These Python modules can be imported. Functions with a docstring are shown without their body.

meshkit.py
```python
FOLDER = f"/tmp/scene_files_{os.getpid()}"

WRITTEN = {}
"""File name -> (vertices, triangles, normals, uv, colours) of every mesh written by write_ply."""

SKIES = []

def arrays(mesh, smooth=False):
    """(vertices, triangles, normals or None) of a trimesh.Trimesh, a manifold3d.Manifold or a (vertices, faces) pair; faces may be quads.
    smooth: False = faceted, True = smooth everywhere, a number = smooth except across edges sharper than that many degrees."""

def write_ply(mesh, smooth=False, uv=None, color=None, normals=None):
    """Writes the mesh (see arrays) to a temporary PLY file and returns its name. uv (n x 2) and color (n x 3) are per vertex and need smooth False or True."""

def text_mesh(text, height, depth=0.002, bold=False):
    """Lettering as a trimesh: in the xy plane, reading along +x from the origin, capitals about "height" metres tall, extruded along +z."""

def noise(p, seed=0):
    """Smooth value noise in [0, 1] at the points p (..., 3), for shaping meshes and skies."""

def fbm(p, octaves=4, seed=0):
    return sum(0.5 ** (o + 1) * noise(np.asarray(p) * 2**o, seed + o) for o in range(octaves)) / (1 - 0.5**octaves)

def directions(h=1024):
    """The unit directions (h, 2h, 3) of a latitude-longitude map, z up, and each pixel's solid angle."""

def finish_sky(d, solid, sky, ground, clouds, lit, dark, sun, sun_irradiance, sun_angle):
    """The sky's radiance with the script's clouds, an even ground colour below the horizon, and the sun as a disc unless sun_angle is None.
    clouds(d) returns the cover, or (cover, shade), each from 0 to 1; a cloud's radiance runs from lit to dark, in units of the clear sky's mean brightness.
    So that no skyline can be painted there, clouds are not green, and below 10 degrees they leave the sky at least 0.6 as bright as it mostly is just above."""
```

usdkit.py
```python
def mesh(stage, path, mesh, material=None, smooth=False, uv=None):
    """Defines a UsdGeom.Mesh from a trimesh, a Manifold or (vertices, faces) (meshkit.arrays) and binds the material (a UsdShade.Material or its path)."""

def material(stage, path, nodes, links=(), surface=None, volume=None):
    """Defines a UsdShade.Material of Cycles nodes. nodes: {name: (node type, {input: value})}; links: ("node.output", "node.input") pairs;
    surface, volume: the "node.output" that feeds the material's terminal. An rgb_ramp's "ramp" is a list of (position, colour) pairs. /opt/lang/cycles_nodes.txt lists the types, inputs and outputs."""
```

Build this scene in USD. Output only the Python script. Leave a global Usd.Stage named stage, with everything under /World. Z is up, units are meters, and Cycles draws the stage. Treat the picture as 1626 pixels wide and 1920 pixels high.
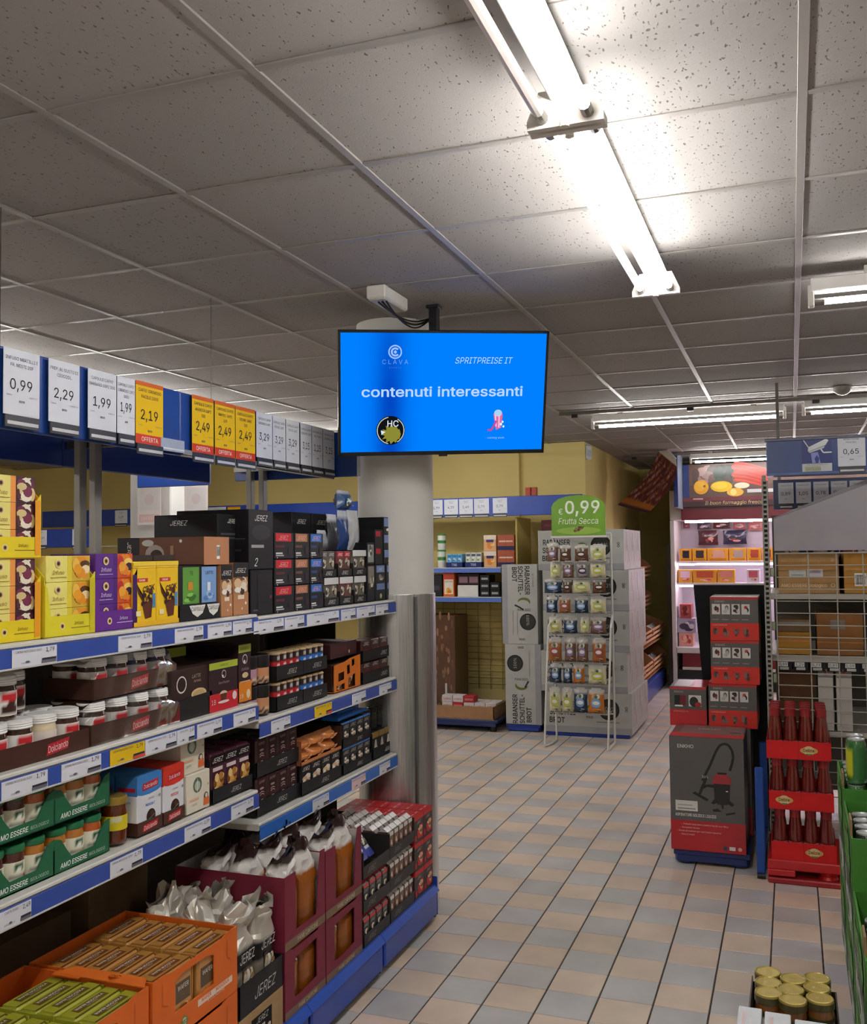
import math, random
import numpy as np, trimesh, usdkit, meshkit
from pxr import Usd, UsdGeom, UsdShade, Sdf, Gf, Vt
from shapely.geometry import Polygon

stage = Usd.Stage.CreateInMemory()
UsdGeom.SetStageUpAxis(stage, 'Z'); UsdGeom.SetStageMetersPerUnit(stage, 1.0)
W = '/World'
UsdGeom.Xform.Define(stage, W); stage.SetDefaultPrim(stage.GetPrimAtPath(W))
UsdGeom.Scope.Define(stage, W + '/Looks')

# ---------------------------------------------------------------- camera, exposure, lights
F_PX, YAW, PITCH, ROLL, EYE = 1819.1, .3531, .0426, -.0121, 1.674
EXPOSURE = 0.0
TUBE, FAR_TUBE, COOL = 52.0, 58.0, 22.0          # strength of the fluorescent tubes and of the tubes in the cold cabinet
cam = UsdGeom.Camera.Define(stage, W + '/camera')
cam.CreateHorizontalApertureAttr(36.0); cam.CreateFocalLengthAttr(36.0 * F_PX / 1626)
cam.CreateExposureAttr(EXPOSURE); cam.CreateClippingRangeAttr(Gf.Vec2f(0.05, 200))
_f = np.array([-math.sin(YAW) * math.cos(PITCH), math.cos(YAW) * math.cos(PITCH), math.sin(PITCH)])
_r = np.array([math.cos(YAW), math.sin(YAW), 0]); _u = np.cross(_r, _f)
_r, _u = _r * math.cos(ROLL) + _u * math.sin(ROLL), -_r * math.sin(ROLL) + _u * math.cos(ROLL)
cam.AddTransformOp().Set(Gf.Matrix4d(*_r, 0, *_u, 0, *(-_f), 0, 0, 0, EYE, 1))

# ---------------------------------------------------------------- helpers
def C(h):
    if not isinstance(h, str): return tuple(h)
    h = h.lstrip('#'); s = [int(h[i:i + 2], 16) / 255 for i in (0, 2, 4)]
    return tuple(x / 12.92 if x <= .04045 else ((x + .055) / 1.055) ** 2.4 for x in s)

USED = {}
def numbered(parent, name):
    k = (parent, name); n = USED.get(k, -1) + 1; USED[k] = n
    return f'{parent}/{name}' + (f'_{n:03d}' if n else '')

def tag(p, label=None, cat=None, group=None, kind=None):
    p = p.GetPrim() if hasattr(p, 'GetPrim') else p
    for k, v in (('label', label), ('category', cat), ('group', group), ('kind', kind)):
        if v: p.SetCustomDataByKey(k, v)
    return p

def thing(name, label, cat, loc=(0, 0, 0), rz=0, group=None, kind=None):
    x = UsdGeom.Xform.Define(stage, numbered(W, name))
    x.AddTranslateOp().Set(Gf.Vec3d(*map(float, loc))); x.AddRotateZOp().Set(float(rz))
    return tag(x.GetPrim(), label, cat, group, kind)

class MB:
    """collects coloured pieces of one mesh"""
    def __init__(s): s.v, s.f, s.c, s.n = [], [], [], 0
    def add(s, v, f, col):
        v = np.asarray(v, float).reshape(-1, 3); f = np.asarray(f, int)
        if f.shape[1] == 4: f = np.vstack([f[:, [0, 1, 2]], f[:, [0, 2, 3]]])
        s.v.append(v); s.f.append(f + s.n); s.n += len(v)
        col = np.asarray(col, float)
        s.c.append(np.broadcast_to(col, (len(v), 3)) if col.ndim == 1 else col)
        return s
    def tm(s, m, col): return s.add(m.vertices, m.faces, C(col))
    def box(s, x0, x1, y0, y1, z0, z1, col, b=0.0):
        x0, x1 = sorted((x0, x1)); y0, y1 = sorted((y0, y1)); z0, z1 = sorted((z0, z1))
        b = min(b, .45 * min(x1 - x0, y1 - y0, z1 - z0))
        if b <= 0:
            v = [(x, y, z) for x in (x0, x1) for y in (y0, y1) for z in (z0, z1)]
            f = [(0, 1, 3, 2), (4, 6, 7, 5), (0, 4, 5, 1), (2, 3, 7, 6), (0, 2, 6, 4), (1, 5, 7, 3)]
            return s.add(v, f, C(col))
        v, F = [], []
        lo, hi = (x0, y0, z0), (x1, y1, z1)
        idx = {}
        for sx in (0, 1):
            for sy in (0, 1):
                for sz in (0, 1):
                    sg = (sx, sy, sz)
                    for a in range(3):
                        p = [hi[k] - b if sg[k] else lo[k] + b for k in range(3)]
                        p[a] = hi[a] if sg[a] else lo[a]
                        idx[(sg, a)] = len(v); v.append(p)
        for a in range(3):
            o, q = [k for k in range(3) if k != a]
            for sa in (0, 1):
                ring = []
                for so, sq in ((0, 0), (1, 0), (1, 1), (0, 1)):
                    sg = [0, 0, 0]; sg[a] = sa; sg[o] = so; sg[q] = sq; ring.append(idx[(tuple(sg), a)])
                flip = (sa == 1) != (a != 1)
                F.append(ring[::-1] if flip else ring)
        for a in range(3):
            o, q = [k for k in range(3) if k != a]
            for so in (0, 1):
                for sq in (0, 1):
                    s0 = [0, 0, 0]; s0[o] = so; s0[q] = sq; s1 = list(s0); s1[a] = 1
                    ring = [idx[(tuple(s0), o)], idx[(tuple(s1), o)], idx[(tuple(s1), q)], idx[(tuple(s0), q)]]
                    F.append(ring)
        f = [(r[0], r[1], r[2]) for r in F] + [(r[0], r[2], r[3]) for r in F]
        for sg in [(i, j, k) for i in (0, 1) for j in (0, 1) for k in (0, 1)]:
            f.append(tuple(idx[(sg, a)] for a in range(3)))
        v = np.array(v); f = np.array(f); c = v.mean(0)
        nn = np.cross(v[f[:, 1]] - v[f[:, 0]], v[f[:, 2]] - v[f[:, 0]]); cc = v[f].mean(1) - c
        bad = (nn * cc).sum(1) < 0; f[bad] = f[bad][:, ::-1]
        return s.add(v, f, C(col))
    def lathe(s, prof, col, at=(0, 0, 0), n=20, cols=None):
        """prof: (radius, z) pairs from bottom to top"""
        a = np.linspace(0, 2 * np.pi, n, endpoint=False); k = len(prof)
        v = [(r * math.cos(t) + at[0], r * math.sin(t) + at[1], z + at[2]) for r, z in prof for t in a]
        f = [(i * n + j, i * n + (j + 1) % n, (i + 1) * n + (j + 1) % n, (i + 1) * n + j) for i in range(k - 1) for j in range(n)]
        v.append((at[0], at[1], prof[0][1] + at[2])); v.append((at[0], at[1], prof[-1][1] + at[2]))
        t = [(k * n, (j + 1) % n, j) for j in range(n)] + [(k * n + 1, (k - 1) * n + j, (k - 1) * n + (j + 1) % n) for j in range(n)]
        f = np.array(f); f = np.vstack([f[:, [0, 1, 2]], f[:, [0, 2, 3]], np.array(t)])
        if cols is None: cc = C(col)
        else: cc = np.vstack([np.repeat(np.array([C(x) for x in cols]), n, 0), [C(cols[0])], [C(cols[-1])]])
        return s.add(v, f, cc)
    def tube(s, pts, r, col, n=8):
        pts = np.asarray(pts, float); m = len(pts)
        tg = np.gradient(pts, axis=0); tg /= np.linalg.norm(tg, axis=1)[:, None]
        ref = np.array([0, 0, 1.]) if abs(tg[0][2]) < .9 else np.array([1., 0, 0])
        v = []
        for p, t in zip(pts, tg):
            u = ref - t * (ref @ t)
            if np.linalg.norm(u) < 1e-6: u = np.array([0, 1., 0])
            u /= np.linalg.norm(u); ref = u; w = np.cross(t, u)
            v += [p + r * (math.cos(q) * u + math.sin(q) * w) for q in np.linspace(0, 2 * np.pi, n, endpoint=False)]
        f = [(i * n + j, i * n + (j + 1) % n, (i + 1) * n + (j + 1) % n, (i + 1) * n + j) for i in range(m - 1) for j in range(n)]
        v += [pts[0], pts[-1]]; f = np.array(f)
        t = [(m * n, (j + 1) % n, j) for j in range(n)] + [(m * n + 1, (m - 1) * n + j, (m - 1) * n + (j + 1) % n) for j in range(n)]
        return s.add(v, np.vstack([f[:, [0, 1, 2]], f[:, [0, 2, 3]], np.array(t)]), C(col))
    def bar(s, a, b, r, col, n=8):
        a, b = np.array(a, float), np.array(b, float)
        return s.tube([a, a + (b - a) * .5, b], r, col, n)
    def prism(s, poly, t, o, u, v, col):
        """outline in (u, v) extruded by t along u x v from o"""
        u, v, o = np.array(u, float), np.array(v, float), np.array(o, float); n = np.cross(u, v)
        m = trimesh.creation.extrude_polygon(poly if isinstance(poly, Polygon) else Polygon(poly), t, engine='earcut')
        p = m.vertices; return s.add(o + p[:, :1] * u + p[:, 1:2] * v + p[:, 2:] * n, m.faces, C(col))
    def build(s, name, m, parent=None, smooth=False, label=None, kind=None):
        path = numbered(str(parent.GetPath()) if parent else W, name)
        v, f, c = np.vstack(s.v), np.vstack(s.f), np.vstack(s.c)
        if smooth:
            tm = trimesh.Trimesh(v, f, process=False)
            sm = math.radians(smooth if smooth is not True else 180)
            fn = np.cross(v[f[:, 1]] - v[f[:, 0]], v[f[:, 2]] - v[f[:, 0]])
            ln = np.linalg.norm(fn, axis=1, keepdims=True); fu = fn / np.maximum(ln, 1e-12)
            nv, nf, cs = v[f].reshape(-1, 3), np.arange(len(f) * 3).reshape(-1, 3), c[f].reshape(-1, 3)
            key = f.ravel(); order = np.argsort(key, kind='stable'); nn = np.zeros((len(key), 3))
            starts = np.r_[0, np.nonzero(np.diff(key[order]))[0] + 1, len(key)]
            for a, b in zip(starts[:-1], starts[1:]):
                ids = order[a:b]; fi = ids // 3; U = fu[fi]
                w = (U @ U.T > math.cos(sm)).astype(float); q = w @ fn[fi]
                nn[ids] = q / np.maximum(np.linalg.norm(q, axis=1, keepdims=True), 1e-12)
            v, f, c = nv, nf, cs
        p = UsdGeom.Mesh.Define(stage, path)
        p.CreatePointsAttr(Vt.Vec3fArray.FromNumpy(v.astype(np.float32)))
        p.CreateFaceVertexCountsAttr(Vt.IntArray.FromNumpy(np.full(len(f), 3, np.int32)))
        p.CreateFaceVertexIndicesAttr(Vt.IntArray.FromNumpy(f.astype(np.int32).ravel()))
        p.CreateSubdivisionSchemeAttr('none')
        if smooth:
            p.CreateNormalsAttr(Vt.Vec3fArray.FromNumpy(nn.astype(np.float32))); p.SetNormalsInterpolation('vertex')
        UsdGeom.PrimvarsAPI(p).CreatePrimvar('Cd', Sdf.ValueTypeNames.Color3fArray, 'vertex').Set(Vt.Vec3fArray.FromNumpy(c.astype(np.float32)))
        UsdShade.MaterialBindingAPI.Apply(p.GetPrim()).Bind(m)
        return tag(p.GetPrim(), label=label, kind=kind)

# flat print on a face ------------------------------------------------------
TXT = {}
def flat_text(t, bold):
    k = (t, bold)
    if k not in TXT:
        m = meshkit.text_mesh(t, 1.0, .1, bold)
        v, f = m.vertices, m.faces
        f = f[(v[f][:, :, 2] > .05).all(1)]
        ids, inv = np.unique(f.ravel(), return_inverse=True)
        TXT[k] = (v[ids][:, :2], inv.reshape(-1, 3))
    return TXT[k]

class Face:
    """a printed face: o is its lower left corner, u to the right, v up; art in fractions of width and height"""
    def __init__(s, o, u, v, w, h, lift=.00035):
        s.o, s.u, s.v, s.w, s.h, s.l = np.array(o, float), np.array(u, float), np.array(v, float), w, h, lift
        s.n = np.cross(s.u, s.v); s.pic, s.txt, s.k = MB(), MB(), 0
    def P(s, q, flat=False):
        q = np.asarray(q, float)
        return s.o + q[:, :1] * s.w * s.u + q[:, 1:2] * s.h * s.v + s.n * (s.l * (1 + .45 * s.k))
    def poly(s, q, col, mb=None):
        n = len(q); (mb or s.pic).add(s.P(q), [(0, i, i + 1) for i in range(1, n - 1)], C(col)); s.k += 1
    def draw(s, art):
        for a in art:
            k = a[0]
            if k == 'r': _, x0, y0, x1, y1, c = a; s.poly([(x0, y0), (x1, y0), (x1, y1), (x0, y1)], c)
            elif k == 'c':
                _, x, y, r, c = a[:5]; n = a[5] if len(a) > 5 else 16
                s.poly([(x + r * s.h / s.w * math.cos(t), y + r * math.sin(t)) for t in np.linspace(0, 2 * np.pi, n, endpoint=False)], c)
            elif k == 'e':
                _, x, y, rx, ry, c = a; s.poly([(x + rx * math.cos(t), y + ry * math.sin(t)) for t in np.linspace(0, 2 * np.pi, 14, endpoint=False)], c)
            elif k == 'p': s.poly(a[1], a[2])
            elif k == 'l':                                   # stroke: points, half width (fraction of height), colour
                _, pts, hw, c = a
                for (x0, y0), (x1, y1) in zip(pts[:-1], pts[1:]):
                    dx, dy = (x1 - x0) * s.w, (y1 - y0) * s.h; L = math.hypot(dx, dy) or 1
                    ex, ey = -dy / L * hw * s.h / s.w, dx / L * hw
                    s.poly([(x0 + ex, y0 + ey), (x0 - ex, y0 - ey), (x1 - ex, y1 - ey), (x1 + ex, y1 + ey)], c)
            elif k == 'b':                                   # a food picture: blotches inside a rectangle
                _, x0, y0, x1, y1, cols, n, seed = a[:8]; R = random.Random(seed); sz = a[8] if len(a) > 8 else .22
                for i in range(n):
                    rx, ry = (x1 - x0) * sz * R.uniform(.5, 1), (y1 - y0) * sz * R.uniform(.5, 1)
                    cx, cy = R.uniform(x0 + rx, x1 - rx), R.uniform(y0 + ry, y1 - ry); t0 = R.random() * 3
                    s.poly([(cx + rx * math.cos(t), cy + ry * math.sin(t)) for t in np.linspace(t0, t0 + 2 * np.pi, 9, endpoint=False)], cols[i % len(cols)])
                    s.k -= .7
            elif k == 't':                                   # text, centre u, v, cap height, colour, options
                _, t, x, y, hh, c = a[:6]; o = a[6] if len(a) > 6 else {}
                v, f = flat_text(t, o.get('bold', False)); v = v.copy()
                v = v * hh * s.h; v[:, 0] += v[:, 1] * o.get('slant', 0)
                wd = v[:, 0].max() - v[:, 0].min(); mx = o.get('maxw', 9) * s.w
                if wd > mx or o.get('fit'): v[:, 0] *= mx / wd
                v[:, 0] -= (v[:, 0].max() + v[:, 0].min()) / 2; v[:, 1] -= hh * s.h / 2
                r = math.radians(o.get('rot', 0)); cr, sr = math.cos(r), math.sin(r)
                v = np.stack([v[:, 0] * cr - v[:, 1] * sr, v[:, 0] * sr + v[:, 1] * cr], 1)
                s.k += 1
                s.txt.add(s.o + s.u * (x * s.w) + s.v * (y * s.h) + v[:, :1] * s.u + v[:, 1:] * s.v + s.n * (s.l * (1 + .45 * s.k)), f, C(c))
        return s
    def build(s, parent, m, name='print'):
        if s.pic.v: s.pic.build(name if name.endswith('print') else name + '_print', m, parent)
        if s.txt.v: s.txt.build('lettering', m, parent)

def front(w, h, x=0.0, y0=None, z0=0.0): return Face((x, -w / 2 if y0 is None else y0, z0), (0, 1, 0), (0, 0, 1), w, h)
def side(d, h, y, z0=0.0): return Face((-d / 2, y, z0), (1, 0, 0), (0, 0, 1), d, h)           # the -Y face
def top(w, d, z): return Face((d / 2, -w / 2, z), (0, 1, 0), (-1, 0, 0), w, d)

def bars(u0, v0, u1, v1, n=9, col='#111111', vert=True, seed=1):
    R = random.Random(seed); out = [('r', u0, v0, u1, v1, '#efeeea')]
    for i in range(n):
        a = u0 + (u1 - u0) * (.08 + .86 * i / n); w = (u1 - u0) / n * R.uniform(.25, .6)
        out.append(('r', a, v0 + .12 * (v1 - v0), a + w, v1 - .12 * (v1 - v0), col))
    return out

PROTO = {}
def put(key, build, name, label, cat, loc, rz=0, group=None):
    """the first of a kind is built, later ones are instances of it with a label of their own"""
    if key not in PROTO:
        t = thing(name, label, cat, loc, rz, group); build(t); PROTO[key] = t; return t
    t = thing(name, label, cat, loc, rz, group)
    t.GetReferences().AddInternalReference(PROTO[key].GetPath()); t.SetInstanceable(True)
    return t

ORD = 'first second third fourth fifth sixth seventh eighth ninth tenth eleventh twelfth thirteenth fourteenth fifteenth sixteenth seventeenth eighteenth nineteenth twentieth'.split()
def nth(i): return ORD[i]

def carton(w, h, d, col, fr=(), si=(), to=(), m=None, b=.002, sr=()):
    """a printed carton, base centre at the origin, front towards +x"""
    def go(t):
        MB().box(-d / 2, d / 2, -w / 2, w / 2, 0, h, col, b).build('carton', m or M['card'], t)
        if fr: front(w, h, d / 2).draw(fr).build(t, m or M['card'], 'front_print')
        if si: side(d, h, -w / 2).draw(si).build(t, m or M['card'], 'side_print')
        if sr: Face((d / 2, w / 2, 0), (-1, 0, 0), (0, 0, 1), d, h).draw(sr).build(t, m or M['card'], 'end_print')
        if to: top(w, d, h).draw(to).build(t, m or M['card'], 'top_print')
    return go

def onshelf(rect, X, z, gap=.0015):
    """(width, height, centre y) of a measured front on the plane x = X, standing at z"""
    y0, y1, z0, z1 = rect
    return y1 - y0 - 2 * gap, z1 - z, (y0 + y1) / 2
# ---------------------------------------------------------------- materials
def paint(name, rough, spec=.5, metal=0.0, var=.06, scale=9.0, bump=0.0, bscale=60.0, coat=0.0):
    n = {'a': ('attribute', {'attribute': 'Cd'}), 'tc': ('texture_coordinate', {}),
         'n': ('noise_texture', {'scale': scale, 'detail': 3.0}),
         'mr': ('map_range', {'from_min': .3, 'from_max': .7, 'to_min': 1 - var, 'to_max': 1 + var}),
         'mx': ('vector_math', {'math_type': 'scale'}),
         'p': ('principled_bsdf', {'roughness': rough, 'specular_ior_level': spec, 'metallic': metal, 'coat_weight': coat})}
    l = [('tc.object', 'n.vector'), ('n.fac', 'mr.value'), ('a.vector', 'mx.vector1'), ('mr.result', 'mx.scale'), ('mx.vector', 'p.base_color')]
    if bump:
        n['bn'] = ('noise_texture', {'scale': bscale, 'detail': 3.0}); n['bp'] = ('bump', {'strength': bump, 'distance': .004})
        l += [('tc.object', 'bn.vector'), ('bn.fac', 'bp.height'), ('bp.normal', 'p.normal')]
    return usdkit.material(stage, f'{W}/Looks/{name}', n, l, surface='p.BSDF')

M = {'card': paint('printed_card', .5, .35), 'gloss': paint('gloss_print', .28, .5), 'kraft': paint('kraft_card', .75, .2, var=.1, scale=14),
     'matte': paint('matte_paint', .7, .3), 'foil': paint('foil', .34, .5, .45, bump=.5, bscale=26), 'metal': paint('bare_metal', .4, .5, .85),
     'steel': paint('painted_steel', .4, .4, var=.03), 'plastic': paint('plastic', .35, .5), 'film': paint('film_bag', .22, .6, bump=.35, bscale=40),
     'paper': paint('paper', .6, .3, var=.03), 'wall': paint('yellow_wall_paint', .8, .2, var=.05, scale=1.3, bump=.15, bscale=120)}
def attr_emit(name, strength):
    return usdkit.material(stage, f'{W}/Looks/{name}', {'a': ('attribute', {'attribute': 'Cd'}), 'e': ('emission', {'strength': strength})}, [('a.color', 'e.color')], surface='e.emission')
M['tube'] = attr_emit('fluorescent_tube', TUBE); M['fartube'] = attr_emit('fluorescent_tube_far', FAR_TUBE); M['cool'] = attr_emit('cabinet_tube', COOL)
M['screen'] = attr_emit('lit_screen', 1.0)
M['glass'] = usdkit.material(stage, f'{W}/Looks/clear_film', {'g': ('glossy_bsdf', {'roughness': .12, 'color': (1, 1, 1)}), 't': ('transparent_bsdf', {'color': (.93, .93, .93)}),
    'f': ('fresnel', {'IOR': 1.22}), 'm': ('mix_closure', {})}, [('f.fac', 'm.fac'), ('t.BSDF', 'm.closure1'), ('g.BSDF', 'm.closure2')], surface='m.closure')
M['jar'] = usdkit.material(stage, f'{W}/Looks/jar_glass', {'a': ('attribute', {'attribute': 'Cd'}), 'p': ('principled_bsdf', {'roughness': .08, 'coat_weight': .6, 'specular_ior_level': .6})}, [('a.color', 'p.base_color')], surface='p.BSDF')
def ceiling_material():
    n = {'g': ('geometry', {}), 'mp': ('mapping', {'scale': (1.0, .45, 1)}), 'v': ('noise_texture', {'scale': 118.0, 'detail': 1.5, 'roughness': .5}),
         'r': ('map_range', {'from_min': .29, 'from_max': .345, 'to_min': 0.0, 'to_max': 1.0, 'clamp': True}),
         'n2': ('noise_texture', {'scale': 190.0, 'detail': 2.0}), 'oi': ('object_info', {}),
         'tone': ('map_range', {'from_min': 0, 'from_max': 1, 'to_min': .93, 'to_max': 1.05}),
         'mx': ('mix', {'color1': (.14, .125, .115), 'color2': (.32, .30, .285)}), 'sc': ('vector_math', {'math_type': 'scale'}),
         'bp': ('bump', {'strength': .5, 'distance': .004}), 'bp2': ('bump', {'strength': .25, 'distance': .002}), 'p': ('principled_bsdf', {'roughness': .9, 'specular_ior_level': .15})}
    l = [('g.position', 'mp.vector'), ('mp.vector', 'v.vector'), ('v.fac', 'r.value'), ('r.result', 'mx.fac'), ('mx.color', 'sc.vector1'), ('oi.random', 'tone.value'), ('tone.result', 'sc.scale'),
         ('sc.vector', 'p.base_color'), ('r.result', 'bp.height'), ('g.position', 'n2.vector'), ('n2.fac', 'bp2.height'), ('bp.normal', 'bp2.normal'), ('bp2.normal', 'p.normal')]
    return usdkit.material(stage, f'{W}/Looks/fissured_ceiling_panel', n, l, surface='p.BSDF')
M['ceil'] = ceiling_material()
def tile_material(name, a, b):
    n = {'oi': ('object_info', {}), 'a': ('attribute', {'attribute': 'Cd'}), 'g': ('geometry', {}), 'n': ('noise_texture', {'scale': 5.0, 'detail': 5.0}), 'n2': ('noise_texture', {'scale': 1.1, 'detail': 2.0}),
         'mr': ('map_range', {'from_min': .3, 'from_max': .7, 'to_min': .9, 'to_max': 1.08}), 'm2': ('map_range', {'from_min': .3, 'from_max': .7, 'to_min': .24, 'to_max': .42}),
         'mx': ('vector_math', {'math_type': 'scale'}), 'p': ('principled_bsdf', {'specular_ior_level': .45})}
    l = [('g.position', 'n.vector'), ('g.position', 'n2.vector'), ('n.fac', 'mr.value'), ('a.vector', 'mx.vector1'), ('mr.result', 'mx.scale'), ('mx.vector', 'p.base_color'), ('n2.fac', 'm2.value'), ('m2.result', 'p.roughness')]
    return usdkit.material(stage, f'{W}/Looks/{name}', n, l, surface='p.BSDF')
M['tile'] = tile_material('glazed_floor_tile', None, None)
M['clad'] = usdkit.material(stage, f'{W}/Looks/brushed_cladding', {'g': ('geometry', {}), 'mp': ('mapping', {'scale': (60, 60, 1.5)}), 'n': ('noise_texture', {'scale': 2.0, 'detail': 4.0}),
    'mr': ('map_range', {'from_min': .3, 'from_max': .7, 'to_min': .26, 'to_max': .44}), 'p': ('principled_bsdf', {'metallic': .9, 'base_color': (.50, .50, .50)})},
    [('g.position', 'mp.vector'), ('mp.vector', 'n.vector'), ('n.fac', 'mr.value'), ('mr.result', 'p.roughness')], surface='p.BSDF')

# ---------------------------------------------------------------- the room
XL, XR, YB, YF, ZC = -9.3, 4.6, -4.2, 14.6, 2.80
def struct(name):
    x = UsdGeom.Xform.Define(stage, f'{W}/{name}'); return tag(x.GetPrim(), kind='structure')
RT = random.Random(5)
floor = struct('floor')
MB().box(XL, XR, YB, YF, -.12, -.004, '#4b423e').build('grout_bed', M['matte'], floor)
TX, TY, TS = -1.5241, 3.299, .20
def tile_colour(i, j):
    base = np.array(C('#c3bfbd') if (i + j) % 2 == 0 else C('#dbc6b2'))
    return base * RT.uniform(.93, 1.05) * np.array([RT.uniform(.98, 1.02), 1, RT.uniform(.98, 1.02)])
def put_tile(mb, i, j, b):
    x, y = TX + i * TS, TY + j * TS
    gx, gy = .0032, .0018
    mb.box(x + gx, x + TS - gx, y + gy, y + TS - gy, -.012, 0, tile_colour(i, j), b)
def tile_seen(i, j):
    x, y = TX + i * TS, TY + j * TS
    if y < 2.5 or y > 8.6: return False
    if y < 4.2: return -1.75 < x < .15
    if y < 5.2: return -1.85 < x < .15
    return -(x + .1) < .2885 * y + .25 and x < -.2
far = MB(); n_t = 0
for j in range(int((YB - TY) / TS) - 1, int((YF - TY) / TS) + 1):
    for i in range(int((XL - TX) / TS) - 1, int((XR - TX) / TS) + 1):
        x, y = TX + i * TS, TY + j * TS
        if x < XL or x + TS > XR or y < YB or y + TS > YF: continue
        if tile_seen(i, j) and n_t < 300:
            m = MB(); put_tile(m, i, j, .0015); m.build('tile', M['tile'], floor); n_t += 1
        elif -6 < x < 2 and y > 2: put_tile(far, i, j, 0)
        else: put_tile(far, i, j, 0)
far.build('tile_field', M['tile'], floor, kind='stuff')

ceiling = struct('ceiling')
MB().box(XL, XR, YB, YF, ZC + .03, ZC + .12, '#b8b2ad').build('slab', M['matte'], ceiling)
GX, GY, GS = -1.1463, 1.9306, .60
farc = MB(); k = 0
def panel(mb, i, j, dz=0):
    x, y = GX + i * GS, GY + j * GS
    mb.box(x + .009, x + GS - .009, y + .009, y + GS - .009, ZC + .004 + dz, ZC + .02 + dz, '#ffffff')
for j in range(int((YB - GY) / GS), int((YF - GY) / GS)):
    for i in range(int((XL - GX) / GS), int((XR - GX) / GS)):
        y = GY + j * GS; x = GX + i * GS
        if y > 1.0 and y < 12 and -.45 * y - 3.0 < x < .17 * y + .5:
            m = MB(); panel(m, i, j, RT.uniform(-.0015, .002)); m.build('ceiling_panel', M['ceil'], ceiling); k += 1
        else: panel(farc, i, j)
farc.build('panel_field', M['ceil'], ceiling, kind='stuff')
for i in range(int((XL - GX) / GS), int((XR - GX) / GS) + 1):
    x = GX + i * GS; mb = MB().box(x - .012, x + .012, YB, YF, ZC - .001, ZC + .006, '#8f8a85', .001).box(x - .003, x + .003, YB, YF, ZC + .003, ZC + .03, '#8f8a85')
    mb.build('grid_runner', M['steel'], ceiling)
for j in range(int((YB - GY) / GS), int((YF - GY) / GS) + 1):
    y = GY + j * GS; MB().box(XL, XR, y - .012, y + .012, ZC, ZC + .005, '#8a8580', .001).build('cross_runner', M['steel'], ceiling)

YEL = '#d8c480'
def wall(name, *b, col=YEL):
    w = struct(name); MB().box(*b, col).build('wall_face', M['wall'], w); return w
wall('wall_back', XL, -2.655, 9.80, 9.98, 0, ZC + .03)
wall('wall_step', -2.655, -1.97, 9.86, 10.0, 0, ZC + .03)
wall('wall_side', -2.15, -1.97, 10.0, 13.6, 0, ZC + .03)
wall('wall_far', -2.15, XR, 13.6, 13.78, 0, ZC + .03, col='#b8ab66')
wall('wall_left', XL - .15, XL, YB, 9.98, 0, ZC + .03)
wall('wall_right', XR, XR + .15, YB, 13.78, 0, ZC + .03, col='#d8d2c4')
wall('wall_rear', XL, XR, YB - .15, YB, 0, ZC + .03, col='#d8d2c4')

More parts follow.
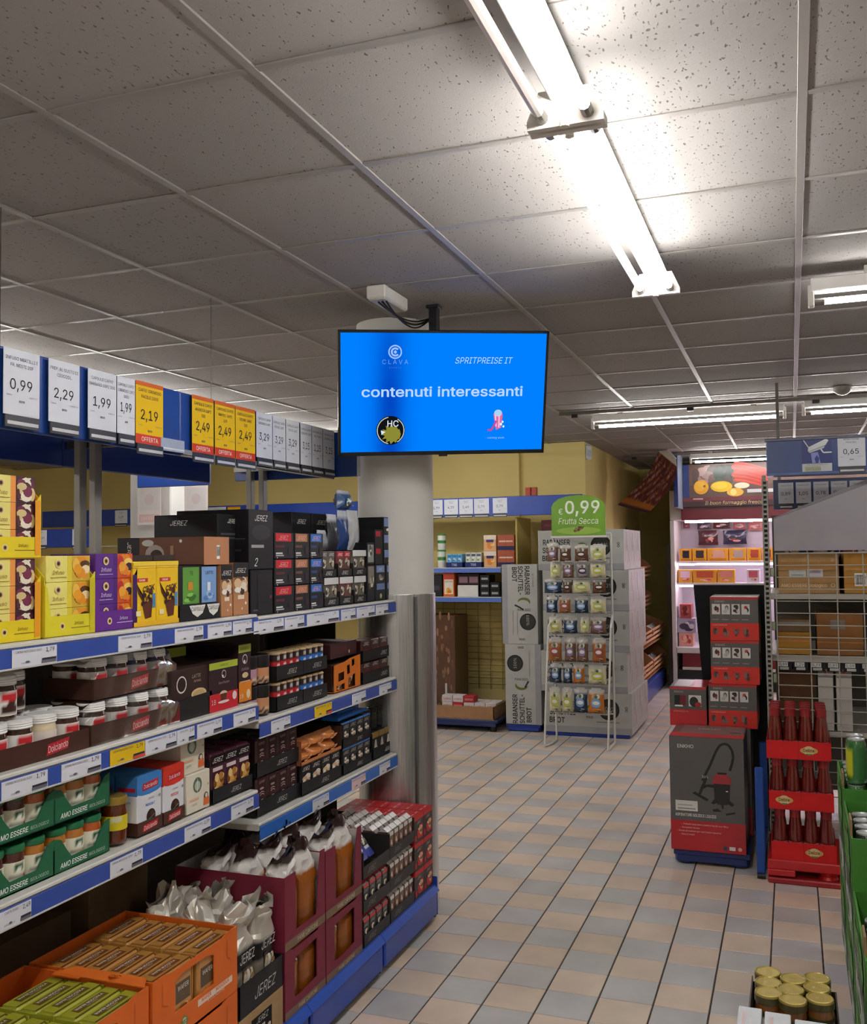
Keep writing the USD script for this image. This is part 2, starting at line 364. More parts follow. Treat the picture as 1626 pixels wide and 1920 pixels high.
# ---------------------------------------------------------------- lamps
WHITE_T, WARM_DEAD = (1.0, .985, .96), '#d9cfc8'
def batten(name, label, x, y, z, L, rz, lit=(True, True), group=None, far=False, twin=True):
    """a batten with its tubes, running along local y"""
    t = thing(name, label, 'ceiling lamp', (x, y, z), rz, group)
    hw = .033
    b = MB().box(-hw, hw, -L / 2, L / 2, .03, .085, '#e9e7e3', .004)
    b.box(-.012, .012, -L / 2 + .2, -L / 2 + .24, .085, ZC - z, '#cfcac4').box(-.012, .012, L / 2 - .24, L / 2 - .2, .085, ZC - z, '#cfcac4')
    b.build('housing', M['steel'], t)
    xs = (-.052, .052) if twin else (0,)
    for e in (-1, 1):
        h = MB()
        if twin: h.prism([(-.088, .0), (.088, 0), (.088, .02), (.06, .085), (-.06, .085), (-.088, .02)], .018, (0, e * L / 2 - .009, -.03), (-1, 0, 0), (0, 0, 1), '#d8d3cb')
        else: h.box(-.022, .022, e * L / 2 - .012, e * L / 2 + .012, -.028, .06, '#d8d3cb', .004)
        h.build('end_cap', M['plastic'], t)
        if twin: MB().tube([(0, e * L / 2 - e * .012, -.022), (0, e * L / 2 - e * .012, -.03), (0, e * L / 2 - e * .012, -.036)], .011, '#dcd6cd', 10).build('bolt', M['plastic'], t)
    for k, xx in enumerate(xs):
        on = lit[k]
        m = MB().tube([(xx, -L / 2 + .05, -.008), (xx, 0, -.008), (xx, L / 2 - .05, -.008)], .0135, WHITE_T if on else WARM_DEAD, 10)
        m.build('tube', (M['fartube'] if far else M['tube']) if on else M['gloss'], t, label='unlit tube' if not on else None)
        for e in (-1, 1): MB().tube([(xx, e * (L / 2 - .05), -.008), (xx, e * (L / 2 - .03), -.008), (xx, e * (L / 2 - .008), -.008)], .0142, '#8d8a86', 10).build('tube_holder', M['metal'], t)
    return t
LZ = 2.665
LX = -.455
batten('fluorescent_batten', 'white twin-tube lamp overhead with its left tube unlit', LX, 1.365, LZ, 1.53, 0, (False, True))
batten('fluorescent_batten', 'white twin-tube lamp with both tubes lit, in line beyond the half-lit one', LX, 2.925, LZ, 1.53, 0)
for q in (0, 1, 2): batten('fluorescent_batten', 'white twin-tube lamp behind the viewer', LX, -.2 - 1.56 * q, LZ, 1.53, 0, group='lamps behind the viewer')
for q, y in enumerate((-2.2, -.2, 1.9, 3.9, 5.7, 7.5)): batten('fluorescent_batten', 'white twin-tube lamp over the aisle behind the left shelving', -4.35, y, LZ, 1.53, 0, group='lamps over the left aisle', far=True)
batten('tube_lamp', 'bare single-tube lamp at the right, crosswise near the ceiling', .85, 4.19, 2.68, 1.5, 90, group=None, twin=False)
batten('tube_lamp', 'bare single-tube lamp behind the viewer at the right', 2.2, .4, 2.68, 1.5, 90, twin=False)
batten('tube_lamp', 'long bare single-tube lamp crosswise in front of the yellow side wall', -.755, 7.79, 2.69, 1.46, 90, (True,), far=True, twin=False)
batten('tube_lamp', 'bare single-tube lamp crosswise, right neighbour of the long crosswise one', .84, 7.69, 2.69, 1.46, 90, (True,), far=True, twin=False)
batten('tube_lamp', 'bare single-tube lamp right above the cold cabinet poster', -.33, 11.42, 2.69, 1.46, 90, (True,), far=True, twin=False)
batten('tube_lamp', 'bare single-tube lamp far right beyond the shelving', 1.3, 11.42, 2.69, 1.46, 90, (True,), far=True, twin=False)
batten('tube_lamp', 'bare single-tube lamp hidden beyond the left banner', -3.2, 8.0, 2.69, 1.46, 90, (True,), far=True, twin=False)
for q, (y, x0, x1) in enumerate(((7.66, -1.73, 2.2), (11.45, -1.83, 2.0))):
    t = thing('ceiling_track', ('grey metal track across the ceiling above the long crosswise lamp', 'grey metal track across the ceiling near the cold cabinet')[q], 'rail')
    MB().box(x0, x1, y - .012, y + .012, ZC - .03, ZC - .004, '#6d6862').build('channel', M['metal'], t)
    for c in range(3): MB().box(x0 + .1 + c * .9, x0 + .15 + c * .9, y - .02, y + .02, ZC - .055, ZC - .028, '#3c3936', .003).build('clamp', M['metal'], t)
    for c in (.3, 1.6): MB().bar((x0 + c, y, ZC - .006), (x0 + c, y, ZC + .001), .005, '#6d6862').build('fixing_screw', M['metal'], t)
t = thing('motion_detector', 'small grey dome detector on the ceiling at the upper right', 'detector', (.361, 7.3, ZC - .055))
MB().lathe([(.028, 0), (.045, .012), (.06, .03), (.06, .056)], '#9a948d', n=18).build('dome', M['plastic'], t, 40)
MB().lathe([(.012, -.004), (.02, .002), (.02, .01)], '#33302e', n=12).build('lens', M['plastic'], t)
# ---------------------------------------------------------------- round pillar and the screen in front of it
PX_, PY_, PR = -1.826, 4.415, .185
t = thing('pillar', 'round white pillar with grey metal cladding around its lower half', 'pillar', (PX_, PY_, 0), kind='structure')
MB().lathe([(PR, 0), (PR, ZC + .003)], '#d6d4ce', n=56).build('shaft', M['wall'], t, 40)
MB().lathe([(PR + .004, 0.002), (PR + .006, .006), (PR + .006, 1.478), (PR + .004, 1.482)], '#999999', n=64).build('cladding', M['clad'], t, 40)
MB().box(PR * .78, PR * .78 + .012, -PR * .72, -PR * .72 + .014, .01, 1.47, '#8d8d8d', .002).build('seam_strip', M['metal'], t)

VW, VH = .95, .555
TV_C, TV_Y, TV_P, TV_R = np.array([-1.440, 4.066, 2.388]), .548, -.295, .026
t = UsdGeom.Xform.Define(stage, numbered(W, 'television'))
_n = np.array([math.sin(TV_Y) * math.cos(TV_P), -math.cos(TV_Y) * math.cos(TV_P), math.sin(TV_P)])
_a = np.array([math.cos(TV_Y), math.sin(TV_Y), 0]); _b = np.cross(_n, _a)
_a, _b = _a * math.cos(TV_R) + _b * math.sin(TV_R), -_a * math.sin(TV_R) + _b * math.cos(TV_R)
t.AddTransformOp().Set(Gf.Matrix4d(*_n, 0, *_a, 0, *_b, 0, *TV_C, 1))       # local: +x out of the screen, +y right, +z up
t = tag(t.GetPrim(), 'large flat screen showing a bright blue advert, hung before the round pillar', 'television')
MB().box(-.03, .0, -VW / 2, VW / 2, -VH / 2, VH / 2, '#0b0b0d', .004).box(-.055, -.03, -.30, .30, -.2, .2, '#111113', .01).build('casing', M['plastic'], t)
fb = MB(); e = .011
for q in ((-VW / 2, VW / 2, VH / 2 - e, VH / 2), (-VW / 2, VW / 2, -VH / 2, -VH / 2 + e + .006), (-VW / 2, -VW / 2 + e, -VH / 2, VH / 2), (VW / 2 - e, VW / 2, -VH / 2, VH / 2)):
    fb.box(-.002, .004, *q, '#08080a', .001)
fb.build('bezel', M['plastic'], t)
MB().box(-.004, .004, -.02, .02, -VH / 2 - .008, -VH / 2 + .004, '#202024', .002).build('sensor', M['plastic'], t)
sw, sh = VW - 2 * e, VH - 2 * e
BL = (.0, .213, 1.0)
scr = MB()
K = 48
def dim(u, v):                                        # the picture on the panel: a dark column runs behind the left logos
    g = math.exp(-((u - .235) / .075) ** 2); h = .45 + .55 * min(1, 1.3 * (1 - v) + .35)
    return 1 - .7 * g * h
vs, cs, fs = [], [], []
for jj in range(13):
    for ii in range(K + 1):
        u, v = ii / K, jj / 12; vs.append((.0008, (u - .5) * sw, (v - .5) * sh)); d = dim(u, v); cs.append((BL[0], BL[1] * d, BL[2] * (.35 + .65 * d)))
for jj in range(12):
    for ii in range(K): q = jj * (K + 1) + ii; fs.append((q, q + 1, q + K + 2, q + K + 1))
scr.add(vs, fs, np.array(cs)).build('screen', M['screen'], t)
LB, LW = '#9fc0ff', '#b8d4ff'
fc = Face((.0012, -sw / 2, -sh / 2), (0, 1, 0), (0, 0, 1), sw, sh, .0004)
ring = lambda x, y, r, wd, c, a0=0, a1=360, n=20: ('l', [(x + r * sh / sw * math.cos(math.radians(a)), y + r * math.sin(math.radians(a))) for a in np.linspace(a0, a1, n)], wd, c)
fc.draw([ring(.258, .845, .052, .006, LB), ring(.258, .845, .030, .008, LB, 40, 320), ('p', [(.258, .862), (.267, .845), (.258, .828), (.249, .845)], LB),
    ('t', 'C L A V A', .258, .765, .036, '#6f9cf0', {'maxw': .18}), ('t', 'E V E N T S', .258, .717, .014, '#3f78e0', {'maxw': .13}),
    ('t', 'SPRITPREISE IT', .69, .777, .052, LW, {'slant': .25, 'maxw': .285}),
    ('t', 'contenuti interessanti', .493, .518, .078, LW, {'bold': True, 'maxw': .79, 'fit': 1}),
    ('c', .238, .195, .122, '#101418', 28), ring(.238, .195, .112, .004, '#c9c6b8', 100, 260), ring(.238, .195, .112, .004, '#c9c6b8', -60, 60),
    ('p', [(.238 + r * sh / sw * math.cos(a) , .165 + r * math.sin(a)) for k in range(24) for a in [k * math.pi / 12] for r in [.085 if k % 2 == 0 else .05]], '#8d8a35'),
    ('p', [(.19, .20), (.213, .185), (.193, .16)], '#d9e4f0'), ('t', 'HC', .248, .255, .05, '#d6dde6', {'bold': True}),
    ('p', [(.742, .33), (.790, .33), (.785, .21), (.758, .19)], '#e06aa8'), ('e', .766, .335, .02, .03, '#a9d4f5'), ('l', [(.752, .32), (.758, .22)], .006, '#f3c3dd'), ('l', [(.772, .32), (.772, .21)], .006, '#f3c3dd'),
    ('l', [(.715, .19), (.735, .19), (.745, .22), (.757, .27)], .009, '#c24f9a'), ('e', .782, .24, .006, .012, '#e8f4ff'), ('e', .795, .22, .005, .01, '#e8f4ff'), ('e', .79, .26, .005, .01, '#e8f4ff'),
    ('t', '- coming soon', .752, .125, .018, '#8fc0ff', {'maxw': .1})])
fc.build(t, M['screen'], 'advert')
mt = thing('screen_mount', 'black ceiling pole holding the blue screen', 'bracket', (0, 0, 0))
_p = TV_C - _a * .028 - _n * .075
MB().box(_p[0] - .02, _p[0] + .02, _p[1] - .02, _p[1] + .02, TV_C[2] + .05, ZC - .012, '#15151a', .003).build('pole', M['plastic'], mt)
MB().box(_p[0] - .03, _p[0] + .03, _p[1] - .03, _p[1] + .03, ZC - .014, ZC + .001, '#1b1b20', .003).build('ceiling_plate', M['plastic'], mt)
MB().box(_p[0] - .03, _p[0] + .03, _p[1] - .035, _p[1] + .035, TV_C[2] - .06, TV_C[2] + .06, '#15151a', .004).build('tilt_bracket', M['plastic'], mt)
bx = thing('junction_box', 'white square box on the ceiling above the screen', 'box', (0, 0, 0))
BP = (-1.6062, 3.8179, 2.745)
t3 = Gf.Vec3d(*BP)
MB().box(BP[0] - .043, BP[0] + .043, BP[1] - .13, BP[1] + .13, ZC - .056, ZC + .001, '#d2cec8', .006).build('body', M['plastic'], bx)
MB().box(BP[0] - .036, BP[0] + .036, BP[1] - .12, BP[1] + .12, ZC - .0605, ZC - .0561, '#c9c5bf', .003).build('cover', M['plastic'], bx)
for k in range(3):
    cb = thing('screen_cable', ('first', 'second', 'third')[k] + ' of the thin black cables sagging from the white ceiling box to the screen pole', 'cable')
    A = np.array([BP[0] + .0 + .018 * k, BP[1] - .10, ZC - .066]); B = np.array([_p[0] - .026, _p[1] - .018 * (k - 1), ZC - .05 - .012 * k])
    q = np.linspace(0, 1, 18)[:, None]; P = A + (B - A) * q; P[:, 2] -= (.040 + .010 * k) * 4 * (q * (1 - q))[:, 0] * (1 + .25 * (q[:, 0] - .5)); P[:, 1] -= .004 * np.sin(q[:, 0] * 9)
    MB().tube(P, .004 + .001 * (k % 2), '#0d0d0f', 6).build('cable', M['plastic'], cb)

# ---------------------------------------------------------------- left shelving unit
NAVY, NAVYD, RAIL, LIP = '#1f3f8f', '#15306f', '#3a52a8', '#cfccc4'
XS = -1.755                                         # front of the shelves
Y0, Y1, Y2, Y3 = .47, 1.72, 2.97, 4.22              # bay divisions
XB = -2.475
g = thing('gondola_shelving', 'long light grey shelving unit with blue price rails along the left', 'shelving')
for q, y in enumerate((Y1, Y2, Y3 - .02)):
    for x in (XB - .04, XB + .03):
        MB().box(x - .014, x + .014, y - .02, y + .02, 0, 2.29, '#8b8780', .002).build('upright', M['steel'], g)
MB().box(XB - .004, XB + .004, Y0, Y3, .2, 1.44, '#8f8b84').build('back_panel', M['steel'], g)
SH = {}
def shelf(key, y0, y1, z, lab=None):
    """deck, its folded front lip and the blue price rail below it"""
    s = MB().box(XB + .012, XS, y0 + .003, y1 - .003, z - .028, z - .006, LIP, .002).box(XS - .03, XS + .004, y0 + .003, y1 - .003, z - .012, z, '#d8d5cd', .003)
    s = s.build('shelf_board', M['steel'], g)
    MB().box(XS + .004, XS + .008, y0 + .004, y1 - .004, z - .058, z - .012, '#3550a6' if key != 's3f' else '#2f6cc4', .001).build('price_rail', M['plastic'], s)
    MB().box(XS + .003, XS + .0095, y0 + .004, y1 - .004, z - .062, z - .057, '#c8c6c2', .001).build('rail_edge', M['plastic'], s)
    for yy in (y0 + .012, y1 - .012):
        MB().prism([(0, 0), (.36, 0), (.36, -.03), (0, -.10)], .004, (XB + .02, yy, z - .03), (1, 0, 0), (0, 0, 1), '#bdb9b0').build('shelf_bracket', M['steel'], s)
    SH[key] = z
shelf('s1a', Y1 - 1.0, Y2, 1.470); shelf('s1b', Y2, Y3, 1.460)
shelf('s2', Y1 - 1.0, Y2, 1.165); shelf('s2f', Y2, Y3, 1.100)
shelf('s3', Y1 - 1.0, Y2, .866); shelf('s3f', Y2, Y3, .748)
XP = -1.555                                         # front of the plinth
ZB = .165
MB().box(XB + .01, -2.06, Y3 - .012, Y3 - .006, .2, 1.40, '#3a3835').build('end_panel', M['steel'], g)
MB().box(XB + .012, XP - .012, Y0, Y3, ZB - .03, ZB - .002, LIP, .002).build('base_deck', M['steel'], g)
for k, (a, b) in enumerate(((.47, 1.09), (1.09, 1.715), (1.715, 2.342), (2.342, 2.967), (2.967, 3.595), (3.595, 4.22))):
    p = MB().box(XP - .02, XP, a + .012, b - .012, .034, .138, '#2447a4', .006)
    p = p.build('plinth_panel', M['gloss'], g)
    MB().prism([(0, .0), (.012, 0), (-.008, .026), (-.03, .026)], b - a - .004, (XP - .004, b - .002, .139), (1, 0, 0), (0, 0, 1), '#2c55b5').build('plinth_lip', M['gloss'], p)
    MB().box(XP - .03, XP - .012, b - .012, b + .006, .02, .15, '#191a20').build('joint_cover', M['plastic'], p)
MB().box(XP - .075, XP - .055, Y0, Y3 - .005, 0, .034, '#141416').build('kick_strip', M['plastic'], g)
MB().box(XP - .055, XP - .04, Y0, Y3 - .01, 0.002, .012, '#3a3634').box(XP - .3, XP - .07, Y3 - .02, Y3 - .004, 0, .04, '#141416').build('floor_seal', M['matte'], g)
MB().box(XB, XP - .002, Y3 - .006, Y3, .03, .2, '#1d3f94', .002).build('plinth_end', M['gloss'], g)

# price banner above it
bn = thing('price_banner', 'long blue overhead price banner above the left shelving', 'banner')
zb0, zb1 = 2.040, 2.272
XF, XK = -2.07, -2.62
for a, b in ((Y1 - 1.2, Y2), (Y2, Y3)):
    MB().box(XF - .022, XF, a + .001, b - .001, zb0, zb1, '#23458f', .004).build('front_board', M['gloss'], bn)
    MB().box(XK, XK + .022, a + .001, (b - .001 if b < 4 else 3.97), zb0 - .018, zb1, '#16327c', .004).build('rear_board', M['gloss'], bn)
MB().box(XK, -1.945, Y3 + .004, Y3 + .026, zb0 + .008, zb1 - .008, '#1e4189', .003).build('end_board', M['gloss'], bn)
MB().box(-1.945, -1.938, Y3 + .002, Y3 + .028, zb0 + .008, zb1 - .008, '#d5d8de', .001).build('end_trim', M['plastic'], bn)
for y in (Y1 - .02, Y2, Y3 - .06): MB().box(XK + .02, XF - .02, y + .022, y + .040, zb0 + .05, zb0 + .08, '#7d7a75').build('cross_arm', M['metal'], bn)
for a in (Y1 - 1.2, Y2): MB().box(XF - .002, XF + .012, a + .004, a + 1.24, zb0 - .004, zb0 + .004, '#9a9c9f', .001).box(XF + .009, XF + .012, a + .004, a + 1.24, zb0, zb0 + .022, '#8d9094').build('card_rail', M['steel'], bn)
for y in (2.4, 3.6):
    w_ = thing('hanging_wire', f'thin wire from the ceiling down to the blue banner, {"nearer" if y < 3 else "farther"} one', 'wire')
    MB().bar((-2.35, y, zb0 + .06), (-2.35, y, ZC), .0015, '#55524e', 5).build('wire', M['metal'], w_)

def price_card(w, h, price, lines, yellow=False, cut=False):
    def go(t):
        MB().box(0, .0015, -w / 2, w / 2, 0, h, '#f2c40c' if yellow else '#dfe2ec').build('card_sheet', M['paper'], t)
        f = front(w, h, .0015)
        a = []
        if yellow: a += [('r', 0, .93, 1, 1, '#d86a2a'), ('r', 0, 0, 1, .15, '#d8442f'), ('t', 'OFFERTA', .5, .075, .07, '#f6dcd6', {'bold': True, 'maxw': .7})]
        for k, l in enumerate(lines): a.append(('t', l, .5, .86 - .1 * k, .05, '#3a3a40', {'maxw': .9}))
        a += [('t', price, .48, .47, .16, '#26262c', {'maxw': .62, 'bold': False}), ('t', 'il pezzo', .15, .30, .022, '#77777d'), ('t', 'EUR/KG 9,90', .82, .30, .02, '#77777d')]
        a += bars(.40, .19, .58, .235, 8, '#55555b')[1:]
        f.draw(a).build(t, M['paper'], 'price_print')
        MB().box(-.0005, .006, -w / 2 + .004, w / 2 - .004, -.036, -.001, '#3b3b40', .001).build('holder', M['plastic'], t)
        MB().box(.006, .0075, -w / 2 + .01, w / 2 - .01, -.028, -.018, '#c9cbd0').build('holder_edge', M['gloss'], t)
    return go
CARDS = [((2.112, 2.2531, 2.0994, 2.2823), '0,99', ['INFUSO MIRTILLI E', 'FR. MISTI 20F'], 0, 'white price card reading 0,99, nearest one on the blue banner'),
 ((2.288, 2.4232, 2.0952, 2.279), '2,29', ['PREP. AL GUSTO DI', 'CIOCCOL.'], 0, 'white price card reading 2,29 on the blue banner'),
 ((2.4596, 2.5974, 2.0948, 2.2801), '1,99', ["CAPSULE CAFFE'", 'BARBARO 10PZ 50G'], 0, 'white price card reading 1,99, fully visible one on the blue banner'),
 ((2.6001, 2.6932, 2.0949, 2.2726), '1,99', ["CAPSULE CAFFE'", 'CREMOSO 10PZ', '50G'], 0, 'narrow white price card reading 1,99 beside the yellow 2,19 card'),
 ((2.696, 2.849, 2.0505, 2.2714), '2,19', ["CAFFE' CREMOSO", 'FACILE 100G'], 1, 'yellow price card reading 2,19 on the blue banner'),
 ((3.0227, 3.1662, 2.0423, 2.2792), '2,49', ["CAPSULE CAFFE'", 'ARABICA 16PZ', '120'], 1, 'first of three yellow price cards reading 2,49 on the banner'),
 ((3.1734, 3.3169, 2.0452, 2.2768), '2,49', ["CAPSULE CAFFE'", 'NAPOLI 16PZ', '120'], 1, 'second of three yellow price cards reading 2,49 on the banner'),
 ((3.3207, 3.4712, 2.0453, 2.2768), '2,49', ["CAPSULE CAFFE'", 'DECAF. 16PZ', '120'], 1, 'third of three yellow price cards reading 2,49 on the banner'),
 ((3.4797, 3.6106, 2.0845, 2.2728), '3,29', ["CAPSULE CAFFE'", 'INTENSO 16PZ'], 0, 'first of three white price cards reading 3,29 on the banner'),
 ((3.615, 3.7259, 2.0842, 2.2734), '3,29', ["CAPSULE CAFFE'", 'DOLCE 16PZ'], 0, 'second of three white price cards reading 3,29 on the banner'),
 ((3.7304, 3.8523, 2.0804, 2.2653), '3,29', ["CAPSULE CAFFE'", 'RICCO 16PZ'], 0, 'third of three white price cards reading 3,29 on the banner'),
 ((3.8622, 3.9702, 2.0763, 2.2637), '3,15', ["CAPSULE CAFFE'", 'GINSENG 16PZ'], 0, 'first of three farthest white price cards on the banner, reading 3,15'),
 ((3.9753, 4.0833, 2.0754, 2.2624), '1,15', ["BEVANDA SOL.", 'ORZO 100G'], 0, 'middle of three farthest white price cards on the banner, reading 1,15'),
 ((4.0886, 4.2077, 2.072, 2.2636), '3,15', ["BEVANDA SOL.", 'GINSENG 100G'], 0, 'last white price card at the far end of the banner')]
for (a, b, z0, z1), pr, ls, yl, lab in CARDS:
    zz0, zz1 = (2.080, 2.268)
    if yl: zz0, zz1 = 2.058, 2.270
    t = thing('price_card', lab, 'price card', (XF + .013, (a + b) / 2, zz0), 0, 'cards on the left banner'); price_card(b - a - .002, zz1 - zz0, pr, ls, yl)(t)
fr_ = thing('card_pocket', 'empty clear card pocket on the bare blue stretch of the banner', 'card holder', (XF + .012, ((-2.06, 2.9043, 2.0596)[1]), 2.046))
MB().box(0, .004, -.07, .07, 0, .045, '#aab4c8', .001).box(.004, .0055, -.066, .066, .006, .012, '#dfe3ea').build('pocket', M['gloss'], fr_)

# price tags in the rails: (rail, [(y centre, width, kind)])
def price_tag(w, kind):
    def go(t):
        h = .043
        MB().box(0, .001, -w / 2, w / 2, 0, h, {'w': '#dcdde6', 'y': '#e8be14', 'p': '#e8c9cc'}[kind]).build('tag_sheet', M['paper'], t)
        a = [('t', 'CREMA NOCCIOLE 350G' if w > .1 else 'CAFFE 250G', .36, .84, .12, '#55555c', {'maxw': .62}), ('t', '1,79' if w > .1 else '2,49', .84, .80, .24, '#33333a', {'maxw': .24}), ('t', 'EUR/KG 5,11', .3, .2, .09, '#77777d'),
             ('e', .33, .24, .05, .07, '#6b6b72'), ('r', .64, .05, .98, .22, '#6a6a74'), ('r', .65, .22, .98, .34, '#2c2c34')]
        if kind == 'y': a += [('r', .66, 0, 1, .2, '#d8503c')]
        front(w, h, .001).draw(a).build(t, M['paper'], 'tag_print')
    return go
TAGY = {k: v for k, v in [('s1', [(1.8273, 1.9772, 'w'), (2.2171, 2.3643, 'w'), (2.4783, 2.6248, 'w'), (2.6516, 2.7924, 'w'), (2.7989, 2.9209, 'w'), (2.935, 3.1409, 'w'), (3.1489, 3.3019, 'w'), (3.3236, 3.6032, 'w'), (3.6232, 3.7637, 'w'), (3.7744, 3.966, 'w'), (3.9778, 4.1179, 'w')]), ('s2', [(1.7968, 1.9474, 'w'), (1.9981, 2.1434, 'w'), (2.1823, 2.3324, 'y'), (2.3373, 2.4833, 'w'), (2.4887, 2.5775, 'w'), (2.5918, 2.7331, 'w'), (2.8003, 2.9432, 'w')]), ('s2f', [(3.0484, 3.1887, 'w'), (3.38, 3.533, 'y'), (3.7243, 3.8601, 'w'), (4.0107, 4.1462, 'w')]), ('s3', [(1.7946, 1.8939, 'w'), (2.1811, 2.3255, 'w'), (2.5236, 2.6672, 'w'), (2.7855, 2.9267, 'w')]), ('s3f', [(3.3615, 3.4984, 'w'), (3.7121, 3.8524, 'p'), (4.0021, 4.1244, 'w')])]}
RN = {'s1': 'top rail', 's2': 'near middle rail', 's2f': 'far middle rail', 's3': 'near lower rail', 's3f': 'far lower rail'}
for k, L in TAGY.items():
    for i, (ya, yb, kd) in enumerate(L):
        z = SH['s1a' if k == 's1' and ya < Y2 else 's1b' if k == 's1' else k] - .0572
        w = round((yb - ya) / .01) * .01
        if k == 's1' and ya < Y2 < yb: z = SH['s1b'] - .0572
        n_same = sum(1 for q in L if q[2] == kd); i_same = sum(1 for q in L[:i] if q[2] == kd)
        colr = {'w': 'white', 'y': 'yellow', 'p': 'pink'}[kd]
        lab = f'{colr} shelf price tag in the {RN[k]}' + (f', {nth(i_same)} from the near end' if n_same > 1 else ', the only one of its colour there')
        put(('tag', w, kd), price_tag(w, kd), 'price_tag', lab, 'price tag', (XS + .0085, (ya + yb) / 2, z), 0, 'price tags in the ' + RN[k])

# ---------------------------------------------------------------- goods on the top shelf
XG = -1.79
S1 = lambda y: 1.4705 if y < Y2 else 1.4605
sun = lambda x, y, r, c='#3b2418': [('c', x, y, r, '#e9d79a', 18), ('c', x, y, r * .72, '#c9a66a', 14), ('c', x, y, r * .45, c, 12)]
def tea_pack(w, h, d, base, strip, pics, ink, seed, tone):
    fr = [('r', 0, 0, 1, 1, base), ('r', .47, 0, .58, 1, strip), ('r', .58, 0, 1, 1, pics[0]), ('b', .58, .02, 1, .98, pics[1:], 26, seed, .3)]
    fr += sun(.26, .70, .17) + [('t', 'Infuso', .26, .36, .15, ink, {'slant': .2, 'maxw': .36}), ('r', .08, .16, .44, .18, ink)]
    return carton(w, h, d, base, fr)
def tea_case(w, h, d, col, edge, ink):
    def go(t):
        th = .003
        MB().box(-d / 2, d / 2, -w / 2, w / 2, 0, th, col).box(-d / 2, -d / 2 + th, -w / 2, w / 2, th, h * .97, edge).build('tray', M['card'], t)
        for s_, nm in ((-1, 'cheek'), (1, 'cheek')):
            y = s_ * (w / 2 - th / 2)
            MB().prism([(-d / 2, th), (d / 2, th), (d / 2, h * .72), (d / 2 - .03, h * .86), (-d / 2, h * .97)], th, (0, y + th / 2, 0), (1, 0, 0), (0, 0, 1), edge if s_ > 0 else col).build(nm, M['card'], t)
        lip = MB().prism([(-w / 2, 0), (w / 2, 0), (w / 2, h * .78), (w / 2 - .014, h * .70), (w / 2 - .016, h * .25), (-w / 2 + .02, h * .25), (-w / 2 + .008, h * .6), (-w / 2, h * .62)], th, (d / 2, 0, 0), (0, 1, 0), (0, 0, 1), col).build('front_lip', M['card'], t)
        front(w, h, d / 2 + th).draw(sun(.33, .12, .045) + [('t', 'Infuso', .66, .145, .04, ink, {'slant': .2, 'maxw': .22}), ('r', .5, .085, .9, .093, ink), ('r', .88, .03, .985, .7, edge)]).build(t, M['card'], 'lip_print')
    return go
FIG = ('#e9dc7c', '#ef9a4a', ['#4a2430', '#7b2f4e', '#d9c48a', '#3a1d26', '#e7b04d', '#f0e6d0', '#5c2b3c'], '#8a6a24')
LEM = ('#ece27a', '#e4cf3c', ['#d9b23a', '#f0a526', '#f3c14f', '#5a3a22', '#f6ddb0', '#e8962a'], '#8a6a24')
PUR = ('#5b2a86', '#4f2378', ['#d4572a', '#f0a83a', '#c22f3a', '#f6cf6a', '#3c2a40', '#e88a2a'], '#e6d9f0')
def tea(rect, zb, kind, name_, cl, pl, keyn, h=None):
    w, hh, yc = onshelf(rect, XG, zb); h = h or hh; d = .17
    case, edge, ink = {'F': ('#ead21f', '#f0a01f', '#8a6a1c'), 'L': ('#dfd22a', '#cfc01c', '#8a6a1c'), 'P': ('#642a8c', '#3f1a5e', '#e8dff0')}[kind]
    base = {'F': FIG, 'L': LEM, 'P': PUR}[kind]
    put((keyn, 'case'), tea_case(w, h, d, case, edge, ink), 'tea_display_case', cl, 'display case', (XG - d / 2 - .003, yc, zb), 0, 'tea display cases on the top shelf')
    ph = (h - .004) / 3.02
    for k in range(3):
        put((keyn, 'pack'), tea_pack(w - .024, ph - .001, d - .012, base[0], base[1], base[2], base[3], 3 if kind == 'F' else 8, .5), 'tea_box',
            f'{("bottom", "middle", "top")[k]} {pl}', 'tea box', (XG - d / 2 - .002, yc - .001, zb + .0035 + k * ph), 0, 'tea boxes in their display cases')
R0 = (1.7879, 1.9701, 1.4712, 1.6767); R1 = (1.7859, 1.9667, 1.6793, 1.8848); R2 = (1.9832, 2.1752, 1.4646, 1.6822); R3 = (2.173, 2.3574, 1.4667, 1.6872)
hF = R0[3] - S1(2)
tea(R0, S1(2), 'F', 'a', 'yellow tea display case with orange edge, lower of two at the left end', 'fruit-picture tea box in the lower yellow-orange case', 'fig', .205)
tea((R0[0], R0[1], 0, 0), S1(2) + .2055, 'F', 'a', 'yellow tea display case with orange edge, stacked on top at the left end', 'fruit-picture tea box in the upper yellow-orange case', 'fig', .205)
tea(R2, S1(2), 'L', 'a', 'yellow tea display case with lemon slice pictures', 'lemon-picture tea box in the yellow case', 'lem')
tea(R3, S1(2), 'P', 'a', 'purple tea display case with orange fruit pictures', 'purple tea box in the purple case', 'pur')

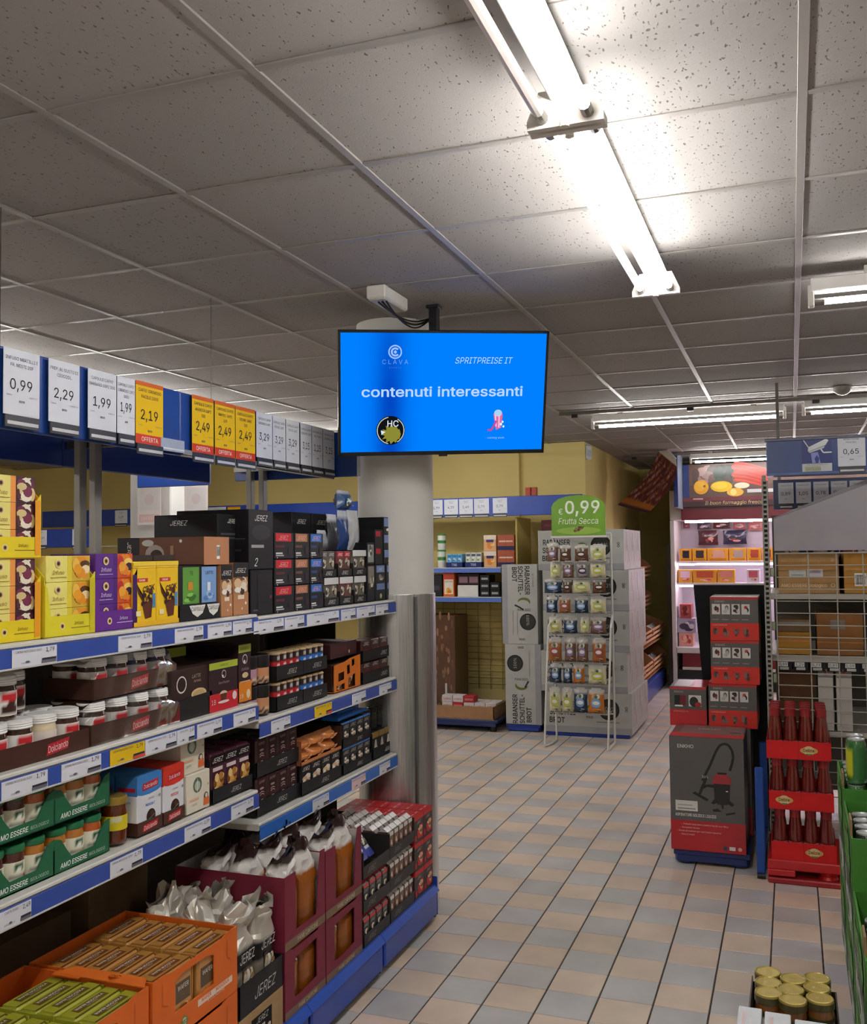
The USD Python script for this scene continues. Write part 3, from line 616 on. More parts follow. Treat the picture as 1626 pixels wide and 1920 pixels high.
def boxes(rows, X=None):
    """rows: (key, name, label, cat, group, rect, z or None, depth, colour, front art, side art, top art, material)"""
    for key, name, lab, cat, grp, rect, z, d, col, fr, si, to, m in rows:
        w, h, yc = onshelf(rect, X or XG, z); put(key, carton(w, h, d, col, fr, si, to, m), name, lab, cat, ((X or XG) - d / 2, yc, z), 0, grp)
CHO = [('r', 0, .93, 1, 1, '#f4cf3a'), ('r', .12, .68, .62, .74, '#c8331f'), ('t', 'CACAO', .37, .71, .03, '#ffffff', {'bold': True, 'maxw': .4}), ('t', 'CIOK', .66, .58, .085, '#23150e', {'bold': True, 'slant': .2, 'rot': 8, 'maxw': .6}),
       ('p', [(.12, .68), (.2, .5), (.42, .36), (.5, .3), (.46, .44), (.3, .52)], '#4a2413'), ('p', [(.36, .36), (.82, .4), (.76, .13), (.5, .11)], '#5c2c18'), ('b', .3, .3, .85, .62, ['#3a1c10', '#6b3a20', '#2a1510'], 18, 4, .13), ('r', .8, .28, .93, .5, '#4f86b8'), ('r', .1, .16, .3, .24, '#f0e2a8'), ('r', 0, 0, 1, .07, '#e6b421')]
def choco(w, h, d):
    def go(t):
        b = MB().box(-d / 2, d / 2, -w / 2, w / 2, 0, h * .9, '#efc21c', .002)
        b.prism([(-d / 2, 0), (d / 2, 0), (d / 2 - .006, h * .1), (-d / 2 + .006, h * .1)], w, (0, w / 2, h * .9), (1, 0, 0), (0, 0, 1), '#ecc02a').build('carton', M['card'], t)
        front(w, h, d / 2).draw(CHO).build(t, M['card'], 'front_print')
    return go
for k, r in enumerate(((2.3525, 2.4433, 1.4686, 1.671), (2.4459, 2.5619, 1.4688, 1.6701))):
    w, h, yc = onshelf(r, XG, S1(2)); w = .109; yc = 2.392 + .111 * k
    put('choco', choco(w, .190, .2), 'cocoa_box', f'yellow cocoa box with chocolate splash, {("left", "right")[k]} one of the pair', 'box', (XG - .1, yc, S1(2)), 0, 'yellow cocoa boxes')
    put('chocotop', carton(.108, .018, .2, '#33261f', (), (), [('r', .05, .1, .95, .9, '#3d2e26')]), 'cardboard_sheet', f'dark cardboard lid lying on the {("left", "right")[k]} yellow cocoa box', 'lid', (XG - .112, yc, S1(2) + .1905), 0, 'dark lids')
BLK, JW = '#161518', '#d9d6d0'
J = lambda x, y, h, c=JW, mw=.8: ('t', 'JEREZ', x, y, h, c, {'slant': .3, 'maxw': mw})
rg = (2.5647, 2.7929, 1.4683, 1.6446)
def twin_display(t):
    w, h, yc = onshelf(rg, XG, S1(2)); d = .24
    MB().box(-d / 2, d / 2 - .012, -w / 2, w / 2, 0, h, BLK, .002).box(d / 2 - .012, d / 2, -w / 2, w / 2, 0, h * .28, '#121114', .001).build('carton', M['card'], t)
    front(w, h, d / 2).draw([('p', [(.22, .27), (.62, .27), (.55, .12), (.42, .05), (.3, .12)], '#e4e2dc'), ('p', [(.66, .27), (.99, .27), (.93, .12), (.82, .05), (.72, .12)], '#e4e2dc'), ('t', 'CAPSULE', .42, .2, .07, '#2a2a2e', {'maxw': .3}), ('t', 'CAPSULE', .83, .2, .07, '#2a2a2e', {'maxw': .26})]).build(t, M['card'], 'lip_print')
    front(w, h, d / 2 - .012).draw([('r', .14, .3, .54, .97, '#5f9a3c'), ('r', .6, .3, .98, .97, '#7fa6d8'), ('b', .16, .32, .52, .5, ['#8ac25a', '#3c7326'], 10, 2), ('b', .62, .32, .96, .55, ['#a7c4ea', '#5f86c0'], 10, 3), ('r', .26, .55, .38, .7, '#c98a2a'), ('r', .74, .52, .82, .68, '#e9edf5'),
        ('t', 'TE', .34, .86, .07, '#20401a'), ('t', 'LATTE', .79, .86, .06, '#24406a', {'maxw': .3})]).build(t, M['card'], 'pack_print')
w, h, yc = onshelf(rg, XG, S1(2)); t = thing('capsule_display', 'black display carton holding one green and one pale blue capsule pack', 'display case', (XG - .12, yc, S1(2)), 0, None); twin_display(t)
CAPS = [('r', 0, .72, 1, 1, '#191719'), J(.5, .85, .09, JW, .85), ('r', 0, 0, 1, .42, '#b57f56'), ('b', .02, .38, .98, .74, ['#e5d8c8', '#6b4a34', '#d8b48a', '#f0e8dc', '#4a3022'], 14, 5, .3), ('r', .28, .3, .7, .38, '#e8d3bc'), ('c', .8, .22, .03, '#f0e6da', 10), ('c', .55, .12, .025, '#e0c4a4', 10)]
for k, r in enumerate(((2.7961, 2.8685, 1.4665, 1.6421), (2.8719, 2.9722, 1.4679, 1.6499))):
    w, h, yc = onshelf(r, XG, S1(2)); put(('caps', k), carton(w, h, .22, '#a8764e', CAPS), 'capsule_box', f'copper and black capsule box, {("left", "right")[k]} one of the pair under the brown carton', 'box', (XG - .11, yc, S1(2)), 0, 'copper capsule boxes')
# carton lying on top of the black display
rl = (2.7487, 2.8719, 1.6497, 1.757)
zt = S1(2) + h + .001
w, h2, yc = .125, .098, 2.80
t = thing('coffee_carton', 'brown and copper coffee carton lying across the capsule boxes', 'carton', (-1.965, yc - .02, S1(2) + (rg[3] - S1(2)) + .001), 0); carton(.15, .092, .34, '#6b4330', [('r', 0, 0, 1, 1, '#b37a55'), ('r', .5, .2, .62, .7, '#efece6')] + bars(.48, .25, .64, .7, 6)[1:],
    [('r', 0, 0, .26, 1, '#1c1719'), ('t', 'JEREZ', .14, .5, .16, JW, {'rot': -90, 'slant': .2}), ('e', .44, .4, .11, .34, '#a89a94'), ('e', .46, .36, .07, .2, '#3a241a'), ('e', .36, .8, .07, .12, '#c2bab4'), ('r', .62, .3, .66, .7, '#a07a62'), ('c', .74, .86, .06, '#e8e0d8')])(t)
# black cartons
JB = [J(.5, .86, .10), ('e', .5, .62, .38, .13, '#2a292c'), ('r', .1, .36, .6, .41, '#9a9a9a')]
def cube(key, name, lab, cat, grp, rect, z, d, col, fr=(), si=(), to=(), m=None, X=None): boxes([(key, name, lab, cat, grp, rect, z, d, col, fr, si, to, m)], X)
zz = S1(3)
ra = (2.9865, 3.1436, 1.4741, 1.6231)
cube('jb1', 'coffee_carton', 'black coffee carton on the shelf under the taller black one', 'carton', 'black coffee cartons', ra, zz, .3, '#131215', [('t', 'J', .8, .62, .2, JW, {'slant': .3}), ('r', .1, .1, .5, .13, '#55565a'), ('r', .3, .05, .9, .9, '#18171a'), ('r', .85, .35, .95, .42, '#7a2a38')])
rb = (2.9736, 3.1494, 1.6271, 1.838)
cube('jb2', 'coffee_carton', 'tall black coffee carton, uppermost of the plain black stack', 'carton', 'black coffee cartons', rb, ra[3] + .0015, .3, '#121114', JB + [('t', '2', .28, .12, .14, JW, {'slant': .3})], [('r', .05, .5, .95, .52, '#46474b'), ('r', .1, .3, .9, .34, '#303136')])
t = thing('coffee_carton', 'black coffee carton with a barcode label, behind the copper capsule boxes', 'carton', (-1.975, 2.958, S1(2) + .158), 0, 'black coffee cartons'); carton(.19, .19, .26, '#131316', [J(.5, .88, .08), ('r', .1, .62, .9, .66, '#3d3e43'), ('r', .1, .55, .9, .58, '#3d3e43')] + bars(.62, .3, .95, .48, 9), [J(.4, .85, .09)])(t)
RED = [('r', .06, .66, .86, .97, '#c8202b'), ('t', 'JEREZ', .46, .80, .17, '#f0b0b0', {'slant': .3, 'maxw': .6}), ('r', .06, .42, .5, .52, '#5a1f26'), ('r', .06, .18, .4, .24, '#d9d9d9'), ('r', .06, .1, .46, .15, '#b9b9b9'), ('c', .12, .04, .03, '#e6e6e6', 8), ('c', .78, .3, .14, '#2b1b20')]
TAN = [(*a[:-1], {'#c8202b': '#b5794f', '#5a1f26': '#6a4636'}.get(a[-1], a[-1])) if a[0] == 'r' else a for a in RED]
BLU = [(*a[:-1], {'#c8202b': '#2f72c9', '#5a1f26': '#1f4480'}.get(a[-1], a[-1])) if a[0] == 'r' else a for a in RED]
for key, art, rs, word in (('red', RED, (3.1552, 3.3062, 1.4722, 1.5898), 'red-topped'), ('tan', TAN, (3.3105, 3.4332, 1.4681, 1.588), 'copper-topped'), ('blu', BLU, (3.4378, 3.5542, 1.4653, 1.5868), 'blue-topped')):
    h = .1; w = rs[1] - rs[0] - .003
    for k in range(3):
        put(('cof', key), carton(w, h - .0015, .26, '#19181b', art + ([] if k else [])), 'coffee_box', f'black {word} coffee box, {("bottom", "middle", "top")[k]} of its stack of three', 'coffee box', (XG - .13, (rs[0] + rs[1]) / 2, zz + k * h), 0, f'{word} coffee boxes')
# capsule tubs in black trays
def tub_tray(w, h, d, n, cols, red=False, flap=True, hb=.3):
    def go(t):
        MB().box(-d / 2, d / 2, -w / 2, w / 2, 0, .003, BLK).box(d / 2 - .003, d / 2, -w / 2, w / 2, 0, h * hb, BLK, .001).box(-d / 2, d / 2, -w / 2, -w / 2 + .003, 0, h * .5, BLK).box(-d / 2, d / 2, w / 2 - .003, w / 2, 0, h * .5, BLK).box(-d / 2, -d / 2 + .003, -w / 2, w / 2, 0, h * .98, BLK).build('tray', M['card'], t)
        front(w, h * hb, d / 2).draw([J(.5, .5, .45, JW, .5)]).build(t, M['card'], 'lip_print')
        for k in range(n):
            y = -w / 2 + w * (k + .5) / n; pw = w / n - .006
            p = MB().box(-d / 2 + .01, d / 2 - .006, y - pw / 2, y + pw / 2, .004, h * .97, cols[k % len(cols)], .006).build('pack', M['film'], t)
            Face((d / 2 - .006, y - pw / 2, .004), (0, 1, 0), (0, 0, 1), pw, h * .97).draw([('r', .06, .72, .94, .95, '#c23340' if red else '#6b6a66'), ('b', .08, .3, .92, .7, ['#b9ad98', '#6f675a', '#d8cfbe', '#3b352f'], 9, 7 + k, .3), ('t', 'JEREZ', .5, .83, .1, '#efe8e0', {'slant': .3, 'maxw': .8})]).build(p, M['film'], 'pack_print')
        if flap: MB().box(d / 2 - .002, d / 2, -w / 2 + .002, w / 2 - .002, h * .76, h, '#d9d8d6', .0008).build('flap', M['card'], t)
    return go
GRY = ['#5a5650', '#6b655c', '#4e4a46']; zz = S1(3.5)
for k, (r, n, red) in enumerate((((3.5594, 3.6982, 1.4645, 1.6273), 2, 0), ((3.7034, 3.8411, 1.4613, 1.625), 2, 1), ((3.8467, 3.9763, 1.4586, 1.6251), 2, 0))):
    w, h, yc = onshelf(r, XG, zz); h = .118
    put(('tubl', k), tub_tray(w, h, .2, n, GRY if not red else ['#5a3a38', '#6e4642'], red, True), 'capsule_tray', f'black tray of grey capsule packs with a white flap, {nth(k)} of the lower three', 'tray', (XG - .1, yc, zz), 0, 'lower capsule trays')
for k, (r, n, red) in enumerate((((3.5333, 3.6758, 1.6365, 1.7903), 2, 0), ((3.686, 3.8283, 1.6367, 1.7937), 2, 1), ((3.8337, 3.9802, 1.637, 1.7946), 2, 0))):
    w, h, yc = onshelf(r, XG, zz + .12); h = .112
    put(('tubu', k), tub_tray(w, h, .2, n, GRY if k != 1 else ['#6a3a3a', '#704040'], k == 1, k == 2), 'capsule_tray', f'black tray of capsule packs stacked on top, {nth(k)} of the upper three', 'tray', (XG - .1, yc, zz + .1195), 0, 'upper capsule trays')
# film bags standing behind and above
def film_bag(w, h, d, col, art=(), seed=1, top_='#c9ccd0'):
    def go(t):
        n, m_ = 9, 8; R = random.Random(seed); vs = []
        for s_ in (1, -1):
            for j in range(m_ + 1):
                for i in range(n + 1):
                    u, v = i / n, j / m_
                    bul = math.sin(math.pi * min(1, max(0, u))) ** .5 * (min(1, v * 5) * (1 - max(0, v - .55) / .45) ** .7)
                    vs.append((s_ * d / 2 * bul + R.uniform(-1, 1) * .003, (u - .5) * w * (1 - .06 * math.sin(v * math.pi)) + R.uniform(-1, 1) * .002, v * h))
        q = (n + 1) * (m_ + 1); f = []
        for j in range(m_):
            for i in range(n):
                a = j * (n + 1) + i; f.append((a, a + 1, a + n + 2, a + n + 1)); f.append((q + a, q + a + n + 1, q + a + n + 2, q + a + 1))
        cc = np.array([C(top_) if (k % q) // (n + 1) > m_ - 2 else C(col) for k in range(2 * q)])
        MB().add(vs, f, cc).build('bag', M['film'], t, 60)
        if art: Face((d * .5 + .002, -w * .36, h * .1), (0, 1, 0), (0, 0, 1), w * .72, h * .55).draw(art).build(t, M['film'], 'bag_print')
    return go
zt = zz + .2325
for k, (r, col, dx, up) in enumerate((((3.6437, 3.7232, 1.7867, 1.859), '#8f9296', .05, 0), ((3.7339, 3.8274, 1.7933, 1.9273), '#33353b', .06, 0), ((3.8329, 3.9362, 1.7955, 1.9444), '#1f3f78', .06, 0), ((3.9363, 4.0503, 1.7978, 1.9576), '#b9bbbd', .05, 0))):
    w = r[1] - r[0]; h = (.085, .155, .175, .18)[k]
    t = thing('film_bag', f'{("small grey", "dark grey", "dark blue", "crumpled silver")[k]} foil coffee bag standing on the upper capsule trays', 'coffee bag', (-1.865, (r[0] + r[1]) / 2, zt), 0, 'foil bags on the capsule trays'); film_bag(max(w, .07), h, .05, col, (), k + 2)(t)
r = (3.851, 4.0654, 1.9502, 2.0179)
t = thing('film_bag', 'blue and silver foil bag lying on top of the standing foil bags', 'coffee bag', (-1.88, (r[0] + r[1]) / 2 - .03, zt + .182), 0); film_bag(.13, .085, .07, '#3a5a86', [('b', .05, .05, .95, .95, ['#7fa3c8', '#2a4468', '#c9d84a', '#e6ecf2'], 14, 9)], 12)(t)
SLT = [('r', .1, .78, .9, .97, '#7f95c9'), J(.5, .87, .07), ('b', .1, .5, .9, .76, ['#8d887c', '#3a3734', '#c9c2b2'], 10, 3), ('r', .1, .3, .9, .47, '#6f84b8'), ('c', .5, .12, .07, '#c9b98a')]
for k, (r, word) in enumerate((((3.9885, 4.0715, 1.4548, 1.6667), 'silver-brown'), ((4.0776, 4.1956, 1.4542, 1.666), 'slate blue'), ((4.2021, 4.313, 1.4557, 1.6677), 'pale blue'))):
    w, h, yc = onshelf(r, XG, zz)
    art = SLT if k else [('r', .1, .5, .9, .96, '#8a8278'), ('b', .1, .3, .9, .7, ['#b9ad98', '#5f574c', '#d8cfbe'], 12, 3)]
    put(('sl', k), carton(w, .165, .24, '#1b1c22', art), 'coffee_box', f'narrow {word} coffee box near the far end of the top shelf', 'coffee box', (XG - .12, yc, zz), 0, 'narrow boxes by the pillar')
zz2 = zz + .1665
for k, (r, art, word) in enumerate((((3.9864, 4.0696, 1.6715, 1.7924), [('r', .1, .1, .9, .9, '#9a9a96'), ('b', .1, .3, .9, .9, ['#d9dad8', '#77736c', '#4c5a52'], 9, 2)], 'grey patterned'), ((4.0765, 4.1692, 1.671, 1.8684), [('r', .1, .8, .7, .95, '#c02433'), ('r', .1, .3, .7, .45, '#c02433')], 'black and red'), ((4.1767, 4.2867, 1.6704, 1.9686), [('r', .05, .8, .95, .98, '#7f93c9'), ('r', .05, .45, .95, .62, '#7f93c9'), ('b', .05, .64, .95, .78, ['#e8e6e0', '#3b3a3c'], 8, 3), ('r', .05, .14, .95, .3, '#7f93c9'), ('c', .5, .06, .03, '#c9b98a')], 'tall blue-patterned'))):
    w, h, yc = onshelf(r, XG, zz2)
    put(('slu', k), carton(w, (.10, .16, .22)[k], .22, '#141417', art), 'coffee_box', f'{word} coffee box stacked near the pillar', 'coffee box', (XG - .11, yc, zz2), 0, 'stacked boxes by the pillar')
for k in range(2):
    t = thing('coffee_carton', f'large plain black carton at the back by the pillar, {("left", "right")[k]} one', 'carton', (-2.16, 3.80 + .19 * k, zz), 0, 'back cartons'); carton(.18, .40, .28, '#17171a', [J(.5, .9, .05), ('r', .1, .3, .9, .32, '#2a2a2e')])(t)
# ---------------------------------------------------------------- jars, packs and trays on the middle shelves
def band(mb, r, z0, z1, fn, n=32, m_=6, at=(0, 0)):
    v, c = [], []
    for j in range(m_ + 1):
        for i in range(n):
            a = 2 * math.pi * i / n; v.append((at[0] + r * math.cos(a), at[1] + r * math.sin(a), z0 + (z1 - z0) * j / m_)); c.append(C(fn((a + math.pi) % (2 * math.pi) - math.pi, j / m_)))
    f = [(j * n + i, j * n + (i + 1) % n, (j + 1) * n + (i + 1) % n, (j + 1) * n + i) for j in range(m_) for i in range(n)]
    return mb.add(v, f, np.array(c))
def jar(r, h, body, lid, lab, lh=.2, lz=(.12, .62), rim=None, ridges=False, neck=.93):
    def go(t):
        zb = h * (1 - lh)
        MB().lathe([(r * .9, 0), (r, .004), (r, zb * .80), (r * .97, zb * .9), (r * neck, zb * .98), (r * neck, zb)], body, n=24).build('jar', M['jar'], t, 40)
        lr = r * neck + .002
        pr = [(lr, zb), (lr + .0015, zb + .002)]
        pr += [(lr + (.0015 if k % 2 else 0), zb + .003 + (h - zb - .008) * (k + 1) / 6) for k in range(5)] if ridges else [(lr + .0015, h - .006)]
        MB().lathe(pr + [(lr, h - .002), (lr - .004, h), (lr - .007, h - .0015)], lid, n=24, cols=None).build('lid', M['plastic'] if not rim else M['foil'], t, 40)
        if lab: band(MB(), r + .0006, h * lz[0], h * lz[1], lab).build('label_print', M['paper'], t, 60)
    return go
def spread_label(a, v):
    if -.75 < a < .55 and .35 + .2 * math.cos(a * 2) > v > .08: return '#3b2016'
    if -.7 < a < .5 and .58 < v < .9: return '#c4242c'
    if -1.9 < a < -1.2 and .25 < v < .8: return '#b9b4b0'
    return '#e3ded8'
def jam_label(c1):
    def f(a, v):
        if abs(a + .1) < .45 and .5 < v < .88: return '#e9eee2' if abs(a + .1) < .25 and .6 < v < .8 else '#2f5a3c'
        if .3 < a < .7 and .1 < v < .4: return c1
        if abs(a) < .9 and .30 < v < .36: return '#9a9a88'
        return '#e6e2cc'
    return f
SPREAD = jar(.040, .108, '#3a2117', '#e4e3e1', spread_label, .22, (.1, .66), ridges=True)
PALE = jar(.040, .108, '#dfcfae', '#e4e3e1', lambda a, v: '#e0d3cb', .22, (.1, .6), ridges=True)
def dtray(w, h, d, col='#43251b', logo=.5, z=0):
    def go(t):
        e = .003
        MB().box(-d / 2, d / 2, -w / 2, w / 2, 0, e, col).box(d / 2 - e, d / 2, -w / 2, w / 2, e, h, col).box(-d / 2, -d / 2 + e, -w / 2, w / 2, e, h, col).box(-d / 2 + e, d / 2 - e, -w / 2, -w / 2 + e, e, h, col).box(-d / 2 + e, d / 2 - e, w / 2 - e, w / 2, e, h, col).build('tray', M['card'], t)
        lw = .075 / w
        front(w, h, d / 2).draw([('p', [(logo - lw * .55, .16), (logo + lw * .48, .3), (logo + lw * .55, .84), (logo - lw * .48, .7)], '#b3202c'), ('t', 'Dolciando', logo, .5, .32, '#f2dcdc', {'slant': .15, 'rot': 5, 'maxw': lw * .95})]).build(t, M['card'], 'logo_print')
    return go
def row(key, build, name, lab, cat, X, ys, z, grp, order=None):
    for k, y in enumerate(ys):
        put(key, build, name, lab.replace('#', nth(k)), cat, (X, y, z), 0, grp)
Z2 = 1.1655
la = (1.7942, 2.1392, 1.1603, 1.2291)
yL0, yL1 = la[0], la[1]
put('dtray_l', dtray(yL1 - yL0, .052, .19, logo=.66), 'jar_tray', 'open brown tray of white-lidded spread jars, at the left end of the middle shelf', 'tray', (-1.875, (yL0 + yL1) / 2, Z2), 0, 'brown trays')
ys = [yL1 - .047 - .084 * k for k in range(4)]
for k, y in enumerate(ys):
    if k == 1: put('pale', PALE, 'spread_jar', 'white-lidded jar of pale cream, between two chocolate jars in the open brown tray', 'jar', (-1.826, y, Z2 + .0035), 0, 'spread jars in the open tray')
    else: put('spread', SPREAD, 'spread_jar', f'white-lidded chocolate spread jar in the open brown tray, {nth(k)} from its right end', 'jar', (-1.826, y, Z2 + .0035), 0, 'spread jars in the open tray')
    put('spread', SPREAD, 'spread_jar', f'white-lidded chocolate spread jar in the back row of the open tray, {nth(k)} from the right', 'jar', (-1.913, y, Z2 + .0035), 0, 'spread jars in the open tray')
for k, (y, x) in enumerate(((ys[3] + .055, -1.85), (ys[2] + .052, -1.90))):
    put('spread', SPREAD, 'spread_jar', ('chocolate spread jar standing on the open tray jars, nearer of two', 'chocolate spread jar standing on the open tray jars, farther of two')[k], 'jar', (x, y, Z2 + .1125), 0, 'spread jars on top')
lb = (2.1452, 2.5359, 1.1321, 1.2836); lc = (2.1796, 2.548, 1.2549, 1.3947)
def film(w, h, d, hh):
    def go(t):
        # shrink wrap: a loose skin that bulges over the lids and pinches at the ends
        n = 14; R = random.Random(4); v, f = [], []
        prof = [(d / 2 + .006, .001), (d / 2 + .007, hh), (d / 2 - .012, h * .72), (d / 2 - .022, h + .002), (0, h + .004), (-d / 2 + .02, h + .002), (-d / 2 - .006, hh), (-d / 2 - .006, .001)]
        for i in range(n + 1):
            y = (i / n - .5) * (w + .024); e = abs(i / n - .5) * 2
            for x, z in prof: v.append((x * (1 - .03 * e ** 6) + R.uniform(-1, 1) * .0015, y, z * (1 - .16 * max(0, e - .8) * 5 * (z > hh + .01)) + R.uniform(0, 1) * .0015))
        k = len(prof); f = [(i * k + j, i * k + j + 1, (i + 1) * k + j + 1, (i + 1) * k + j) for i in range(n) for j in range(k - 1)]
        MB().add(v, f, C('#ffffff')).build('skin', M['glass'], t, 50)
    return go
for (r, z, X, w_, word) in ((lb, Z2, -1.78, None, 'lower'), (lc, Z2 + .1175, -1.80, None, 'upper')):
    w = r[1] - r[0] - .006; yc = (r[0] + r[1]) / 2; d = .175
    put(('dtray', word), dtray(w, .056, d, logo=.55), 'jar_tray', f'shrink-wrapped brown tray of spread jars, {word} of two', 'tray', (X - d / 2, yc, z), 0, 'brown trays')
    pit = w / 4
    for k in range(4):
        for q in range(2):
            put('spread', SPREAD, 'spread_jar', f'white-lidded spread jar in the {word} wrapped tray, {("front", "back")[q]} row, {nth(k)} from the left', 'jar', (X - .045 - .084 * q, yc - w / 2 + pit * (k + .5), z + .0035), 0, 'spread jars in the wrapped trays')
    put(('film', word), film(w, .112, d, .058), 'shrink_film', f'clear shrink film around the {word} brown jar tray', 'film', (X - d / 2, yc, z + .0005), 0, None)
ESP = [('c', .24, .70, .17, '#d9d2cc', 16), ('c', .24, .70, .14, '#2a1a17', 16), ('t', 'LATTE', .62, .82, .07, '#c7aa9a', {'slant': .3}), ('t', 'INTENSO', .64, .72, .04, '#c7aa9a'), ('e', .68, .46, .2, .11, '#d9bf92'), ('e', .68, .46, .16, .07, '#c7a874'), ('e', .66, .34, .18, .06, '#5f3520'), ('c', .3, .3, .05, '#dad5d0', 10)]
rd = (2.5142, 2.7286, 1.157, 1.3435)
t = thing('coffee_display', 'dark brown coffee display box in a black tray, beside the wrapped jar trays', 'display case', (-1.78 - .12, (rd[0] + rd[1]) / 2, Z2)); wd = rd[1] - rd[0] - .004; hd = .158
MB().box(-.12, .115, -wd / 2, wd / 2, .003, hd, '#33201b', .002).build('carton', M['card'], t)
MB().prism([(-wd / 2, 0), (wd / 2, 0), (wd / 2, hd * .45), (-wd * .1, hd * .42), (-wd / 2, hd * .38)], .004, (.116, 0, 0), (0, 1, 0), (0, 0, 1), '#1b1b1a').box(-.12, .116, -wd / 2, wd / 2, 0, .003, '#1b1b1a').build('tray', M['card'], t)
front(wd, hd, .115).draw(ESP).build(t, M['card'], 'front_print')
POD = [('r', 0, .86, 1, 1, '#a9b93a'), ('t', 'ARABICA', .5, .93, .05, '#4a5a1c', {'maxw': .7}), ('c', .5, .74, .085, '#d8d4d2', 16), ('c', .5, .74, .068, '#2e1a1e', 16), ('c', .46, .70, .03, '#e8e4e0', 10), ('t', 'Decaffeinato', .5, .57, .05, '#a88a96', {'slant': .2, 'maxw': .6}), ('r', 0, 0, 1, .36, '#c4212c'), ('e', .48, .34, .13, .06, '#d8c0a0'), ('p', [(.36, .34), (.6, .34), (.56, .18), (.4, .18)], '#5a2a18'), ('e', .48, .17, .2, .03, '#d9d2cc'), ('e', .87, .25, .08, .09, '#e8d8d2'), ('t', '18', .13, .2, .1, '#e8d0d0')]
re = (2.7102, 2.8841, 1.1558, 1.3243); rf = (2.9364, 3.0212, 1.1591, 1.3633)
cube('pod', 'coffee_pod_box', 'red, brown and lime coffee pod box on the middle shelf', 'coffee box', None, re, Z2, .22, '#2f181c', POD, m=M['card'], X=-1.78)
cube('pod2', 'coffee_pod_box', 'orange and brown coffee pod box with lime top, beside the red one', 'coffee box', None, rf, Z2, .22, '#2f181c', [*POD[:7], ('r', .1, .30, .9, .36, '#c7aa9a'), ('e', .5, .46, .25, .05, '#d9bf92'), ('r', 0, 0, 1, .34, '#e0851f'), ('e', .75, .12, .16, .08, '#f0d6b4'), ('t', '18', .2, .1, .07, '#f3dcc0')], X=-1.81)
t = thing('coffee_pod_box', 'lime-topped coffee pod box half hidden behind the red one', 'coffee box', (-2.02, (re[0] + re[1]) / 2 - .05, Z2)); carton(.12, .205, .17, '#2a1518', [('r', 0, .85, 1, 1, '#a9b93a'), ('c', .5, .7, .06, '#584450', 12)])(t)
# far middle shelf: instant coffee jars
Z2F = 1.1005
def inst(c):
    def f(a, v):
        if v > .3 and -.5 < a < .3 and v < .5: return '#d8b28e'
        return c if v > .45 else ('#4a2c22' if math.sin(a * 9 + v * 20) > -.2 else '#b79c7e')
    return f
zj = .108
for col, (xa, xb) in enumerate(((472, 490), (491, 517))):
    for q in range(2):
        ya = ((3.0074, 3.0771, 1.0993, 1.2405), (3.06, 3.1631, 1.0887, 1.2323))[col]
        put(('inst', col), jar(.036, .1075, '#1a1413', '#131213', inst(('#b08a9c', '#c38a62')[col]), .42, (.04, .56), neck=.98), 'instant_coffee_jar', f'black-lidded instant coffee jar, {("lower", "upper")[q]} one of the {("near", "far")[col]} pair', 'jar', (-1.832 - .01 * (1 - col), (ya[0] + ya[1]) / 2, Z2F + .1085 * q), 0, 'instant coffee jars')
# red and blue small jars in black trays, two high
def small_tray(w, h, d):
    def go(t):
        e = .003
        MB().box(-d / 2, d / 2, -w / 2, w / 2, 0, e, '#17171a').box(d / 2 - e, d / 2, -w / 2, w / 2, e, h, '#17171a').box(-d / 2, -d / 2 + e, -w / 2, w / 2, e, h, '#17171a').box(-d / 2, d / 2, -w / 2, -w / 2 + e, e, h, '#17171a').box(-d / 2, d / 2, w / 2 - e, w / 2, e, h, '#17171a').build('tray', M['card'], t)
        front(w, h, d / 2).draw([J(.58, .45, .34, '#b9b7b4', .5)]).build(t, M['card'], 'logo_print')
    return go
def sjar(c):
    def f(a, v):
        if v < .5: return c if not (abs(a) < .5 and .15 < v < .3) else '#e8dcdc'
        return '#2c1a18' if not (abs(a) < .5 and .62 < v < .85) else '#b9b4ae'
    return jar(.021, .098, '#221210', '#b59a72', f, .10, (.46, .9))
SJ = {'red': sjar('#c4232c'), 'blue': sjar('#2f74c8')}
tr = ((3.1672, 3.5812, 1.0582, 1.2298), (3.157, 3.5743, 1.2188, 1.3867))
ya, yb = tr[0][0], tr[0][1]; wt = (yb - ya) / 2 - .002
for lev in range(2):
    z = Z2F + .112 * lev
    for k, cn in enumerate(('red', 'blue')):
        yc = ya + wt / 2 + (wt + .002) * k
        put(('stray'), small_tray(wt, .052, .17), 'jar_tray', f'black tray of {cn}-labelled small coffee jars, {("lower", "upper")[lev]} level', 'tray', (-1.79 - .085, yc, z), 0, 'black small jar trays')
        nj = 4; p = (wt - .008) / nj
        for q in range(nj):
            for b in range(2 if lev else 1): put(('sj', cn), SJ[cn], 'small_coffee_jar', f'small {cn}-labelled coffee jar, {("lower", "upper")[lev]} {cn} tray, {("front", "back")[b]} row, {nth(q)} from the left', 'jar', (-1.79 - .027 - .05 * b, yc - wt / 2 + .004 + p * (q + .5), z + .0035), 0, f'{cn} coffee jars')
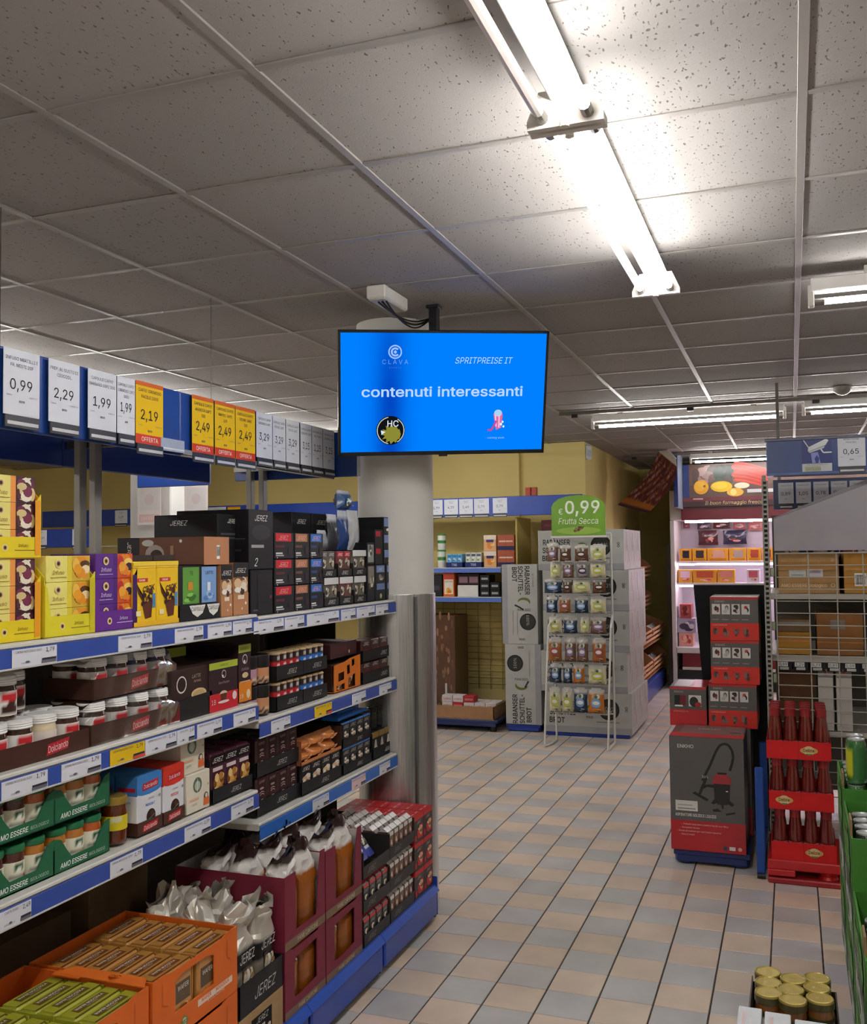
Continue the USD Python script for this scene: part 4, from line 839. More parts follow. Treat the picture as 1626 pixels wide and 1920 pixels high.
# orange display, and dark red packs
ro = (3.6515, 3.911, 1.1053, 1.2587)
t = thing('biscuit_display', 'orange cut-out display tray of coffee biscuits with a dark box on top', 'display case', (-1.79 - .1, (ro[0] + ro[1]) / 2, Z2F)); wo = ro[1] - ro[0]
MB().box(-.1, .085, -wo / 2 + .004, wo / 2 - .004, .002, .115, '#35201a', .003).build('pack_block', M['film'], t)
pl = Polygon([(-wo / 2, 0), (wo / 2, 0), (wo / 2, .135), (wo * .1, .128), (-wo * .1, .118), (-wo / 2, .112)], [[(-.35 * wo, .075), (-.12 * wo, .08), (-.12 * wo, .045), (-.35 * wo, .04)], [(-.02 * wo, .1), (.1 * wo, .105), (.1 * wo, .065), (-.02 * wo, .06)], [(.16 * wo, .122), (.28 * wo, .122), (.28 * wo, .095), (.16 * wo, .09)], [(.02 * wo, .045), (.3 * wo, .06), (.3 * wo, .004), (.02 * wo, .004)], [(-.42 * wo, .025), (-.1 * wo, .03), (-.1 * wo, .004), (-.42 * wo, .004)]])
MB().prism(pl, .003, (.094, 0, 0), (0, 1, 0), (0, 0, 1), '#d9731c').box(-.1, .094, -wo / 2, wo / 2, 0, .002, '#d9731c').box(-.1, .094, wo / 2 - .003, wo / 2, .002, .112, '#d9731c').build('orange_tray', M['card'], t)
front(wo, .13, .0855).draw([('b', .5, .05, .8, .5, ['#e8cfae', '#f0e2cc', '#8a5c3c'], 9, 4, .3), ('b', .05, .02, .4, .25, ['#e0b98a', '#5a3826'], 6, 5, .3)]).build(t, M['film'], 'pack_print')
t = thing('coffee_box', 'dark maroon coffee box lying on the orange display', 'coffee box', (-1.91, (ro[0] + ro[1]) / 2, Z2F + .1365)); carton(wo, .062, .2, '#3a1a1c', [('r', .1, .3, .6, .8, '#4a2022'), ('c', .7, .3, .12, '#c8a080', 10)])(t)
DR = [('t', 'JEREZ', .5, .82, .16, '#b9b4ae', {'slant': .3, 'maxw': .8}), ('r', .04, .1, .96, .55, '#8a2a2a'), ('b', .1, .05, .9, .5, ['#d8a878', '#e8cfae', '#b04a3a'], 7, 2, .3)]
rt = ((3.9278, 4.3408, 1.0832, 1.1853), (3.936, 4.3377, 1.1902, 1.3268))
for q in range(2):
    w = rt[0][1] - rt[0][0]; yc = (rt[0][0] + rt[0][1]) / 2; z = Z2F + .096 * q
    put('drt', small_tray(w, .05, .17), 'pack_tray', f'black tray of dark red coffee packs at the far end, {("lower", "upper")[q]} of two', 'tray', (-1.79 - .085, yc, z), 0, 'dark red pack trays')
    p = (w - .008) / 4
    for k in range(4): put('drp', carton(p - .003, .090, .08, '#3a1618', DR, m=M['film'], b=.006), 'coffee_pack', f'dark red coffee pack in the {("lower", "upper")[q]} far tray, {nth(k)} from the left', 'coffee pack', (-1.79 - .046, yc - w / 2 + .004 + p * (k + .5), z + .0035), 0, 'dark red coffee packs')

# ---------------------------------------------------------------- near lower shelf
Z3 = .8665
GRN = '#1f5a3c'
def amo_tray(w, h, d):
    def go(t):
        e = .003
        MB().box(-d / 2, d / 2, -w / 2, w / 2, 0, e, GRN).box(-d / 2, -d / 2 + e, -w / 2, w / 2, e, h * .5, GRN).box(-d / 2, d / 2, -w / 2, -w / 2 + e, e, h * .7, GRN).box(-d / 2, d / 2, w / 2 - e, w / 2, e, h * .7, GRN).build('tray', M['card'], t)
        MB().prism([(-w / 2, 0), (w / 2, 0), (w / 2, h), (w * .40, h * .93), (w * .30, h * .62), (w * .22, h * .36), (-w * .20, h * .34), (-w * .29, h * .60), (-w * .38, h * .92), (-w / 2, h)], e, (d / 2 - e, 0, 0), (0, 1, 0), (0, 0, 1), '#226343').build('front_lip', M['card'], t)
        front(w, h, d / 2).draw([('t', 'AMO ESSERE', .34, .17, .14, '#e8ece4', {'bold': True, 'slant': .15, 'maxw': .48}), ('t', 'BIOLOGICO', .76, .17, .09, '#c8d6c8', {'slant': .1, 'maxw': .3})]).build(t, M['card'], 'logo_print')
    return go
ga, gb = (1.8149, 2.0106, 0.8236, 1.0041), (2.0142, 2.231, 0.8081, 0.9754)
JAM = {'honey': jar(.034, .104, '#b8742a', '#1d6a42', jam_label('#c9a22a'), .17, (.1, .62)), 'berry': jar(.034, .104, '#4a2018', '#1d6a42', jam_label('#a3202a'), .17, (.1, .62)), 'peach': jar(.034, .104, '#b5561e', '#1d6a42', jam_label('#7a9a3a'), .17, (.1, .62))}
wt = gb[1] - gb[0] - .003
for lev in range(2):
    for side_, yc, X in ((0, gb[0] - .001 - wt / 2, -1.783), (1, (gb[0] + gb[1]) / 2, -1.785)):
        z = Z3 + .1265 * lev
        nm = f'{("lower", "upper")[lev]} {("left", "right")[side_]}'
        put('amot', amo_tray(wt, .088, .225), 'jar_tray', f'dark green AMO ESSERE tray of green-lidded jars, {nm} one of four', 'tray', (X - .1125, yc, z), 0, 'green jam trays')
        for b in range(3 if lev else 1):
            for k in range(3):
                kind = ('berry', 'berry', 'honey') if side_ == 0 and lev == 0 else ('honey', 'honey', 'peach') if side_ else ('berry', 'berry', 'peach')
                put(('jam', kind[k]), JAM[kind[k]], 'jam_jar', f'green-lidded organic jar in the {nm} green tray, {("front", "second", "back")[b]} row, {nth(k)} from the left', 'jar', (X - .042 - .072 * b, yc + (k - 1) * (wt - .008) / 3, z + .0035), 0, 'organic jars in the green trays')
rh = (2.2495, 2.3521, 0.8524, 0.9762)
t = thing('honey_jar', 'single amber honey jar with gold lid and yellow label', 'jar', (-1.828, (rh[0] + rh[1]) / 2, Z3))
def hl(a, v): return '#d9c822' if not (-1.0 < a < -.3 and .55 < v < .85) else '#d8d5b8'
jar(.037, .132, '#5a2408', '#a88c3c', None, .17, rim=True)(t)
band(MB(), .0376, .040, .080, hl).build('label_print', M['paper'], t, 60)
def milkbox(w, h, d, cap, txt):
    def go(t):
        MB().box(-d / 2, d / 2, -w / 2, w / 2, .002, h * .93, '#dedfe4', .003).prism([(-w / 2, 0), (w / 2, 0), (w / 2, h * .045), (w / 2 - .012, h * .07), (-w / 2 + .012, h * .07), (-w / 2, h * .045)], d, (-d / 2, 0, h * .93), (0, 1, 0), (0, 0, 1), cap).build('carton', M['card'], t)
        dome = [(0, .98), (0, .70), (.25, .67), (.5, .66), (.75, .67), (1, .70), (1, .98)]
        front(w, h * .95, d / 2).draw([('p', [(0, .98), (0, .72), (.2, .69), (.5, .68), (.8, .70), (1, .74), (1, .98)], cap), ('p', [(.2, .76), (.84, .79), (.86, .92), (.22, .89)], '#c0202e'), ('t', 'Dolciando', .53, .84, .07, '#f4e4e4', {'slant': .15, 'rot': 3, 'maxw': .55}), ('t', 'CREAM', .55, .60, .035, '#77777d'), ('t', txt, .52, .50, .045, cap, {'bold': True, 'maxw': .6}),
            ('c', .55, .28, .13, '#2c1a14', 16), ('c', .6, .33, .06, '#4a2c20', 10), ('l', [(.42, .22), (.7, .30)], .008, '#8a6a58'), ('c', .9, .6, .03, '#8f8f96', 8)]).build(t, M['card'], 'front_print')
        side(d, h * .95, -w / 2).draw([('r', 0, .70, 1, .98, cap), ('r', .1, .77, .9, .84, '#c0202e'), ('t', 'CREAM', .5, .58, .04, '#77777d')]).build(t, M['card'], 'side_print')
        MB().box(-d / 2 - .001, d / 2 + .003, -w / 2 - .001, w / 2 + .001, 0, h * .22, '#4a2a20', .001).build('tray_lip', M['card'], t)
        Face((d / 2 + .003, -w / 2, 0), (0, 1, 0), (0, 0, 1), w, h * .22).draw([('p', [(.18, .2), (.78, .35), (.82, .85), (.22, .7)], '#c0202e'), ('t', 'Dolciando', .5, .52, .34, '#f4e4e4', {'slant': .15, 'rot': 4, 'maxw': .52})]).build(t, M['card'], 'logo_print')
    return go
rm1, rm2 = (2.3583, 2.4772, 0.8479, 1.0432), (2.4825, 2.5917, 0.8535, 1.0566)
for key, r, cap, tx, lab in (('mb', rm1, '#3d7fc4', 'NOUGAT', 'white and blue Dolciando cake box in a brown tray'), ('mr', rm2, '#cf3524', 'COCCO', 'white and red Dolciando cake box in a brown tray')):
    w, h, yc = onshelf(r, -1.79, Z3); put(key, milkbox(w, .172, .075, cap, tx), 'cake_box', lab, 'cake box', (-1.79 - .04, yc, Z3), 0, 'Dolciando cake boxes')
    for q in range(1, 3): put(key, None, 'cake_box', f'white and {("blue", "red")[key == "mr"]} Dolciando cake box, {nth(q)} in the row', 'cake box', (-1.79 - .04 - .082 * q, yc, Z3), 0, 'Dolciando cake boxes')
CRM = [('c', .45, .68, .2, '#5a6a5c', 16), ('c', .45, .66, .13, '#b9c2ae', 12), ('l', [(.45, .5), (.45, .84)], .01, '#e8e4d0'), ('c', .82, .32, .10, '#4a4a44', 12), ('p', [(.72, .28), (.95, .28), (.98, .08), (.70, .08)], '#d9703c'), ('c', .83, .33, .06, '#e4d4bc', 10), ('r', .1, .30, .5, .36, '#e0a890'), ('t', 'CAFFE', .3, .2, .06, '#8a8474'), ('c', .9, .62, .03, '#c8a02a', 8)]
rc1, rc2 = (2.6002, 2.7302, 0.8232, 0.9873), (2.5782, 2.7214, 0.9833, 1.1073)
cube('crm1', 'cereal_coffee_box', 'cream box with a green emblem, lower of two', 'box', 'cream boxes', rc1, Z3, .2, '#e0d9c6', CRM)
t = thing('cereal_coffee_box', 'cream box with a green emblem, upper of two', 'box', (-1.80 - .1, (rc2[0] + rc2[1]) / 2, Z3 + (rc1[3] - Z3) + .001), 0, 'cream boxes'); carton(rc1[1] - rc1[0], .125, .2, '#ddd5c2', CRM)(t)
rj = (2.7428, 2.9957, 0.8308, 1.0263)
wj = rj[1] - rj[0]; yj = (rj[0] + rj[1]) / 2; hj = .155
put('jzt', small_tray(wj, .045, .2), 'pack_tray', 'black tray of purple JEREZ coffee packs on the near lower shelf', 'tray', (-1.79 - .1, yj, Z3), 0, None)
JP = [('r', 0, .74, 1, .96, '#161417'), J(.5, .85, .10, JW, .8), ('r', .12, .62, .85, .70, '#d8c8c8'), ('b', .1, .2, 1, .58, ['#b8803a', '#d9a85a', '#7a4a20', '#e8c88a'], 16, 6, .25)]
for k in range(3):
    for b in range(2): put('jzp', carton(wj / 3 - .005, hj, .085, '#471d2e', JP, [('r', .05, .74, .95, .88, '#161417'), ('r', .1, .08, .9, .2, '#cfc8c4')], [('r', .1, .05, .9, .95, '#5c2238')], m=M['film'], b=.007), 'coffee_pack', f'purple JEREZ coffee pack on the near lower shelf, {("front", "back")[b]} row, {nth(k)} from the left', 'coffee pack', (-1.79 - .05 - .09 * b, yj + (k - 1) * (wj - .008) / 3, Z3 + .0035), 0, 'purple coffee packs')

# ---------------------------------------------------------------- far lower shelf
Z3F = .7485
def packrow(key, tkey, n, rect, z, hp, ht, col, art, name, word, trayword, rows=1, d=.075, X=-1.79, tcol=None):
    w = rect[1] - rect[0] - .004; yc = (rect[0] + rect[1]) / 2
    put(tkey, small_tray(w, ht, .19), 'pack_tray', f'black tray of {trayword}', 'tray', (X - .095, yc, z), 0, 'black trays on the far lower shelf')
    p = (w - .008) / n
    for b in range(rows):
        for k in range(n): put(key, carton(p - .003, hp, d, col, art, m=M['film'], b=.006), name, f'{word}, {("front", "back")[b]} row, {nth(k)} from the left', 'coffee pack', (X - .042 - (d + .006) * b, yc - w / 2 + .004 + p * (k + .5), z + .0035), 0, trayword)
DB = [('t', 'SUPER', .5, .86, .07, '#a98f88', {'slant': .2, 'maxw': .6}), ('e', .5, .68, .2, .03, '#a98f88'), ('l', [(.3, .56), (.5, .6), (.7, .56)], .012, '#b59a92'), ('l', [(.3, .5), (.5, .54), (.7, .5)], .012, '#b59a92'), ('e', .5, .34, .18, .05, '#e0d6cc'), ('p', [(.34, .33), (.66, .33), (.6, .22), (.4, .22)], '#4a2014'), ('e', .5, .19, .24, .03, '#c4b4a8')]
r1, r2 = (3.0372, 3.3577, 0.7111, 0.8701), (3.035, 3.3048, 0.8953, 1.0462)
packrow('dbp', 'dbt1', 4, r1, Z3F, .130, .052, '#32161a', DB, 'coffee_pack', 'dark brown coffee pack in the lower brown-pack tray', 'dark brown coffee packs, lower level', 1, X=-1.80)
packrow('dbp', 'dbt1', 4, r1, Z3F + .1365, .130, .052, '#32161a', DB, 'coffee_pack', 'dark brown coffee pack in the upper brown-pack tray', 'dark brown coffee packs, upper level', 2, X=-1.80)
CAR = [('r', 0, .70, 1, 1, '#171518'), J(.5, .85, .13, JW, .85), ('b', .05, .3, .95, .68, ['#e8ddd0', '#8a5a3c', '#d8b48a', '#f0e8dc'], 12, 6, .3), ('r', 0, 0, 1, .3, '#b06a3c'), ('r', .15, .2, .85, .29, '#ead6c4')]
r3 = (3.3525, 3.7087, 0.6629, 0.8586)
packrow('carp', 'cart', 4, r3, Z3F, .108, .048, '#17151a', CAR, 'coffee_pack', 'caramel-banded coffee pack below the orange sugar bags', 'caramel-banded coffee packs', 1)
w3 = (r3[1] - r3[0]); y3 = (r3[0] + r3[1]) / 2
OR = ['#c9793e', '#d08548', '#c47238']
t = thing('pack_tray', 'dark brown tray holding the orange wafer packs', 'tray', (-1.79 - .1, y3, Z3F + .1125), 0, 'black trays on the far lower shelf')
MB().box(-.1, .1, -w3 / 2, w3 / 2, 0, .003, '#5a3420').box(.097, .1, -w3 / 2, w3 / 2, .003, .014, '#c47a44').box(-.1, .1, -w3 / 2, -w3 / 2 + .003, .003, .095, '#8a5434').box(-.1, .1, w3 / 2 - .003, w3 / 2, .003, .095, '#3a2418').build('tray', M['card'], t)
for q in range(2):
    for k in range(3):
        p = (w3 - .012) / 3
        put('wafer', film_bag(p * 1.04, .045, .09, '#cf8044', [('b', .05, .1, .95, .9, ['#d98f52', '#b86a30', '#e8ab72'], 8, 4)], 8, '#d48a50'), 'wafer_pack', f'orange wafer pack in the dark brown tray, {("lower", "upper")[q]} layer, {nth(k)} from the left', 'wafer pack', (-1.79 - .052, y3 + (k - 1) * p, Z3F + .1165 + .046 * q), 0, 'orange wafer packs')
BP_ = [('r', 0, .92, 1, 1, '#2e78d0'), ('r', 0, .62, 1, .92, '#17181d'), J(.5, .8, .12, '#a8a49e', .85), ('b', .1, .3, .9, .64, ['#d9d2c4', '#a08a6c', '#3a3430', '#e8e2d6'], 10, 8, .3), ('r', 0, 0, 1, .28, '#2f72c8'), ('r', .2, .12, .8, .25, '#8fb8ea')]
r4, r5 = (3.7214, 4.0178, 0.7495, 0.8909), (3.7087, 4.039, 0.8955, 1.0421)
packrow('blup', 'blut', 4, r4, Z3F, .104, .04, '#1a1b20', BP_, 'coffee_pack', 'blue-banded coffee pack in the lower blue tray', 'blue-banded coffee packs, lower level', 1)
packrow('blup', 'blut', 4, r4, Z3F + .1085, .104, .04, '#1a1b20', BP_, 'coffee_pack', 'blue-banded coffee pack in the upper blue tray', 'blue-banded coffee packs, upper level', 1)
t = thing('cardboard_strip', 'bright blue cardboard strip lying on the upper blue-banded packs', 'cardboard strip', (-1.85, (r4[0] + r4[1]) / 2, Z3F + .2215)); MB().box(-.04, .04, -(r4[1] - r4[0]) / 2, (r4[1] - r4[0]) / 2, 0, .014, '#2b78d8', .003).build('strip', M['card'], t); MB().box(-.04, .0, -(r4[1] - r4[0]) / 4, (r4[1] - r4[0]) / 3, .0145, .026, '#2b78d8', .003).build('fold', M['card'], t)
GO = [('r', 0, .78, 1, 1, '#8a6a2a'), ('r', 0, .0, 1, .78, '#161512'), ('p', [(.2, .3), (.4, .7), (.6, .72), (.8, .32)], '#b8ac9c'), ('b', .2, .25, .9, .5, ['#c8bcae', '#8a6a3a', '#d8cfc2'], 6, 3, .3)]
r6 = (4.0304, 4.3315, 0.7211, 0.8795)
packrow('golp', 'golt', 4, r6, Z3F, .115, .05, '#171612', GO, 'coffee_pack', 'black and gold coffee pack beside the pillar', 'black and gold coffee packs', 1)
for k in range(4):
    p = (r6[1] - r6[0] - .01) / 4
    put('bjar', jar(.022, .098, '#14130f', '#1a1916', lambda a, v: '#2a2c1c' if v > .5 else '#1c1b1a', .25, (.1, .7)), 'dark_coffee_jar', f'dark coffee jar standing on the gold packs beside the pillar, {nth(k)} from the left', 'jar', (-1.845, r6[0] + .006 + p * (k + .5), Z3F + .1195), 0, 'dark jars on the gold packs')
# ---------------------------------------------------------------- goods on the base deck
XG2 = -1.575
ZD = ZB + .0005
def crumpled(w, d, h, zs, cols, seed=1, amp=.02, lean=(0, 0), ridge=.012, sharp=.3):
    """a film bag: rounded-square body, gathered and crumpled towards a flat top seam"""
    def go(t):
        R = np.random.RandomState(seed); n, m_ = 30, 20; v = []; cc = []
        zf = h * zs
        for j in range(m_ + 1):
            z = h * j / m_; k = max(0, (z - zf) / (h - zf))
            dd = d * (1 - k) ** 1.0 + ridge * k; ww = w * (1 + .10 * k)
            for i in range(n):
                a = 2 * math.pi * i / n; c_, s_ = math.cos(a), math.sin(a)
                e = .5 if k < .01 else .5 + .4 * k
                x = math.copysign(abs(c_) ** e, c_) * dd / 2; y = math.copysign(abs(s_) ** e, s_) * ww / 2
                v.append((x + lean[0] * k * k, y + lean[1] * k * k, z))
        v = np.array(v); kk = np.clip((v[:, 2] - zf * .85) / (h - zf * .85), 0, 1)
        q = np.stack([meshkit.noise(v * s + seed * 7.3, seed + s) - .5 for s in (22, 23, 24)], 1) * 2 + np.stack([meshkit.noise(v * s + seed, seed + s) - .5 for s in (51, 52, 53)], 1) * 1.2
        v = v + q * amp * kk[:, None] ** .7 + np.where(kk[:, None] > .9, q * amp * .5, 0)
        v[:, 2] = np.maximum(v[:, 2], 0)
        for p in range(len(v)):
            f_ = (p // n) / m_; col = cols[0][1]
            for lo, c_ in cols:
                if f_ >= lo: col = c_
            cc.append(C(col))
        f = [(j * n + i, j * n + (i + 1) % n, (j + 1) * n + (i + 1) % n, (j + 1) * n + i) for j in range(m_) for i in range(n)]
        mb = MB().add(v, f, np.array(cc)); mb.build('bag', M['foil'] if cols[-1][1].startswith('#c') or cols[-1][1].startswith('#d') else M['film'], t, 32)
    return go
def window_tray(w, h, d, col, hole, strip=None, back=None, lw=.004):
    """open-topped carton with a window in its front; hole is a polygon in fractions"""
    def go(t):
        P = lambda q: [((x - .5) * w, y * h) for x, y in q]
        out = [(0, 0), (1, 0), (1, 1), (.86, 1), (.80, .96), (.2, .96), (.14, 1), (0, 1)]
        MB().prism(Polygon(P(out), [P(hole)]), lw, (d / 2 - lw, 0, 0), (0, 1, 0), (0, 0, 1), col).build('front_wall', M['card'], t)
        MB().box(-d / 2, d / 2 - lw, -w / 2, -w / 2 + lw, .003, h, col).build('side_wall', M['card'], t)
        MB().box(-d / 2, d / 2 - lw, w / 2 - lw, w / 2, .003, h, col).build('side_wall', M['card'], t)
        MB().box(-d / 2, d / 2 - lw, -w / 2, w / 2, 0, .003, col).box(-d / 2, -d / 2 + lw, -w / 2 + lw, w / 2 - lw, .003, h, back or col).build('bottom', M['card'], t)
        if strip: front(w, h, d / 2).draw(strip).build(t, M['card'], 'front_print')
    return go
# orange trays of wafer bars
OR_ = '#de6a22'
OSTR = [('r', .50, .20, .93, .30, '#ead2c0'), ('t', 'WAFER', .6, .265, .055, OR_, {'bold': True}), ('t', 'NOCCIOLA', .80, .265, .05, OR_, {'bold': True, 'maxw': .22}), ('t', 'A COLAZIONE', .72, .195, .05, '#f0dccc', {'maxw': .4}), ('c', .34, .15, .085, '#7a8458', 16), ('c', .34, .15, .06, '#c8cfa0', 14), ('t', 'BIO', .34, .15, .05, '#3a4a24', {'bold': True}), ('l', [(.86, .9), (.86, .62), (.9, .58)], .004, '#a84a14'), ('l', [(.1, .9), (.1, .6), (.16, .54)], .004, '#a84a14')]
oy = [(1.712, 2.122), (2.135, 2.545)]
HOLE = [(.24, .36), (.70, .36), (.70, .80), (.62, .86), (.32, .86), (.24, .80)]
WB = lambda base, edge: [('r', 0, .08, 1, .92, base), ('r', .16, .28, .84, .78, edge), ('t', 'WAFER NOCCIOLA', .5, .60, .16, '#efe6da', {'bold': True, 'maxw': .6}), ('t', 'CON CREMA', .5, .40, .10, '#d8ccb8', {'maxw': .5}), ('r', 0, 0, 1, .10, edge)]
KF = {'brown': ('#b8843e', '#7a4420', '#c0894a'), 'green': ('#a8a832', '#6a5a24', '#b0b23a')}
def wafer_bar(w, h, d, kind):
    b, e, c_ = KF[kind]
    def go(t):
        MB().box(-d / 2, d / 2, -w / 2 + .012, w / 2 - .012, 0, h, c_, .007).build('pack', M['film'], t)
        s = MB()
        for q in (-1, 1): s.prism([(-d / 2 + .004, h * .2), (d / 2 - .004, h * .2), (d / 2 - .002, h * .98), (-d / 2 + .002, h * .98)], .004, (0, q * (w / 2 - .008) + .002, 0), (1, 0, 0), (0, 0, 1), b)
        s.build('sealed_end', M['film'], t)
        top(w - .03, d - .006, h).draw(WB(b, e)).build(t, M['film'], 'top_print')
        front(w - .03, h * .9, d / 2, None, .003).draw([('r', .05, .45, .45, .8, '#5a4630'), ('r', .55, .45, .95, .8, '#5a4630'), ('t', 'WAFER', .25, .7, .08, '#efe6da', {'maxw': .3}), ('t', 'WAFER', .75, .7, .08, '#efe6da', {'maxw': .3}), ('b', .05, .1, .45, .42, ['#d8b478', '#8a5a2c', '#e6d0a0'], 6, 3, .3), ('b', .55, .1, .95, .42, ['#d8b478', '#8a5a2c', '#e6d0a0'], 6, 5, .3)]).build(t, M['film'], 'front_print')
    return go
for s_, (a, b) in enumerate(oy):
    w = b - a - .003; yc = (a + b) / 2; kind = ('green', 'brown')[s_]; D = .40
    for lev in range(2):
        z, h = ((ZD, .223), (ZD + .2245, .185))[lev]
        put(('otray', lev), window_tray(w, h, D, OR_, HOLE, OSTR), 'display_tray', f'orange cardboard display tray of {kind} wafer bars, {("lower", "upper")[lev]} one of its stack', 'tray', (XG2 - D / 2, yc, z), 0, 'orange wafer trays')
        if lev == 0:
            for k in range(2): put(('wb', kind), wafer_bar(.196, .155, .056, kind), 'wafer_bar', f'{kind} wafer bar behind the window of the lower orange tray, {nth(k)} from the left', 'wafer bar', (XG2 - .036, yc + (k - .5) * .2, z + .0035), 0, f'{kind} wafer bars, lower tray')
        else:
            for r_ in range(6 if s_ else 5):
                for k in range(2): put(('wbu', kind), wafer_bar(.196, .172, .056, kind), 'wafer_bar', f'{kind} wafer bar in the upper orange tray, row {("one", "two", "three", "four", "five", "six")[r_]} from the aisle, {("left", "right")[k]} column', 'wafer bar', (XG2 - .036 - .0595 * r_, yc + (k - .5) * .2, z + .0035 + (.004 if (r_ + k) % 3 == 0 else 0)), 0, f'{kind} wafer bars')
fl = thing('tray_flap', 'orange cardboard flap with a heart-shaped hole, folded between the green and brown wafer trays', 'flap', (XG2, 2.128, ZD + .2245 + .186), 0)
hp = [(0, 0), (.285, 0), (.255, .048), (.03, .048)]
heart = [(.115 + .016 * math.sin(a) ** 3 * 1.2, .025 + .0012 * (13 * math.cos(a) - 5 * math.cos(2 * a) - 2 * math.cos(3 * a) - math.cos(4 * a))) for a in np.linspace(0, 2 * np.pi, 24, endpoint=False)]
MB().prism(Polygon([(-x, y - .024) for x, y in hp], [[(-x, y - .024) for x, y in heart]]), .003, (0, 0, 0), (1, 0, 0), (0, 1, 0), '#e57228').build('flap', M['card'], fl)
MB().prism([(-.285, 0), (-.2, 0), (-.2, .003), (-.285, .003)], .03, (0, -.005, -.0005), (1, 0, 0), (0, 0, 1), '#d8681f').build('fold', M['card'], fl)
# tall cartons at the back of the base deck
for k, (y, hh, col, d_, w_) in enumerate(((2.30, .42, '#5a4838', .3, .34), (2.70, .50, '#7a6248', .3, .30))):
    t = thing('kraft_carton', f'brown kraft carton at the back of the base deck behind the {("wafer trays", "silver bags")[k]}', 'carton', (-2.27, y, ZD), 0, 'kraft cartons'); carton(w_, hh, d_, col, [('r', .25, .2, .75, .6, '#1c2026'), ('t', 'JEREZ', .5, .48, .14, '#8a8276', {'slant': .3, 'maxw': .42})], m=M['kraft'])(t)
# silver JEREZ bags in a dark tray on a kraft carton
by0, by1 = 2.556, 2.818; w = by1 - by0; yc = (by0 + by1) / 2
t = thing('kraft_carton', 'brown kraft carton with a black window picture, under the silver coffee bags', 'carton', (XG2 - .2, yc, ZD), 0, 'kraft cartons'); carton(w, .125, .4, '#a98a63', [('r', .25, .0, .72, .78, '#1c1b1c'), ('r', .42, .0, .56, .5, '#cfc6ba'), ('b', .55, .02, .70, .45, ['#d8cfc0', '#6b5a48', '#b9a890'], 7, 4, .3), J(.5, .66, .14, '#c9c4bc', .36)], m=M['kraft'])(t)
put('bagtray', small_tray(w, .098, .4), 'bag_tray', 'dark JEREZ tray of silver-topped coffee bags', 'tray', (XG2 - .2, yc, ZD + .1255), 0)
ptn = [(0, '#a89c8a'), (.40, '#1a191b'), (.56, '#cfc9bd')]
for k in range(2):
    for b in range(3):
        nm = ('near', 'far')[k]; rw = ('front', 'second', 'third')[b]
        t = thing('coffee_bag', f'crumpled silver coffee bag in the dark tray, {rw} row, {nm} column', 'coffee bag', (XG2 - .075 - .118 * b, yc + (k - .5) * .126, ZD + .1295 + (.0)), 0, 'silver coffee bags')
        crumpled(.122, .112, .315 - .02 * ((k + b) % 2), .60, ptn, 3 + k * 3 + b, .026, (.04 if b == 0 else -.01, (.01, -.01)[k]), .035)(t)
        if b == 0: front(.104, .32, .0575).draw([('t', 'JEREZ', .55, .49, .09, '#d8d5cf', {'maxw': .8}), ('r', .3, .08, .5, .40, '#2a2522'), ('b', .3, .08, .95, .38, ['#d6c7ae', '#7a5c3e', '#efe8da', '#a88a64'], 14, 5, .22)]).build(t, M['film'], 'front_print')
